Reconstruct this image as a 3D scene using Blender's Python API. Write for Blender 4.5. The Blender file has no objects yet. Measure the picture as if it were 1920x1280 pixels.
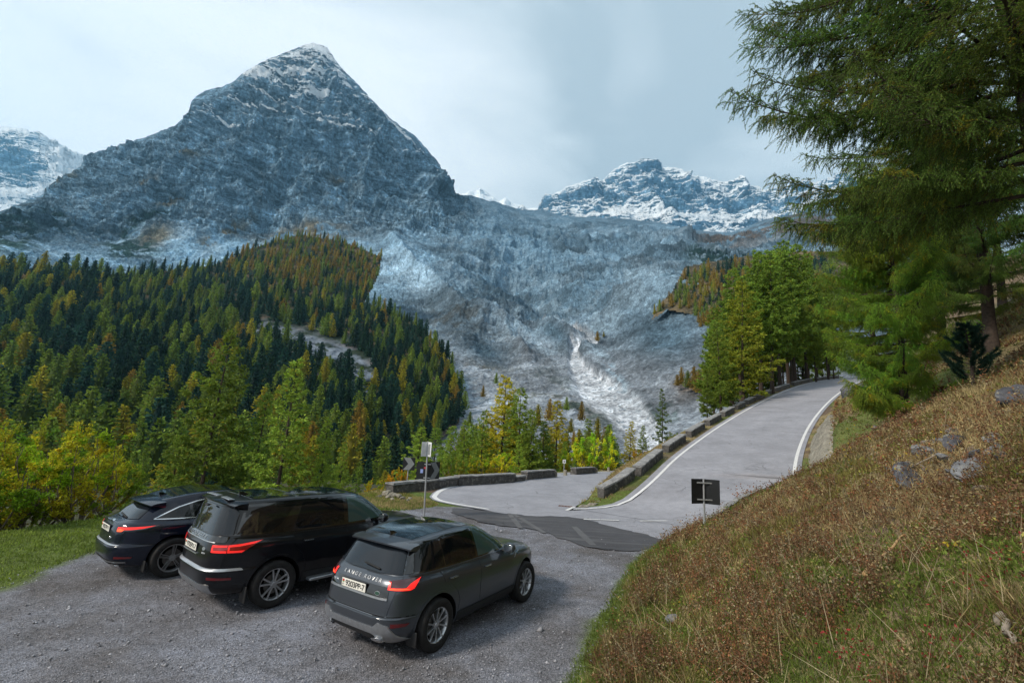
import bpy, bmesh, math, random
import numpy as np
from mathutils import Vector, Matrix, Euler
from mathutils.bvhtree import BVHTree
from math import radians, sin, cos, pi

scene = bpy.context.scene
COL = scene.collection

# ------------------------------------------------------------------ camera
FPX, TILT, CAMH, ROLL = 865.0, 0.1874, 3.32, 0.0564     # focal length in px at 1920 wide
cam_data = bpy.data.cameras.new("camera")
cam_data.sensor_width = 36.0
cam_data.lens = 36.0 * FPX / 1920.0
cam_data.clip_start = 0.1
cam_data.clip_end = 30000
cam = bpy.data.objects.new("camera", cam_data)
cam.matrix_world = (Matrix.Translation((0, 0, CAMH)) @ Matrix.Rotation(pi / 2 + TILT, 4, 'X')
                    @ Matrix.Rotation(ROLL, 4, 'Z'))
COL.objects.link(cam)
scene.camera = cam

# ------------------------------------------------------------------ world, sun, exposure
SUN_FROM = Vector((-0.72, -0.44, 0.66)).normalized()
world = bpy.data.worlds.new("World")
scene.world = world
world.use_nodes = True
nt = world.node_tree
nt.nodes.clear()
w_out = nt.nodes.new('ShaderNodeOutputWorld')
w_sky = nt.nodes.new('ShaderNodeTexSky')
w_sky.sky_type = 'NISHITA'
w_sky.sun_disc = False
w_sky.sun_elevation = math.asin(SUN_FROM.z)
w_sky.sun_rotation = math.atan2(SUN_FROM.x, SUN_FROM.y)
w_bg = nt.nodes.new('ShaderNodeBackground')
w_bg.inputs['Strength'].default_value = 0.10
nt.links.new(w_sky.outputs[0], w_bg.inputs[0])
# thin high cloud in front of the blue sky
w_tc = nt.nodes.new('ShaderNodeTexCoord')
w_map = nt.nodes.new('ShaderNodeMapping')
w_map.inputs['Scale'].default_value = (1.0, 1.0, 2.2)
w_map.inputs['Rotation'].default_value = (0.2, 0.75, 0.4)
w_n = nt.nodes.new('ShaderNodeTexNoise')
w_n.inputs['Scale'].default_value = 1.9
w_n.inputs['Detail'].default_value = 9
w_n.inputs['Roughness'].default_value = 0.52
w_n.inputs['Distortion'].default_value = 0.5
nt.links.new(w_tc.outputs['Generated'], w_map.inputs[0])
nt.links.new(w_map.outputs[0], w_n.inputs['Vector'])
w_dot = nt.nodes.new('ShaderNodeVectorMath'); w_dot.operation = 'DOT_PRODUCT'
w_dot.inputs[1].default_value = Vector((-0.66, 0.62, 0.30)).normalized()
nt.links.new(w_tc.outputs['Generated'], w_dot.inputs[0])
w_gl = nt.nodes.new('ShaderNodeMapRange')
w_gl.inputs['From Min'].default_value = 0.60
w_gl.inputs['From Max'].default_value = 1.0
w_gl.inputs['To Min'].default_value = -0.02
w_gl.inputs['To Max'].default_value = 0.46
nt.links.new(w_dot.outputs['Value'], w_gl.inputs[0])
w_add = nt.nodes.new('ShaderNodeMath'); w_add.operation = 'ADD'
w_k = nt.nodes.new('ShaderNodeMath'); w_k.operation = 'MULTIPLY'; w_k.inputs[1].default_value = 1.25
nt.links.new(w_n.outputs[0], w_k.inputs[0])
nt.links.new(w_k.outputs[0], w_add.inputs[0]); nt.links.new(w_gl.outputs[0], w_add.inputs[1])
w_cr = nt.nodes.new('ShaderNodeValToRGB')
cr = w_cr.color_ramp
cr.elements[0].position = 0.40; cr.elements[0].color = (0.37, 0.445, 0.49, 1)
cr.elements[1].position = 0.93; cr.elements[1].color = (0.74, 0.785, 0.81, 1)
e = cr.elements.new(0.60); e.color = (0.52, 0.59, 0.63, 1)
nt.links.new(w_add.outputs[0], w_cr.inputs[0])
w_bg2 = nt.nodes.new('ShaderNodeBackground')
w_bg2.inputs['Strength'].default_value = 1.52
nt.links.new(w_cr.outputs[0], w_bg2.inputs[0])
w_mix = nt.nodes.new('ShaderNodeMixShader')
w_mix.inputs[0].default_value = 0.93
nt.links.new(w_bg.outputs[0], w_mix.inputs[1])
nt.links.new(w_bg2.outputs[0], w_mix.inputs[2])
nt.links.new(w_mix.outputs[0], w_out.inputs[0])

sun_data = bpy.data.lights.new("sun", 'SUN')
sun_data.energy = 3.5
sun_data.angle = radians(10)
sun_data.color = (1.0, 0.90, 0.76)
sun = bpy.data.objects.new("sun", sun_data)
sun.rotation_euler = SUN_FROM.to_track_quat('Z', 'Y').to_euler()
COL.objects.link(sun)

scene.view_settings.view_transform = 'Standard'
scene.view_settings.look = 'None'
scene.view_settings.exposure = 0.0
scene.view_settings.gamma = 1.0
scene.cycles.use_denoising = True
scene.cycles.max_bounces = 5
scene.cycles.diffuse_bounces = 2
scene.cycles.glossy_bounces = 3
scene.cycles.transmission_bounces = 4
scene.cycles.transparent_max_bounces = 8
scene.cycles.volume_bounces = 0
scene.cycles.sample_clamp_indirect = 4.0

# ------------------------------------------------------------------ helpers
CT, ST, CR, SR = cos(TILT), sin(TILT), cos(ROLL), sin(ROLL)

def ray(px, py):
    """direction (depth 1) of a photo position; arrays allowed"""
    X = px - 960.0; Y = py - 640.0
    u = X * CR + Y * SR; v = -X * SR + Y * CR
    return np.stack([u / FPX, CT + v / FPX * ST, ST - v / FPX * CT], -1)

def at(px, py, d):
    p = ray(np.float64(px), np.float64(py)) * d
    p[..., 2] += CAMH
    return p

def gp(px, py, z=0.0):
    r = ray(np.float64(px), np.float64(py))
    p = r * ((z - CAMH) / r[..., 2])[..., None]
    p[..., 2] += CAMH
    return p

def _h(i, j, k, s):
    n = (i * 374761393 + j * 668265263 + k * 1274126177 + s * 974711) & 0xFFFFFFFF
    n = ((n ^ (n >> 13)) * 1274126177) & 0xFFFFFFFF
    n = n ^ (n >> 16)
    return (n & 0xFFFFFF) / float(0xFFFFFF)

def vn(P, s=0):
    """value noise 0..1 for (N,3)"""
    P = np.asarray(P, float)
    I = np.floor(P).astype(np.int64); F = P - I
    F = F * F * F * (F * (F * 6 - 15) + 10)
    i, j, k = I[..., 0], I[..., 1], I[..., 2]
    fx, fy, fz = F[..., 0], F[..., 1], F[..., 2]
    r = 0
    for a in (0, 1):
        wa = fx if a else 1 - fx
        for b in (0, 1):
            wb = fy if b else 1 - fy
            for c in (0, 1):
                wc = fz if c else 1 - fz
                r = r + wa * wb * wc * _h(i + a, j + b, k + c, s)
    return r

def fbm(P, o=5, g=0.5, s=0, ridged=False, lac=2.03):
    P = np.asarray(P, float); a = 1.0; t = 0; r = 0
    for q in range(o):
        n = vn(P, s + q * 17)
        if ridged:
            n = 1 - np.abs(2 * n - 1)
            n = n * n
        r = r + a * n; t += a; a *= g
        P = P * lac + 11.3
    return r / t

def sm(x, a, b):
    t = np.clip((x - a) / (b - a), 0, 1)
    return t * t * (3 - 2 * t)

def mesh_np(name, V, F, mats=(), attrs=None, smooth=False, midx=None):
    """V (N,3); F (M,k) array, or a list of such arrays of different k"""
    me = bpy.data.meshes.new(name)
    V = np.ascontiguousarray(V, dtype=np.float32)
    Fs = F if isinstance(F, list) else [F]
    Fs = [np.asarray(f, dtype=np.int32) for f in Fs if len(f)]
    me.vertices.add(len(V)); me.vertices.foreach_set('co', V.ravel())
    nl = sum(f.size for f in Fs); nf = sum(len(f) for f in Fs)
    me.loops.add(nl); me.loops.foreach_set('vertex_index', np.concatenate([f.ravel() for f in Fs]))
    me.polygons.add(nf)
    tot = np.concatenate([np.full(len(f), f.shape[1], np.int32) for f in Fs])
    st = np.concatenate([[0], np.cumsum(tot)[:-1]]).astype(np.int32)
    me.polygons.foreach_set('loop_start', st)
    me.polygons.foreach_set('loop_total', tot)
    if smooth:
        me.polygons.foreach_set('use_smooth', np.ones(nf, bool))
    if midx is not None:
        me.polygons.foreach_set('material_index', np.asarray(midx, np.int32))
    me.update(calc_edges=True)
    for k, a in (attrs or {}).items():
        a = np.asarray(a, np.float32)
        if a.ndim == 2:
            if a.shape[1] == 3:
                a = np.concatenate([a, np.ones((len(a), 1), np.float32)], 1)
            at_ = me.attributes.new(k, 'FLOAT_COLOR', 'POINT'); at_.data.foreach_set('color', a.ravel())
        else:
            at_ = me.attributes.new(k, 'FLOAT', 'POINT'); at_.data.foreach_set('value', a.ravel())
    for m in mats:
        me.materials.append(m)
    return me

def link(name, me, parent=None, loc=None, rz=None):
    o = bpy.data.objects.new(name, me); COL.objects.link(o)
    if parent is not None: o.parent = parent
    if loc is not None: o.location = loc
    if rz is not None: o.rotation_euler = (0, 0, rz)
    return o

def tag(o, label=None, cat=None, group=None, kind=None):
    if label: o['label'] = label
    if cat: o['category'] = cat
    if group: o['group'] = group
    if kind: o['kind'] = kind
    return o

def thing(name, label, cat, loc=(0, 0, 0), rz=0.0, group=None):
    return tag(link(name, None, None, loc, rz), label, cat, group)

def bm_obj(name, bm, mats, parent=None, loc=None, smooth=None):
    me = bpy.data.meshes.new(name)
    bmesh.ops.recalc_face_normals(bm, faces=bm.faces)
    bm.to_mesh(me); bm.free()
    if not isinstance(mats, (list, tuple)): mats = [mats]
    for m in mats: me.materials.append(m)
    if smooth is not None:
        me.polygons.foreach_set('use_smooth', np.ones(len(me.polygons), bool))
        me.set_sharp_from_angle(angle=radians(smooth))
    return link(name, me, parent, loc)

def box(bm, x0, x1, y0, y1, z0, z1, M=None, bevel=0.0, seg=1):
    r = bmesh.ops.create_cube(bm, size=1.0)
    vs = r['verts']
    for v in vs:
        v.co = Vector(((x0 + x1) / 2 + v.co.x * (x1 - x0), (y0 + y1) / 2 + v.co.y * (y1 - y0), (z0 + z1) / 2 + v.co.z * (z1 - z0)))
    if bevel:
        es = list({e for v in vs for e in v.link_edges})
        rr = bmesh.ops.bevel(bm, geom=es, offset=bevel, segments=seg, affect='EDGES', profile=0.5)
        vs = list({v for f in rr['faces'] for v in f.verts} | {v for v in vs if v.is_valid})
    if M is not None:
        for v in vs: v.co = M @ v.co
    return vs

def tube(bm, pts, rad, seg=8, cap=True):
    pts = [Vector(p) for p in pts]
    if not hasattr(rad, '__len__'): rad = [rad] * len(pts)
    rings = []
    up = Vector((0.1, 0.2, 1)).normalized()
    for i, p in enumerate(pts):
        d = (pts[min(i + 1, len(pts) - 1)] - pts[max(i - 1, 0)]).normalized()
        if abs(d.dot(up)) > 0.95: a = d.cross(Vector((1, 0, 0.1))).normalized()
        else: a = d.cross(up).normalized()
        b = d.cross(a)
        rings.append([bm.verts.new(p + (a * cos(2 * pi * k / seg) + b * sin(2 * pi * k / seg)) * rad[i]) for k in range(seg)])
    for r0, r1 in zip(rings, rings[1:]):
        for k in range(seg):
            bm.faces.new((r0[k], r0[(k + 1) % seg], r1[(k + 1) % seg], r1[k]))
    if cap:
        bm.faces.new(rings[0][::-1]); bm.faces.new(rings[-1])

def lathe(bm, prof, seg=32, M=None, closed=False):
    """prof: (radius, axial) pairs, turned about the Y axis"""
    rings = []
    for r, a in prof:
        ring = []
        for k in range(seg):
            c = Vector((r * cos(2 * pi * k / seg), a, r * sin(2 * pi * k / seg)))
            ring.append(bm.verts.new(M @ c if M is not None else c))
        rings.append(ring)
    n = len(rings)
    for i in range(n if closed else n - 1):
        r0, r1 = rings[i], rings[(i + 1) % n]
        for k in range(seg):
            bm.faces.new((r0[k], r0[(k + 1) % seg], r1[(k + 1) % seg], r1[k]))
    return rings

# ---- materials
class NT:
    def __init__(s, name):
        s.m = bpy.data.materials.new(name); s.m.use_nodes = True
        s.t = s.m.node_tree; s.b = s.t.nodes['Principled BSDF']; s.o = s.t.nodes['Material Output']
    def n(s, ty, **kw):
        nd = s.t.nodes.new('ShaderNode' + ty)
        for k, v in kw.items():
            if k.startswith('_'): setattr(nd, k[1:], v)
            else: nd.inputs[k.replace('__', ' ')].default_value = v
        return nd
    def l(s, a, b): s.t.links.new(a, b)
    def coord(s, kind='Object'):
        return s.n('TexCoord').outputs[kind]
    def noise(s, vec, scale, detail=5, rough=0.55, dist=0.0):
        nd = s.n('TexNoise', Scale=scale, Detail=detail, Roughness=rough, Distortion=dist)
        s.l(vec, nd.inputs['Vector']); return nd.outputs[0]
    def ramp(s, fac, stops):
        nd = s.n('ValToRGB'); c = nd.color_ramp
        while len(c.elements) < len(stops): c.elements.new(0.5)
        for e_, (p, col) in zip(c.elements, stops):
            e_.position = p
            e_.color = (col, col, col, 1) if not hasattr(col, '__len__') else (*col[:3], 1)
        s.l(fac, nd.inputs[0]); return nd.outputs[0]
    def mix(s, f, a, b, mode='MIX'):
        nd = s.n('Mix', _data_type='RGBA', _blend_type=mode)
        for i, x in ((0, f), (6, a), (7, b)):
            if hasattr(x, 'links') or isinstance(x, bpy.types.NodeSocket): s.l(x, nd.inputs[i])
            elif i == 0: nd.inputs[0].default_value = x
            else: nd.inputs[i].default_value = (*x[:3], 1)
        return nd.outputs[2]
    def math(s, op, a, b=None):
        nd = s.n('Math', _operation=op)
        for i, x in enumerate((a, b)):
            if x is None: continue
            if isinstance(x, bpy.types.NodeSocket): s.l(x, nd.inputs[i])
            else: nd.inputs[i].default_value = x
        return nd.outputs[0]
    def bump(s, h, strength=0.5, dist=0.02, prev=None):
        nd = s.n('Bump', Strength=strength, Distance=dist)
        s.l(h, nd.inputs['Height'])
        if prev is not None: s.l(prev, nd.inputs['Normal'])
        s.l(nd.outputs[0], s.b.inputs['Normal']); return nd.outputs[0]
    def attr(s, name, out='Color'):
        return s.n('Attribute', _attribute_name=name).outputs[out]
    def base(s, x, rough=0.8, spec=0.3, metal=0.0):
        if isinstance(x, bpy.types.NodeSocket): s.l(x, s.b.inputs['Base Color'])
        else: s.b.inputs['Base Color'].default_value = (*x[:3], 1)
        s.b.inputs['Roughness'].default_value = rough
        s.b.inputs['Specular IOR Level'].default_value = spec
        s.b.inputs['Metallic'].default_value = metal
        return s

def simple(name, col, rough=0.6, spec=0.5, metal=0.0, var=0.12, scale=8.0, coat=0.0, bump=0.0):
    t = NT(name)
    n = t.noise(t.coord(), scale, 4, 0.6)
    lo = tuple(c * (1 - var) for c in col[:3]); hi = tuple(min(1, c * (1 + var)) for c in col[:3])
    t.base(t.ramp(n, [(0.3, lo), (0.7, hi)]), rough, spec, metal)
    if coat:
        t.b.inputs['Coat Weight'].default_value = coat
        t.b.inputs['Coat Roughness'].default_value = 0.03
    if bump: t.bump(n, bump, 0.01)
    return t.m

def leafy(name, attr=True, trans=0.35, use_obj=True, gain=1.0):
    """foliage: colour of the object, varied per leaf by the 'tint' attribute"""
    t = NT(name)
    c = t.n('ObjectInfo').outputs['Color'] if use_obj else t.attr('tint')
    if use_obj and attr:
        c = t.mix(1.0, c, t.attr('tint'), 'MULTIPLY')
    n = t.noise(t.coord('Object'), 0.45, 3)
    c = t.mix(1.0, c, t.ramp(n, [(0.3, 0.72 * gain), (0.7, 1.25 * gain)]), 'MULTIPLY')
    t.base(c, 0.7, 0.15)
    tr = t.n('BsdfTranslucent'); t.l(c, tr.inputs[0])
    mx = t.n('MixShader'); mx.inputs[0].default_value = trans
    t.l(t.b.outputs[0], mx.inputs[1]); t.l(tr.outputs[0], mx.inputs[2]); t.l(mx.outputs[0], t.o.inputs[0])
    return t.m

def inst(src, name, loc, rz=0.0, s=1.0, color=None, tilt=(0, 0)):
    o = src.copy(); o.name = name; COL.objects.link(o)
    o.location = loc; o.rotation_euler = (tilt[0], tilt[1], rz)
    o.scale = (s, s, s) if not hasattr(s, '__len__') else s
    if color is not None: o.color = (*color, 1)
    return o
# ================================================================== far terrain
def tps(ctrl):
    """smooth interpolation of log depth over control points (photo position, metres)"""
    C = np.array(ctrl, float); P = C[:, :2] / 300.0; v = np.log(C[:, 2])
    def k(r2): return 0.5 * r2 * np.log(r2 + 1e-9)
    n = len(P)
    K = k(((P[:, None] - P[None]) ** 2).sum(-1)) + np.eye(n) * 0.02
    A = np.zeros((n + 3, n + 3)); A[:n, :n] = K; A[:n, n] = 1; A[:n, n + 1:] = P
    A[n:, :n] = A[:n, n:].T
    w = np.linalg.solve(A, np.concatenate([v, np.zeros(3)]))
    def f(px, py):
        X = np.stack([px, py], -1) / 300.0
        out = np.full(px.shape, w[n]) + X[..., 0] * w[n + 1] + X[..., 1] * w[n + 2]
        for q in range(n):
            out = out + w[q] * k(((X - P[q]) ** 2).sum(-1))
        return np.exp(out)
    return f

def poly_dist(px, py, line):
    """distance (px) to a polyline, and the parameter 0..1 along it"""
    L = np.array(line, float); best = np.full(px.shape, 1e9); par = np.zeros(px.shape); sgn = np.zeros(px.shape)
    for i in range(len(L) - 1):
        a, b = L[i, :2], L[i + 1, :2]; d = b - a
        t = np.clip(((px - a[0]) * d[0] + (py - a[1]) * d[1]) / (d @ d), 0, 1)
        qx, qy = px - a[0] - t * d[0], py - a[1] - t * d[1]
        r = np.hypot(qx, qy); m = r < best
        best = np.where(m, r, best); par = np.where(m, (i + t) / (len(L) - 1), par)
        sgn = np.where(m, np.sign(d[0] * qy - d[1] * qx), sgn)
    return best, par, sgn

def inpoly(px, py, poly):
    r = np.zeros(px.shape, bool); n = len(poly)
    for i in range(n):
        x0, y0 = poly[i]; x1, y1 = poly[(i + 1) % n]
        if y0 == y1: continue
        c = ((y0 > py) != (y1 > py)) & (px < (x1 - x0) * (py - y0) / (y1 - y0) + x0)
        r ^= c
    return r

def blob(px, py, cx, cy, rx, ry, ang=0.0):
    c, s = cos(ang), sin(ang)
    x = ((px - cx) * c + (py - cy) * s) / rx; y = (-(px - cx) * s + (py - cy) * c) / ry
    return np.exp(-(x * x + y * y))

def grid_faces(nr, nc):
    i = np.arange(nr - 1)[:, None] * nc + np.arange(nc - 1)[None]
    return np.stack([i, i + nc, i + nc + 1, i + 1], -1).reshape(-1, 4)

def mat_mountain():
    t = NT('rock_and_snow')
    p = t.coord('Object')
    col = t.attr('tint'); snow = t.attr('snow', 'Fac'); cliff = t.attr('cliff', 'Fac')
    n1 = t.noise(p, 0.016, 10, 0.70); n2 = t.noise(p, 0.09, 8, 0.72); n4 = t.noise(p, 0.5, 5, 0.7)
    mp = t.n('Mapping'); mp.inputs['Rotation'].default_value = (0.15, 0.42, 0.0); mp.inputs['Scale'].default_value = (0.008, 0.008, 0.075)
    t.l(p, mp.inputs[0])
    n3 = t.noise(mp.outputs[0], 1.0, 9, 0.68, 0.8)
    mq = t.n('Mapping'); mq.inputs['Scale'].default_value = (0.034, 0.034, 0.010); t.l(p, mq.inputs[0])
    n5 = t.noise(mq.outputs[0], 1.0, 9, 0.66, 1.2)             # steep cracks and gullies
    soft = t.math('ADD', t.math('MULTIPLY', cliff, .5), .5)
    def mul(f_, c_, r_): return t.mix(f_, c_, t.mix(1.0, c_, r_, 'MULTIPLY'))
    c = mul(soft, col, t.ramp(n1, [(0.36, 0.62), (0.50, 0.95), (0.66, 1.55)]))
    c = mul(soft, c, t.ramp(n2, [(0.34, 0.50), (0.50, 0.98), (0.66, 1.65)]))
    for sc_, f_ in ((0.10, .30), (0.33, .42)):
        vv = t.n('TexVoronoi', Scale=sc_); t.l(p, vv.inputs['Vector']); bw = t.n('RGBToBW'); t.l(vv.outputs['Color'], bw.inputs[0])
        c = mul(f_, c, t.ramp(bw.outputs[0], [(0.2, 0.55), (0.5, 1.0), (0.8, 1.5)]))
    c = mul(.9, c, t.ramp(n4, [(0.32, 0.55), (0.50, 1.0), (0.66, 1.6)]))
    c = t.mix(t.math('MULTIPLY', cliff, 0.9), c, t.mix(1.0, c, t.ramp(n3, [(0.40, 0.52), (0.50, 1.0), (0.60, 1.45)]), 'MULTIPLY'))
    c = t.mix(t.math('MULTIPLY', cliff, 0.9), c, t.mix(1.0, c, t.ramp(n5, [(0.36, 0.45), (0.48, 1.0), (0.64, 1.3)]), 'MULTIPLY'))
    g = t.n('NewGeometry'); sx = t.n('SeparateXYZ'); t.l(g.outputs['Normal'], sx.inputs[0])
    f = t.math('ADD', snow, t.math('MULTIPLY', t.math('SUBTRACT', n2, 0.5), 1.1))
    f = t.math('ADD', f, t.math('MULTIPLY', t.math('SUBTRACT', n3, 0.5), 2.2))
    f = t.math('ADD', f, t.math('MULTIPLY', t.math('SUBTRACT', sx.outputs[2], 0.62), 0.45))
    f = t.ramp(f, [(0.38, 0.0), (0.44, 1.0)])
    c = t.mix(f, c, (0.86, 0.90, 0.94))
    t.base(c, 0.92, 0.08)
    b = None
    for h, d0, d1, st in ((n1, 4.0, 24.0, 1.0), (n2, 1.4, 5.0, 1.0), (n5, 0.5, 16.0, 0.8), (n4, 0.8, 0.6, 0.9)):
        nd = t.n('Bump', Strength=st); t.l(h, nd.inputs['Height']); t.l(t.math('ADD', t.math('MULTIPLY', cliff, d1), d0), nd.inputs['Distance'])
        if b is not None: t.l(b, nd.inputs['Normal'])
        b = nd.outputs[0]
    vr = t.n('TexVoronoi', Scale=0.22); t.l(p, vr.inputs['Vector'])
    nd = t.n('Bump', Strength=0.8, Distance=1.6); t.l(vr.outputs['Distance'], nd.inputs['Height']); t.l(b, nd.inputs['Normal']); t.l(nd.outputs[0], t.b.inputs['Normal'])
    return t.m
M_ROCK = mat_mountain()

MAIN_TOP = [(-260, 440), (-100, 425), (0, 397), (47, 380), (84, 364), (94, 345), (127, 331), (164, 305), (171, 291), (188, 282), (234, 274), (281, 256),
            (328, 235), (352, 214), (360, 190), (366, 184), (384, 174), (412, 164), (441, 154), (462, 137), (483, 123), (511, 111), (553, 94), (567, 87),
            (586, 82), (614, 90), (628, 111), (649, 137), (670, 158), (694, 186), (731, 223), (778, 256), (802, 284), (820, 308), (837, 341),
            (844, 361), (902, 371), (968, 392), (1024, 396), (1062, 406), (1150, 409), (1240, 418), (1300, 432), (1371, 436), (1437, 411), (1507, 399), (1600, 390), (1800, 370), (2000, 350)]
MAIN_CTRL = [(590, 85, 2050), (440, 155, 1900), (350, 215, 1780), (170, 295, 1600), (85, 365, 1400), (0, 397, 1150), (-200, 435, 1000),
             (694, 186, 2080), (780, 256, 2120), (837, 341, 2180), (0, 480, 820), (150, 470, 1050), (300, 440, 1280), (400, 490, 1200), (560, 435, 1500),
             (640, 430, 1480), (720, 430, 1560), (850, 405, 1950), (590, 250, 1780), (400, 300, 1560), (250, 360, 1370), (750, 330, 1900),
             (968, 392, 2500), (1240, 418, 2700), (1371, 436, 2400), (1540, 397, 2000), (1750, 380, 1600), (900, 450, 1600), (1100, 470, 1700),
             (1300, 480, 1300), (700, 520, 1000), (850, 560, 880), (1000, 560, 1000), (1150, 560, 900), (1260, 560, 640), (990, 640, 620),
             (1060, 660, 520), (1200, 640, 430), (1330, 640, 360), (880, 650, 520), (1090, 700, 390), (1150, 750, 290), (1210, 820, 210),
             (900, 750, 330), (1000, 800, 240), (850, 800, 260), (700, 880, 200), (740, 950, 150), (1300, 760, 240), (1290, 880, 140), (1100, 920, 140),
             (900, 960, 130), (600, 960, 170), (300, 960, 190), (-200, 960, 170), (1600, 600, 300), (1600, 800, 150), (1750, 600, 250), (0, 700, 500), (400, 700, 560)]
RIVER = [(1001, 599), (1048, 617), (1109, 632), (1116, 642), (1075, 655), (1080, 680), (1110, 722), (1150, 745), (1178, 775), (1200, 805), (1216, 840), (1225, 900)]
main_depth = tps(MAIN_CTRL)

def main_terrain():
    nc, nr = 1250, 560
    T = np.array(MAIN_TOP, float)
    px = np.linspace(-240, 1780, nc)
    rng = np.random.default_rng(3)
    top = np.interp(px, T[:, 0], T[:, 1])
    q = np.stack([px / 26, px * 0, px * 0], -1)
    amp = 6 * sm(px, 60, 200) * (1 - sm(px, 1000, 1040)) + 3
    top = top + (fbm(q, 6, 0.62, 5) - 0.5) * amp
    s = np.linspace(0, 1, nr)[:, None]
    kk = np.exp(-np.linspace(-2.5, 2.5, 61) ** 2 / 2); kk /= kk.sum()
    tsm = np.convolve(np.pad(top, 30, mode='edge'), kk, mode='valid')
    PY0 = tsm[None] + (968 - tsm[None]) * s ** 1.12
    PY = PY0 + (top - tsm)[None] * np.exp(-s * 22)
    PX = np.repeat(px[None], nr, 0)
    D = main_depth(PX, PY)
    P = at(PX, PY, D[..., None])
    # gullies, buttresses and ledges, pushed along the slope's own normal
    Q = at(PX, PY0, main_depth(PX, PY0)[..., None])
    du = np.gradient(Q, axis=1); dv = np.gradient(Q, axis=0)
    N = np.cross(dv, du); N /= np.linalg.norm(N, axis=-1, keepdims=True) + 1e-9
    N *= np.sign((N * -ray(PX, PY)).sum(-1, keepdims=True))
    cliff = np.clip(1 - sm(PY, 420, 470) + 0.0, 0, 1) * (1 - sm(PX, 850, 930))
    cliff = np.maximum(cliff, 0.15)
    g1 = fbm(P / np.array([260, 260, 520.]), 7, 0.55, 1, True) - 0.42
    g2 = fbm(P / np.array([70, 70, 110.]), 6, 0.58, 9, True) - 0.42
    bed = P[..., 2] + 0.38 * P[..., 0] - 0.10 * P[..., 1] + 60 * fbm(P / 300, 4, 0.5, 33)
    led = fbm(np.stack([bed / 34, P[..., 0] / 900, P[..., 1] / 900], -1), 5, 0.6, 21)
    led2 = np.abs(((led * 6) % 1) - 0.5)
    g3 = fbm(P / np.array([24, 24, 40.]), 4, 0.6, 19, True) - 0.42
    amp = D * 0.048
    disp = g1 * amp * (0.35 + 0.9 * cliff) + g2 * amp * 0.42 * (0.35 + 0.8 * cliff) + g3 * 16 * (0.35 + cliff) * sm(D, 300, 1200) + (led - 0.5) * amp * 0.6 * cliff + led2 * amp * 0.14 * cliff
    # rough moraine in the bowl, smooth scree aprons
    bowl = sm(PY, 400, 470) * sm(PX, 800, 900) * (1 - sm(PY, 620, 700))
    disp += (fbm(P / 110, 6, 0.56, 51, True) - 0.45) * amp * 0.85 * bowl
    vly = sm(PY, 430, 520)
    disp += vly * ((fbm(P / 16, 4, .62, 53, True) - .45) * D * .011 + (fbm(P / 5.5, 3, .6, 54, True) - .45) * D * .0045)
    # moraine crests and hollows that the photograph shows
    def ridge(line, w, a, skew=0.0):
        d, q_, sg = poly_dist(PX, PY, line)
        return a * sm(q_, -.05, .35) * np.exp(-d / w) * np.where(sg > 0, 1.0, 1.0 - skew)
    disp += D * (ridge([(712, 448), (735, 470), (775, 520), (830, 560), (860, 600)], 18, 0.040)
                 + ridge([(1130, 600), (1180, 590), (1250, 580), (1310, 590)], 26, 0.06)
                 + ridge([(1000, 600), (1090, 560), (1200, 500), (1290, 455)], 12, 0.020)
                 + ridge([(840, 600), (930, 620), (990, 680)], 22, 0.035)
                 + ridge([(1000, 625), (1060, 640), (1100, 652)], 14, 0.030)
                 - 0.050 * blob(PX, PY, 960, 520, 60, 30, 0.2) - 0.035 * blob(PX, PY, 1010, 575, 30, 16)
                 - 0.022 * blob(PX, PY, 520, 370, 18, 70, 0.35) + 0.03 * blob(PX, PY, 600, 360, 50, 60))
    edge = sm(s, 0.0, 0.07) * (1 - sm(s, 0.97, 1.0))
    rd, rp, _ = poly_dist(PX, PY, RIVER)
    rw = 7 + 30 * sm(PY, 640, 760) + 6 * (fbm(np.stack([PX / 40, PY / 25, PX * 0], -1), 3, .5, 4) - 0.5)
    riv = 1 - sm(rd, rw * 0.6, rw * 1.15)
    disp = disp * (1 - 0.8 * riv) - D * 0.006 * riv
    P = P + N * (disp * (0.10 + 0.90 * edge))[..., None]
    # colours of rock, scree, turf, dwarf pine
    k = fbm(P / 60, 5, 0.6, 71); k2 = fbm(P / 18, 4, 0.6, 75)
    rock = np.array([0.148, 0.240, 0.322]); pale = np.array([0.25, 0.345, 0.425]); warm = np.array([0.195, 0.212, 0.240])  # blue of shade and haze put into rock and scree colours
    turf = np.array([0.125, 0.115, 0.088]); pine = np.array([0.018, 0.040, 0.035])
    col = np.ones(P.shape) * rock
    def lay(c, m):
        nonlocal col
        m = np.clip(m, 0, 1)[..., None]; col = col * (1 - m) + c * m
    lay(pale, 0.55 * sm(k, 0.48, 0.68) * 0.7)
    lay(warm, sm(PY, 560, 700) * 0.85)
    lay(pale, 0.75 * (.45 * blob(PX, PY, 690, 435, 60, 26, .3) + blob(PX, PY, 330, 455, 70, 10, -.4) + blob(PX, PY, 395, 478, 30, 10, -.8) + blob(PX, PY, 800, 560, 90, 24, .6)) * (0.5 + k))
    lay(pale * 1.05, 0.75 * sm(fbm(np.stack([PX / 60, PY / 22, PX * 0], -1), 5, .6, 91), 0.52, 0.66) * bowl)
    lay(rock * 0.55, 0.6 * (blob(PX, PY, 960, 520, 55, 30, .2) + blob(PX, PY, 1010, 575, 26, 14)))  # shade of the two bowl hollows painted into the rock
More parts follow.
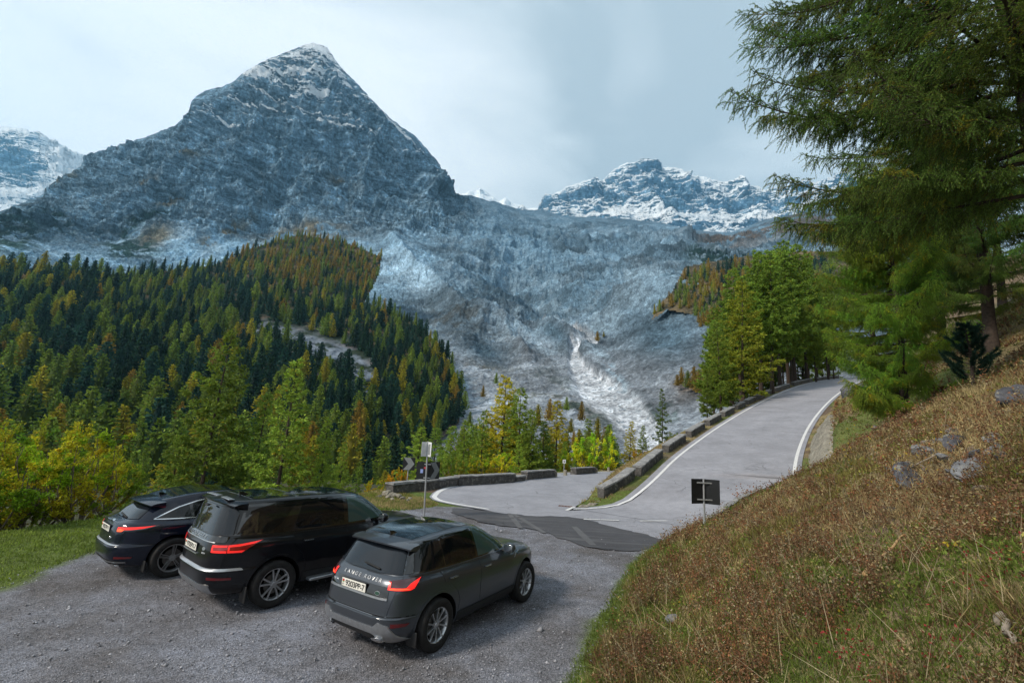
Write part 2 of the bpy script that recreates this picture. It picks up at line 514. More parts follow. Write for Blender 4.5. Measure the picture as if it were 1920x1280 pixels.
    lay(turf, 1.3 * (k > 0.44) * (blob(PX, PY, 640, 345, 26, 7, .3) + blob(PX, PY, 320, 375, 34, 7, -.25) + blob(PX, PY, 360, 310, 26, 6) + blob(PX, PY, 270, 345, 30, 6)
                                 + blob(PX, PY, 110, 358, 60, 8, -.4) + blob(PX, PY, 420, 440, 60, 8, -.45) + blob(PX, PY, 290, 452, 40, 16, -.1) + blob(PX, PY, 570, 445, 90, 12)))
    lay(turf * np.array([1.0, 0.86, 0.9]), 1.4 * sm(k, 0.36, 0.5) * (blob(PX, PY, 1440, 440, 90, 16, -.3) + blob(PX, PY, 1330, 455, 40, 8) + blob(PX, PY, 1560, 410, 80, 30)
                                 + blob(PX, PY, 1320, 715, 60, 20, -.4)))
    lay(pine, 1.5 * sm(k2, 0.40, 0.55) * (blob(PX, PY, 20, 440, 60, 40) + blob(PX, PY, 110, 420, 30, 16, .6) + blob(PX, PY, 270, 415, 60, 9, -.5) + blob(PX, PY, 240, 470, 60, 22)
                                 + blob(PX, PY, 1320, 487, 44, 12) + blob(PX, PY, 1370, 495, 40, 10)))
    lay(turf * 0.8, 0.75 * sm(k2, 0.45, 0.6) * (blob(PX, PY, 860, 620, 90, 20, .3) + blob(PX, PY, 1060, 760, 110, 26, .3) + blob(PX, PY, 900, 700, 60, 20)))
    lay(pine * 1.2, 0.7 * sm(k2, 0.55, 0.62) * (blob(PX, PY, 1060, 760, 120, 40, .3) + blob(PX, PY, 1250, 770, 60, 20)))
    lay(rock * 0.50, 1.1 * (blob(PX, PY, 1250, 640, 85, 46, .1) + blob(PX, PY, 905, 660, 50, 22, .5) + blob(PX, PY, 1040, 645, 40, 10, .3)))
    kr = fbm(np.stack([PX / 9, PY / 5, 0 * PX], -1), 5, .65, 95)
    lay(np.array([0.52, 0.55, 0.60]), riv * (0.5 + 1.1 * sm(kr, .38, .6)))
    lay(rock * .5, riv * sm(kr, .62, .70) * .7)
    fan = np.clip(blob(PX, PY, 1010, 560, 60, 10, -.5) + blob(PX, PY, 960, 640, 70, 9, .5) + blob(PX, PY, 1150, 700, 60, 9, .9) + blob(PX, PY, 880, 540, 80, 8, .7) + blob(PX, PY, 1100, 580, 90, 6, -.6) + blob(PX, PY, 760, 620, 90, 10, .55) + blob(PX, PY, 820, 700, 90, 12, .5), 0, 1)
    lay(pale * 1.05, fan * sm(kr, .40, .6) * .8)
    mac = fbm(P / 230, 4, .55, 97); mac2 = fbm(P / 75, 4, .6, 98, True)
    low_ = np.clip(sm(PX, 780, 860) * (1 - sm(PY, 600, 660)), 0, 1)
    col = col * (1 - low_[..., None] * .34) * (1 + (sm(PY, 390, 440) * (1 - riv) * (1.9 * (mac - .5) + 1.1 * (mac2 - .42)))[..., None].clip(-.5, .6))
    sn = 0.07 + 0.40 * sm(-PY, -300, -90) * np.exp(-((PX - 590) / 190.) ** 2) + 0.16 * blob(PX, PY, 560, 150, 110, 24, .25) + 0.10 * blob(PX, PY, 600, 90, 40, 18)
    sn += 0.16 * blob(PX, PY, 640, 235, 110, 10, .4) + 0.20 * blob(PX, PY, 735, 235, 60, 8, .75) + 0.5 * blob(PX, PY, 940, 378, 44, 6, .3) + 0.18 * blob(PX, PY, 380, 215, 60, 20, .3)
    for ln, w_, a_ in (([(462, 142), (520, 160), (575, 170), (612, 178)], 3.6, .30), ([(455, 150), (505, 152), (560, 140), (600, 150)], 4, .28), ([(425, 186), (500, 196), (570, 214), (640, 234), (702, 262)], 2.6, .34),
                       ([(385, 218), (440, 232), (500, 241)], 2.2, .30), ([(500, 195), (560, 205), (610, 222)], 2.4, .26), ([(560, 198), (640, 222), (705, 250), (760, 285)], 2.2, .25), ([(690, 205), (735, 238), (790, 288)], 3.5, .30),
                       ([(548, 102), (590, 112), (640, 142), (655, 160)], 3, .24), ([(575, 86), (610, 97)], 3, .2), ([(470, 168), (540, 180), (600, 176), (612, 182)], 3.6, .28), ([(340, 250), (400, 262), (470, 268)], 1.8, .18),
                       ([(640, 340), (680, 350), (715, 372)], 2.5, .22), ([(800, 320), (830, 335)], 2.5, .25)):
        d_, _, _ = poly_dist(PX, PY + 4 * (fbm(np.stack([PX / 30, PY / 30, 0 * PX], -1), 3, .5, 88) - .5), ln); sn += 1.7 * a_ * np.exp(-(d_ / w_) ** 2)
    sn -= 0.30 * sm(PY, 250, 380) + 0.7 * sm(PY, 385, 440)
    V = P.reshape(-1, 3)
    # the back of the ridge: falls away behind the skyline and closes the body underneath
    b1 = P[0] + np.stack([ray(px, top)[:, 0] * 500, ray(px, top)[:, 1] * 700, -P[0, :, 2] * 0.45 - 30], -1)
    b2 = b1 + np.stack([b1[:, 0] * 0.2, b1[:, 1] * 0.2, -b1[:, 2] - 60], -1)
    V = np.concatenate([V, b1, b2]); nt_ = nr * nc
    F = grid_faces(nr, nc)
    i = np.arange(nc - 1)
    F2 = np.stack([i, i + 1, nt_ + i + 1, nt_ + i], -1); F3 = np.stack([nt_ + i, nt_ + i + 1, nt_ + nc + i + 1, nt_ + nc + i], -1)
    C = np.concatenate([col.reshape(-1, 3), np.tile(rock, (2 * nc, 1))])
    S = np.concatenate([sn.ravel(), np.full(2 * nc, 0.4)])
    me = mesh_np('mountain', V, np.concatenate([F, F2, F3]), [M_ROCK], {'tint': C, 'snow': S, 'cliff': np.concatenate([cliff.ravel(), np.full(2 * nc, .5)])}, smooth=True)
    o = link('mountain', me); tag(o, 'steep grey limestone peak dusted with snow above the moraine valley', 'mountain', kind='structure')
main_terrain()

def far_ridge(name, label, topl, bottom, d_top, d_bot, x0, x1, snowf, seed, nc=360, nr=130, rough=1.0, rock=(0.10, 0.20, 0.30)):  # blue of haze and shade put into the default rock colour
    T = np.array(topl, float); px = np.linspace(x0, x1, nc)
    top = np.interp(px, T[:, 0], T[:, 1]) + (fbm(np.stack([px / 18, px * 0, px * 0], -1), 6, .6, seed) - 0.5) * 9 * rough
    s = np.linspace(0, 1, nr)[:, None]
    PY = top[None] + (bottom - top[None]) * s; PX = np.repeat(px[None], nr, 0)
    D = d_top * (d_bot / d_top) ** s + 0 * PX
    P = at(PX, PY, D[..., None])
    N = np.cross(np.gradient(P, axis=0), np.gradient(P, axis=1)); N /= np.linalg.norm(N, axis=-1, keepdims=True)
    N *= np.sign((N * -ray(PX, PY)).sum(-1, keepdims=True))
    g = fbm(P / np.array([420, 420, 300.]), 7, .58, seed + 3, True) - 0.4
    bed = P[..., 2] - 0.18 * P[..., 0] + 80 * fbm(P / 500, 4, .5, seed + 5)
    led = fbm(np.stack([bed / 60, P[..., 0] / 1500, P[..., 1] / 1500], -1), 5, .6, seed + 7) - 0.5
    e_ = (0.1 + 0.9 * sm(s, 0, 0.06))
    P = P + N * ((g * 0.055 + led * 0.04) * D * rough * e_)[..., None]
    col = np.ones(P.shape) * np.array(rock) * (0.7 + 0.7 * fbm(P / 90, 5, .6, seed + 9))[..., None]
    sn = snowf(PX, PY) + 0.30 * (fbm(P / 160, 5, .6, seed + 11) - 0.5)
    tp = P[0].copy(); b1 = tp + np.stack([tp[:, 0] * .15, tp[:, 1] * .15, -tp[:, 2] * .5], -1); b2 = b1 + np.stack([0 * px, 0 * px + 100, -b1[:, 2] - 80], -1)
    n0 = nr * nc; i = np.arange(nc - 1)
    F = np.concatenate([grid_faces(nr, nc), np.stack([i, i + 1, n0 + i + 1, n0 + i], -1), np.stack([n0 + i, n0 + i + 1, n0 + nc + i + 1, n0 + nc + i], -1)])
    V = np.concatenate([P.reshape(-1, 3), b1, b2])
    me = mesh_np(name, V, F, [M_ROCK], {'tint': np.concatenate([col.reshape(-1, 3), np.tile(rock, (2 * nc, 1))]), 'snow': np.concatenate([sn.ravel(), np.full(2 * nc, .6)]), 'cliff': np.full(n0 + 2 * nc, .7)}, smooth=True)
    o = link(name, me); tag(o, label, 'mountain', kind='structure'); return o

far_ridge('snow_mountain', 'snow covered far ridge at the edge of the big peak',
          [(-200, 225), (0, 237), (30, 240), (50, 240), (62, 252), (72, 250), (90, 262), (130, 285), (165, 292), (220, 300), (320, 330)], 470, 4300, 3000, -200, 320,
          lambda x, y: 0.92 - 0.80 * blob(x, y, 15, 315, 75, 44, .25) - 0.25 * blob(x, y, 78, 258, 22, 12) - 0.2 * blob(x, y, 60, 300, 20, 30), 101)
far_ridge('snow_mountain', 'craggy snow covered peak above the moraine bowl',
          [(940, 405), (1015, 398), (1024, 388), (1035, 368), (1060, 350), (1085, 342), (1110, 340), (1130, 338), (1150, 318), (1175, 306), (1205, 300), (1225, 303), (1240, 316), (1262, 318), (1290, 328),
           (1320, 330), (1360, 340), (1400, 352), (1440, 356), (1500, 350), (1560, 340), (1700, 330), (1900, 300)], 500, 4200, 2900, 940, 1760,
          lambda x, y: 0.56 + 0.40 * blob(x, y, 1180, 388, 44, 10, -.25) + 0.5 * blob(x, y, 1300, 408, 90, 12, .05) + 0.35 * blob(x, y, 1290, 330, 60, 12, .3) + 0.35 * blob(x, y, 1450, 352, 60, 10)
          - 0.38 * blob(x, y, 1262, 350, 40, 14, .3) - 0.42 * blob(x, y, 1260, 380, 70, 10, .35) - 0.34 * blob(x, y, 1150, 370, 60, 9, .15) - 0.35 * blob(x, y, 1400, 385, 90, 10, .1) + 0.3 * blob(x, y, 1090, 405, 60, 8, .1) - 0.3 * blob(x, y, 1140, 425, 120, 10), 131, nc=560, nr=180)
far_ridge('snow_mountain', 'small distant snow ridge in the saddle beside the big peak',
          [(820, 372), (870, 362), (892, 360), (900, 352), (912, 358), (935, 376), (975, 385), (990, 390), (1000, 388), (1030, 396), (1060, 400)], 440, 6500, 5200, 820, 1060,
          lambda x, y: 0.85 - 0.25 * blob(x, y, 905, 355, 14, 6), 151, nc=160, nr=50, rough=0.5)

# ---- the wooded spur across the valley
SPUR_POLY = [(-230, 470), (0, 500), (100, 507), (240, 515), (400, 498), (470, 466), (560, 440), (640, 452), (716, 482), (706, 525), (684, 566), (720, 580), (780, 605), (822, 645),
             (850, 690), (866, 740), (862, 790), (800, 850), (760, 905), (740, 975), (-230, 975)]
SPUR_CTRL = [(-200, 480, 400), (0, 500, 430), (100, 500, 430), (250, 510, 490), (400, 500, 560), (480, 465, 650), (560, 440, 730), (640, 455, 710), (715, 485, 650), (690, 560, 530), (780, 610, 440), (850, 690, 350),
             (860, 750, 300), (0, 650, 265), (300, 650, 300), (600, 650, 340), (700, 700, 300), (0, 800, 165), (300, 800, 185), (600, 800, 215), (750, 850, 200), (-200, 950, 90), (0, 950, 95), (300, 950, 110),
             (600, 950, 130), (740, 930, 150)]
spur_depth = tps(SPUR_CTRL)
CLIFFS = [(645, 680, 52, 30, .5), (560, 640, 44, 20, .4), (600, 665, 34, 18, .3), (684, 730, 24, 34, -.3), (500, 620, 34, 13, .3)]
def cliff_mask(x, y):
    return sum(blob(x, y, *c) for c in CLIFFS)

def mat_spur():
    t = NT('forest_floor'); p = t.coord()
    n = t.noise(p, 0.25, 7, 0.65); n2 = t.noise(p, 0.03, 4)
    c = t.mix(1.0, t.attr('tint'), t.ramp(n, [(0.3, 0.4), (0.7, 1.7)]), 'MULTIPLY')
    c = t.mix(0.6, c, t.ramp(n2, [(0.3, 0.7), (0.7, 1.3)]), 'MULTIPLY')
    t.base(c, 0.95, 0.1); t.bump(n, 0.9, 2.0); return t.m
M_SPUR = mat_spur()

def spur():
    nc, nr = 420, 260
    PX, PY = np.meshgrid(np.linspace(-230, 880, nc), np.linspace(430, 975, nr))
    D = spur_depth(PX, PY); P = at(PX, PY, D[..., None])
    cm = cliff_mask(PX, PY)
    g = fbm(P / 30, 6, .6, 201, True) - .45
    g2 = fbm(np.stack([P[..., 0] / 7, P[..., 1] / 7, P[..., 2] / 30], -1), 5, .6, 207, True) - .45
    P = P - ray(PX, PY) * (g * (2 + 9 * np.clip(cm, 0, 1)) + g2 * 7 * np.clip(cm * 1.5, 0, 1))[..., None]
    k = fbm(P / 14, 5, .6, 205)
    floor_ = np.array([0.022, 0.032, 0.020]); brown = np.array([0.085, 0.06, 0.035]); rock = np.array([0.13, 0.155, 0.19])
    col = floor_ + (brown - floor_) * sm(k, .45, .65)[..., None]
    m = np.clip(1.5 * cm * sm(k, .35, .5), 0, 1)[..., None]; col = col * (1 - m) + rock * m
    m = np.clip(sm(PX, 700, 800) * sm(PY, 760, 900), 0, 1)[..., None] * 0.7; col = col * (1 - m) + rock * .7 * m
    F = grid_faces(nr, nc)
    cx = PX.ravel()[F].mean(1); cy = PY.ravel()[F].mean(1)
    F = F[inpoly(cx, cy, SPUR_POLY)]
    me = mesh_np('wooded_slope', P.reshape(-1, 3), F, [M_SPUR], {'tint': col.reshape(-1, 3)}, smooth=True)
    tag(link('wooded_slope', me), 'steep wooded slope across the valley with rock outcrops', 'hillside', kind='structure')
spur()

# ---- the small spur on the far side of the stream, larches on its crest
SP2_POLY = [(1222, 600), (1232, 575), (1262, 545), (1285, 500), (1340, 490), (1400, 480), (1500, 470), (1640, 470), (1640, 780), (1330, 740), (1300, 700), (1326, 640), (1300, 590), (1250, 580)]
sp2_depth = tps([(1232, 578, 470), (1285, 500, 560), (1400, 480, 560), (1500, 470, 500), (1640, 470, 420), (1330, 590, 400), (1330, 700, 330), (1450, 650, 330), (1640, 700, 260), (1640, 780, 200)])
def spur2():
    nc, nr = 160, 120
    PX, PY = np.meshgrid(np.linspace(1200, 1650, nc), np.linspace(460, 790, nr))
    D = sp2_depth(PX, PY); P = at(PX, PY, D[..., None])
    P = P - ray(PX, PY) * ((fbm(P / 30, 5, .6, 211, True) - .4) * 8)[..., None]
    k = fbm(P / 14, 5, .6, 215)
    col = np.array([0.05, 0.045, 0.03]) + (np.array([0.13, 0.10, 0.06]) - np.array([0.05, 0.045, 0.03])) * sm(k, .4, .65)[..., None]
    F = grid_faces(nr, nc); F = F[inpoly(PX.ravel()[F].mean(1), PY.ravel()[F].mean(1), SP2_POLY)]
    me = mesh_np('wooded_shoulder', P.reshape(-1, 3), F, [M_SPUR], {'tint': col.reshape(-1, 3)}, smooth=True)
    tag(link('wooded_shoulder', me), 'brown wooded shoulder above the rock face beyond the stream', 'hillside', kind='structure')
spur2()
# ================================================================== near ground and road
def smooth_line(pts, step=0.5, it=3):
    """resample a polyline (N,k) evenly with rounded corners; the first two columns measure length"""
    P = np.array(pts, float)
    for _ in range(it):
        Q = np.empty((2 * len(P), P.shape[1]))
        Q[0::2] = P * 0.75 + np.roll(P, -1, 0) * 0.25; Q[1::2] = P * 0.25 + np.roll(P, -1, 0) * 0.75
        P = np.concatenate([P[:1], Q[:-2], P[-1:]])
    L = np.concatenate([[0], np.cumsum(np.hypot(*(np.diff(P[:, :2], axis=0).T)))])
    n = max(2, int(L[-1] / step)); u = np.linspace(0, L[-1], n)
    return np.stack([np.interp(u, L, P[:, k]) for k in range(P.shape[1])], 1)

def seg_near(x, y, L):
    """distance to polyline L (N,3), side (+ = right of travel), height there"""
    best = np.full(x.shape, 1e18); side = np.zeros(x.shape); z = np.zeros(x.shape); s = np.zeros(x.shape)
    acc = 0.0
    for a, b in zip(L[:-1], L[1:]):
        d = b[:2] - a[:2]; ll = d @ d
        t = np.clip(((x - a[0]) * d[0] + (y - a[1]) * d[1]) / ll, 0, 1)
        qx = x - a[0] - t * d[0]; qy = y - a[1] - t * d[1]; r = qx * qx + qy * qy
        m = r < best
        best = np.where(m, r, best); side = np.where(m, np.sign(-(d[0] * qy - d[1] * qx)), side)
        z = np.where(m, a[2] + t * (b[2] - a[2]), z); s = np.where(m, acc + t * ll ** .5, s)
        acc += ll ** .5
    return np.sqrt(best), side, z, s

# left white line of the climbing road (photo position and metres away), then its other edge
RL_ = [(1075, 953, 20.3), (1130, 951, 20.9), (1180, 938, 21.7), (1212, 914, 23.0), (1237, 890, 25.3), (1264, 862, 28.5), (1302, 832, 33), (1352, 797, 40),
       (1402, 767, 48), (1450, 742, 57), (1500, 722, 68), (1545, 712, 80), (1600, 707, 95)]
RL = smooth_line([at(*q) for q in RL_], 0.8, 2)
RL[:, 2] = np.maximum(RL[:, 2], 0.0) * sm(RL[:, 1], 20.6, 23.5)
dirs = np.gradient(RL[:, :2], axis=0); dirs /= np.linalg.norm(dirs, axis=1, keepdims=True)
RRw = 6.3
i0 = int(np.argmin(np.abs(RL[:, 1] - 27.5)))
RR_up = RL[i0:].copy(); RR_up[:, 0] += dirs[i0:, 1] * (RRw + .65); RR_up[:, 1] -= dirs[i0:, 0] * (RRw + .65)
TOE = smooth_line([(-3.6, -8, 0), (-2.2, -2, 0), (-0.7, 3, 0), (0.98, 6.97, 0), (2.1, 9.8, 0), (3.38, 12.88, 0), (5.2, 15.9, 0), (6.9, 18.0, 0.0), (9.0, 20.0, 0.15), (11.6, 22.0, 0.75)]
                  + [tuple(p) for p in RR_up[1::4]], 0.7, 2)
_q = (TOE[:, 1] > 18.3) & (TOE[:, 1] < RR_up[0, 1] + 1.0)
TOE[_q, 2] = seg_near(TOE[_q, 0], TOE[_q, 1], RL)[2] * sm(TOE[_q, 1], 18.3, 21)
DROP = smooth_line([(-20, -4, 0), (-15.5, 4, 0), (-13.0, 10, 0), (-12.2, 14.0, 0), (-9.5, 17.2, 0), (-7.2, 20.0, 0), (-6.2, 22.4, 0), (-4.4, 28.0, 0), (-3.2, 31.2, 0), (1.4, 39.5, 0), (9.5, 54, 0), (17.5, 69, 0), (28, 88, 0), (60, 140, 0)], 1.0, 2)

_ts = np.concatenate([[0], np.cumsum(np.hypot(*np.diff(TOE[:, :2], axis=0).T))])
CUT0 = float(_ts[int(np.argmin(np.hypot(TOE[:, 0] - RR_up[0, 0], TOE[:, 1] - RR_up[0, 1])))]) + 2.5
def height(x, y):
    x = np.asarray(x, float); y = np.asarray(y, float)
    P2 = np.stack([x, y, 0 * x], -1)
    # lower platform, falls away outside the drop line
    dd, ds, _, _ = seg_near(x, y, DROP)
    zp = -1.15 * sm(y, 30, 66) - 0.4 * sm(y, 66, 100)
    out = np.where(ds < 0, dd, 0.0)
    o_ = np.maximum(out - 0.3, 0)
    low = zp - 13.0 * (1 - np.exp(-o_ * 0.55 / 13.0)) * (1 + 0.15 * (fbm(P2 / 6, 3, .5, 7) - .5)) + 0.10 * sm(x, -8.2, -11) * (ds > 0)
    # embankment that carries the climbing road on its left side
    dl, sl, zl, s_l = seg_near(x, y, RL)
    left = np.where(sl < 0, dl, 0.0)
    bank = zl - 0.62 * np.maximum(left - 1.9, 0) * (1 + 0.2 * (fbm(P2 / 4, 3, .5, 8) - .5))
    bank = np.where((s_l <= 1.2) & (dl > 1.0) & (sl < 0), -50, bank)
    bank = np.where(y > 19.0, bank, -50)
    bank = np.where((y > 24) | (x > 3), bank, -50)
    # the hillside on the right
    dt, st_, zt, s_t = seg_near(x, y, TOE)
    right = np.where(st_ > 0, dt, 0.0)
    cut = sm(s_t, CUT0 - 1.5, CUT0 + 1.0) * (1 - sm(s_t, CUT0 + 13.0, CUT0 + 17))
    bumps = (fbm(P2 / 3.1, 4, .55, 5) - .5) * 0.9 * sm(right, 0.3, 3) + (fbm(P2 / 0.8, 3, .55, 15) - .5) * 0.22 * sm(right, 0.1, 1.0)
    hill = zt + (0.54 * right + 0.165 * np.maximum(right - 4.0, 0) + cut * (1.15 * sm(right, 0.9, 1.4) - 0.5 * sm(right, 0.1, 0.4) * (1 - sm(right, .9, 1.3)))) + bumps
    hill = np.where(right > 0, hill, -50)
    h = np.maximum(low, bank)
    road_zone = (st_ <= 0) & ((sl > 0) | (dl < 1.6)) & (s_l > 0.5)
    h = np.where(road_zone & (y > 19), np.maximum(low, np.where(dl < 8.5, zl, -50)), h)
    h = np.maximum(h, hill)
    return h

def zlow(x, y): return -1.15 * sm(y, 30, 66) - 0.4 * sm(y, 66, 100)
GRAVEL_EDGE_L = [(-14, -6), (-9.6, 4), (-8.9, 9.0), (-9.3, 10.4), (-9.25, 11.6), (-8.6, 13.4), (-7.2, 16.0), (-5.2, 18.2), (-3.4, 19.2), (-2.6, 20.6), (-3.9, 22.2)]

def ground():
    xs = np.concatenate([np.arange(-150, -60, 3.0), np.arange(-60, -16, 1.0), np.arange(-16, 18, 0.16), np.arange(18, 40, 0.4), np.arange(40, 120, 1.3)])
    ys = np.concatenate([np.arange(-10, 1, 0.6), np.arange(1, 30, 0.16), np.arange(30, 60, 0.4), np.arange(60, 140, 1.3)])
    X, Y = np.meshgrid(xs, ys); Z = height(X, Y)
    P2 = np.stack([X, Y, 0 * X], -1)
    ge = np.array([(a, b, 0) for a, b in GRAVEL_EDGE_L], float)
    gd, gs, _, _ = seg_near(X, Y, smooth_line(ge, .5, 1)); gdist = gd * np.sign(gs)     # + : on the gravel side
    dt, st_, zt, s_t = seg_near(X, Y, TOE); tdist = dt * st_
    nz = (fbm(P2 / 1.1, 4, .6, 31) - .5)
    gravel = sm(gdist + nz * 0.8, -0.05, 0.25) * sm(-tdist + nz * 0.7, -0.05, 0.2) * (Y < 26) * sm(20.5 + nz * 2 - Y - 0.55 * np.maximum(-X - 2, 0), -0.4, 0.6)
    gravel = np.maximum(gravel, sm(-tdist, 0, .3) * (X > -3.0) * (Y < 19))
    g = np.clip(gravel, 0, 1)
    Z = Z + (fbm(P2 / 0.55, 3, .5, 3) - .5) * 0.035 * g + (fbm(P2 / 2.4, 2, .5, 4) - .5) * 0.05 * g * sm(-tdist, 0, 1.0)
    # sink the bed under the asphalt a little
    dl, sl, _, s_l = seg_near(X, Y, RL)
    inl = inpoly(X, Y, [(p[0], p[1]) for p in LOW_POLY])
    Z = np.where(inl, np.minimum(Z, zlow(X, Y) - 0.05), Z)
    tree = BVHTree.FromPolygons([v.co[:] for v in road.data.vertices], [p.vertices[:] for p in road.data.polygons])
    for j, i in zip(*np.nonzero((X > 1) & (X < 62) & (Y > 16.5) & (Y < 100))):
        h_ = tree.ray_cast(Vector((X[j, i], Y[j, i], 60)), Vector((0, 0, -1)))
        if h_[0] is not None: Z[j, i] = min(Z[j, i] , h_[0].z - .07) if Z[j, i] > h_[0].z - .07 else Z[j, i]
    Z = Z - 0.05 * ((dl < .55) & (s_l > .3) & (sl < 0))
    k = fbm(P2 / 1.7, 4, .6, 41); k2 = fbm(P2 / 5, 3, .6, 43)
    green = np.array([0.085, 0.115, 0.026]); dry = np.array([0.21, 0.165, 0.085]); soil = np.array([0.11, 0.078, 0.055]); stone = np.array([0.148, 0.152, 0.170])
    col = np.ones(P2.shape) * dry
    def lay(c, m):
        nonlocal col
        m = np.clip(m, 0, 1)[..., None]; col = col * (1 - m) + np.array(c) * m
    lay(soil, sm(k, .45, .6)); lay(green, sm(k2, .5, .62) * .8)
    lay(green, (1 - sm(tdist, .2, 2.2 + 2 * k)) * (Y < 24)); lay(green, (gdist < 0.3) * (Y < 24) * .8)
    lay(soil * 1.1, sm(tdist, 9, 14) * .7)
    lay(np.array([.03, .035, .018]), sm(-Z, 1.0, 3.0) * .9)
    lay(stone, g)
    me = mesh_np('ground', np.stack([X, Y, Z], -1).reshape(-1, 3), grid_faces(len(ys), len(xs)), [M_GROUND], {'tint': col.reshape(-1, 3), 'gravel': g.ravel()}, smooth=True)
    tag(link('ground', me), 'gravel lay-by with grassy verges and the slope above it', 'ground', kind='structure')

def mat_ground():
    t = NT('gravel_and_soil'); p = t.coord()
    g = t.attr('gravel', 'Fac')
    v = t.n('TexVoronoi', Scale=55.0); t.l(p, v.inputs['Vector'])
    v2 = t.n('TexVoronoi', Scale=140.0); t.l(p, v2.inputs['Vector'])
    n = t.noise(p, 2.2, 8, 0.65); n2 = t.noise(p, 0.45, 5, 0.6)
    vc = t.n('RGBToBW'); t.l(v.outputs['Color'], vc.inputs[0]); vc2 = t.n('RGBToBW'); t.l(v2.outputs['Color'], vc2.inputs[0])
    c = t.mix(1.0, t.attr('tint'), t.ramp(vc.outputs[0], [(0.15, 0.55), (0.8, 1.5)]), 'MULTIPLY')
    c = t.mix(0.7, c, t.ramp(vc2.outputs[0], [(0.15, 0.6), (0.8, 1.45)]), 'MULTIPLY')
    c = t.mix(0.9, c, t.ramp(n, [(0.3, (0.70, 0.68, 0.66)), (0.5, (1, 0.99, 0.98)), (0.72, (1.22, 1.23, 1.27))]), 'MULTIPLY')
    c = t.mix(t.math('MULTIPLY', g, 0.9), c, t.mix(1.0, c, t.ramp(n2, [(0.38, (0.66, 0.60, 0.55)), (0.60, (1.18, 1.20, 1.26))]), 'MULTIPLY'))
    t.base(c, 0.92, 0.2)
    b = t.bump(v.outputs['Distance'], 0.7, 0.02); t.bump(n, 0.6, 0.05, b)
    return t.m
M_GROUND = mat_ground()

LOWL = [(805, 931, 0.0), (812, 922, 0.0), (830, 914, 0.0), (868, 905, 0.0), (935, 898, -.1), (985, 893, -.25), (1060, 888, -.55), (1120, 884, -.85), (1180, 880.5, -1.15), (1230, 879, -1.3)]
LOW_OUT = smooth_line([gp(*q) for q in LOWL], .6, 2)
LOWB = [(805, 931), (812, 938), (838, 944), (868, 949), (900, 954), (911, 956)]
LOW_TIP = smooth_line([gp(*q) for q in LOWB], .4, 2)
LOWR = [(1062, 957, 0), (1078, 950, 0), (1100, 937, 0), (1125, 921, -.05), (1150, 906, -.15), (1172, 893, -.6), (1186, 884, -1.0), (1215, 880, -1.25)]
LOW_IN = smooth_line([gp(*q) for q in LOWR], .6, 2)
LIGHT_EDGE = [(846, 952), (890, 955), (933, 961), (984, 967), (1065, 969), (1094, 974), (1152, 988), (1210, 1003), (1262, 1018)]
PATCH_LOW = [(1262, 1018), (1240, 1021), (1210, 1030), (1185, 1033), (1137, 1031), (1083, 1022), (1028, 1000), (992, 991), (933, 985), (885, 974), (846, 962)]
# outline of the hairpin's flat asphalt: outer edge, the cut against the newer patch, and on to the climb
LOW_POLY = ([tuple(p[:2]) for p in LOW_OUT[::-1][::2]] + [tuple(p[:2]) for p in LOW_TIP[1:]] + [tuple(gp(*q)[:2]) for q in LIGHT_EDGE[2:]]
            + [tuple(q[:2]) for q in ((6.75, 18.05), (8.2, 19.2), (11.0, 21.4))] + [(9.0, 24.6), (6.2, 22.6)] + [tuple(p[:2]) for p in LOW_IN])

def sheet(name, poly, zf, off, mat, res=0.8):
    """flat sheet with the outline poly, cut into a grid and laid on the surface zf"""
    bm = bmesh.new()
    f = bm.faces.new([bm.verts.new((a, b, 0)) for a, b in poly])
    bmesh.ops.triangulate(bm, faces=[f], ngon_method='EAR_CLIP')
    xs = [v.co.x for v in bm.verts]; ys = [v.co.y for v in bm.verts]
    for ax, lo, hi in ((0, min(xs), max(xs)), (1, min(ys), max(ys))):
        c = math.ceil(lo / res) * res
        while c < hi:
            co = [0, 0, 0]; co[ax] = c; no = [0, 0, 0]; no[ax] = 1
            bmesh.ops.bisect_plane(bm, geom=bm.verts[:] + bm.edges[:] + bm.faces[:], plane_co=co, plane_no=no)
            c += res
    bmesh.ops.triangulate(bm, faces=[f for f in bm.faces if len(f.verts) > 4])
    co = np.array([v.co[:] for v in bm.verts])
    z = zf(co[:, 0], co[:, 1]) + off
    for v, q in zip(bm.verts, z): v.co.z = q
    for f in bm.faces:
        if f.normal.z < 0: f.normal_flip()
    me = bpy.data.meshes.new(name); bm.to_mesh(me); bm.free(); me.materials.append(mat)
    return link(name, me)

def ribbon(name, L, R, mat, off, zs=None):
    n = len(L); A = np.array(L, float).copy(); B = np.array(R, float).copy()
    A[:, 2] += off; B[:, 2] += off
    m = 7; V = np.concatenate([A + (B - A) * (k / (m - 1)) for k in range(m)])
    i = np.arange(n - 1); F = np.concatenate([np.stack([k * n + i, (k + 1) * n + i, (k + 1) * n + i + 1, k * n + i + 1], -1) for k in range(m - 1)])
    me = mesh_np(name, V, F, [mat], smooth=True)
    return link(name, me)

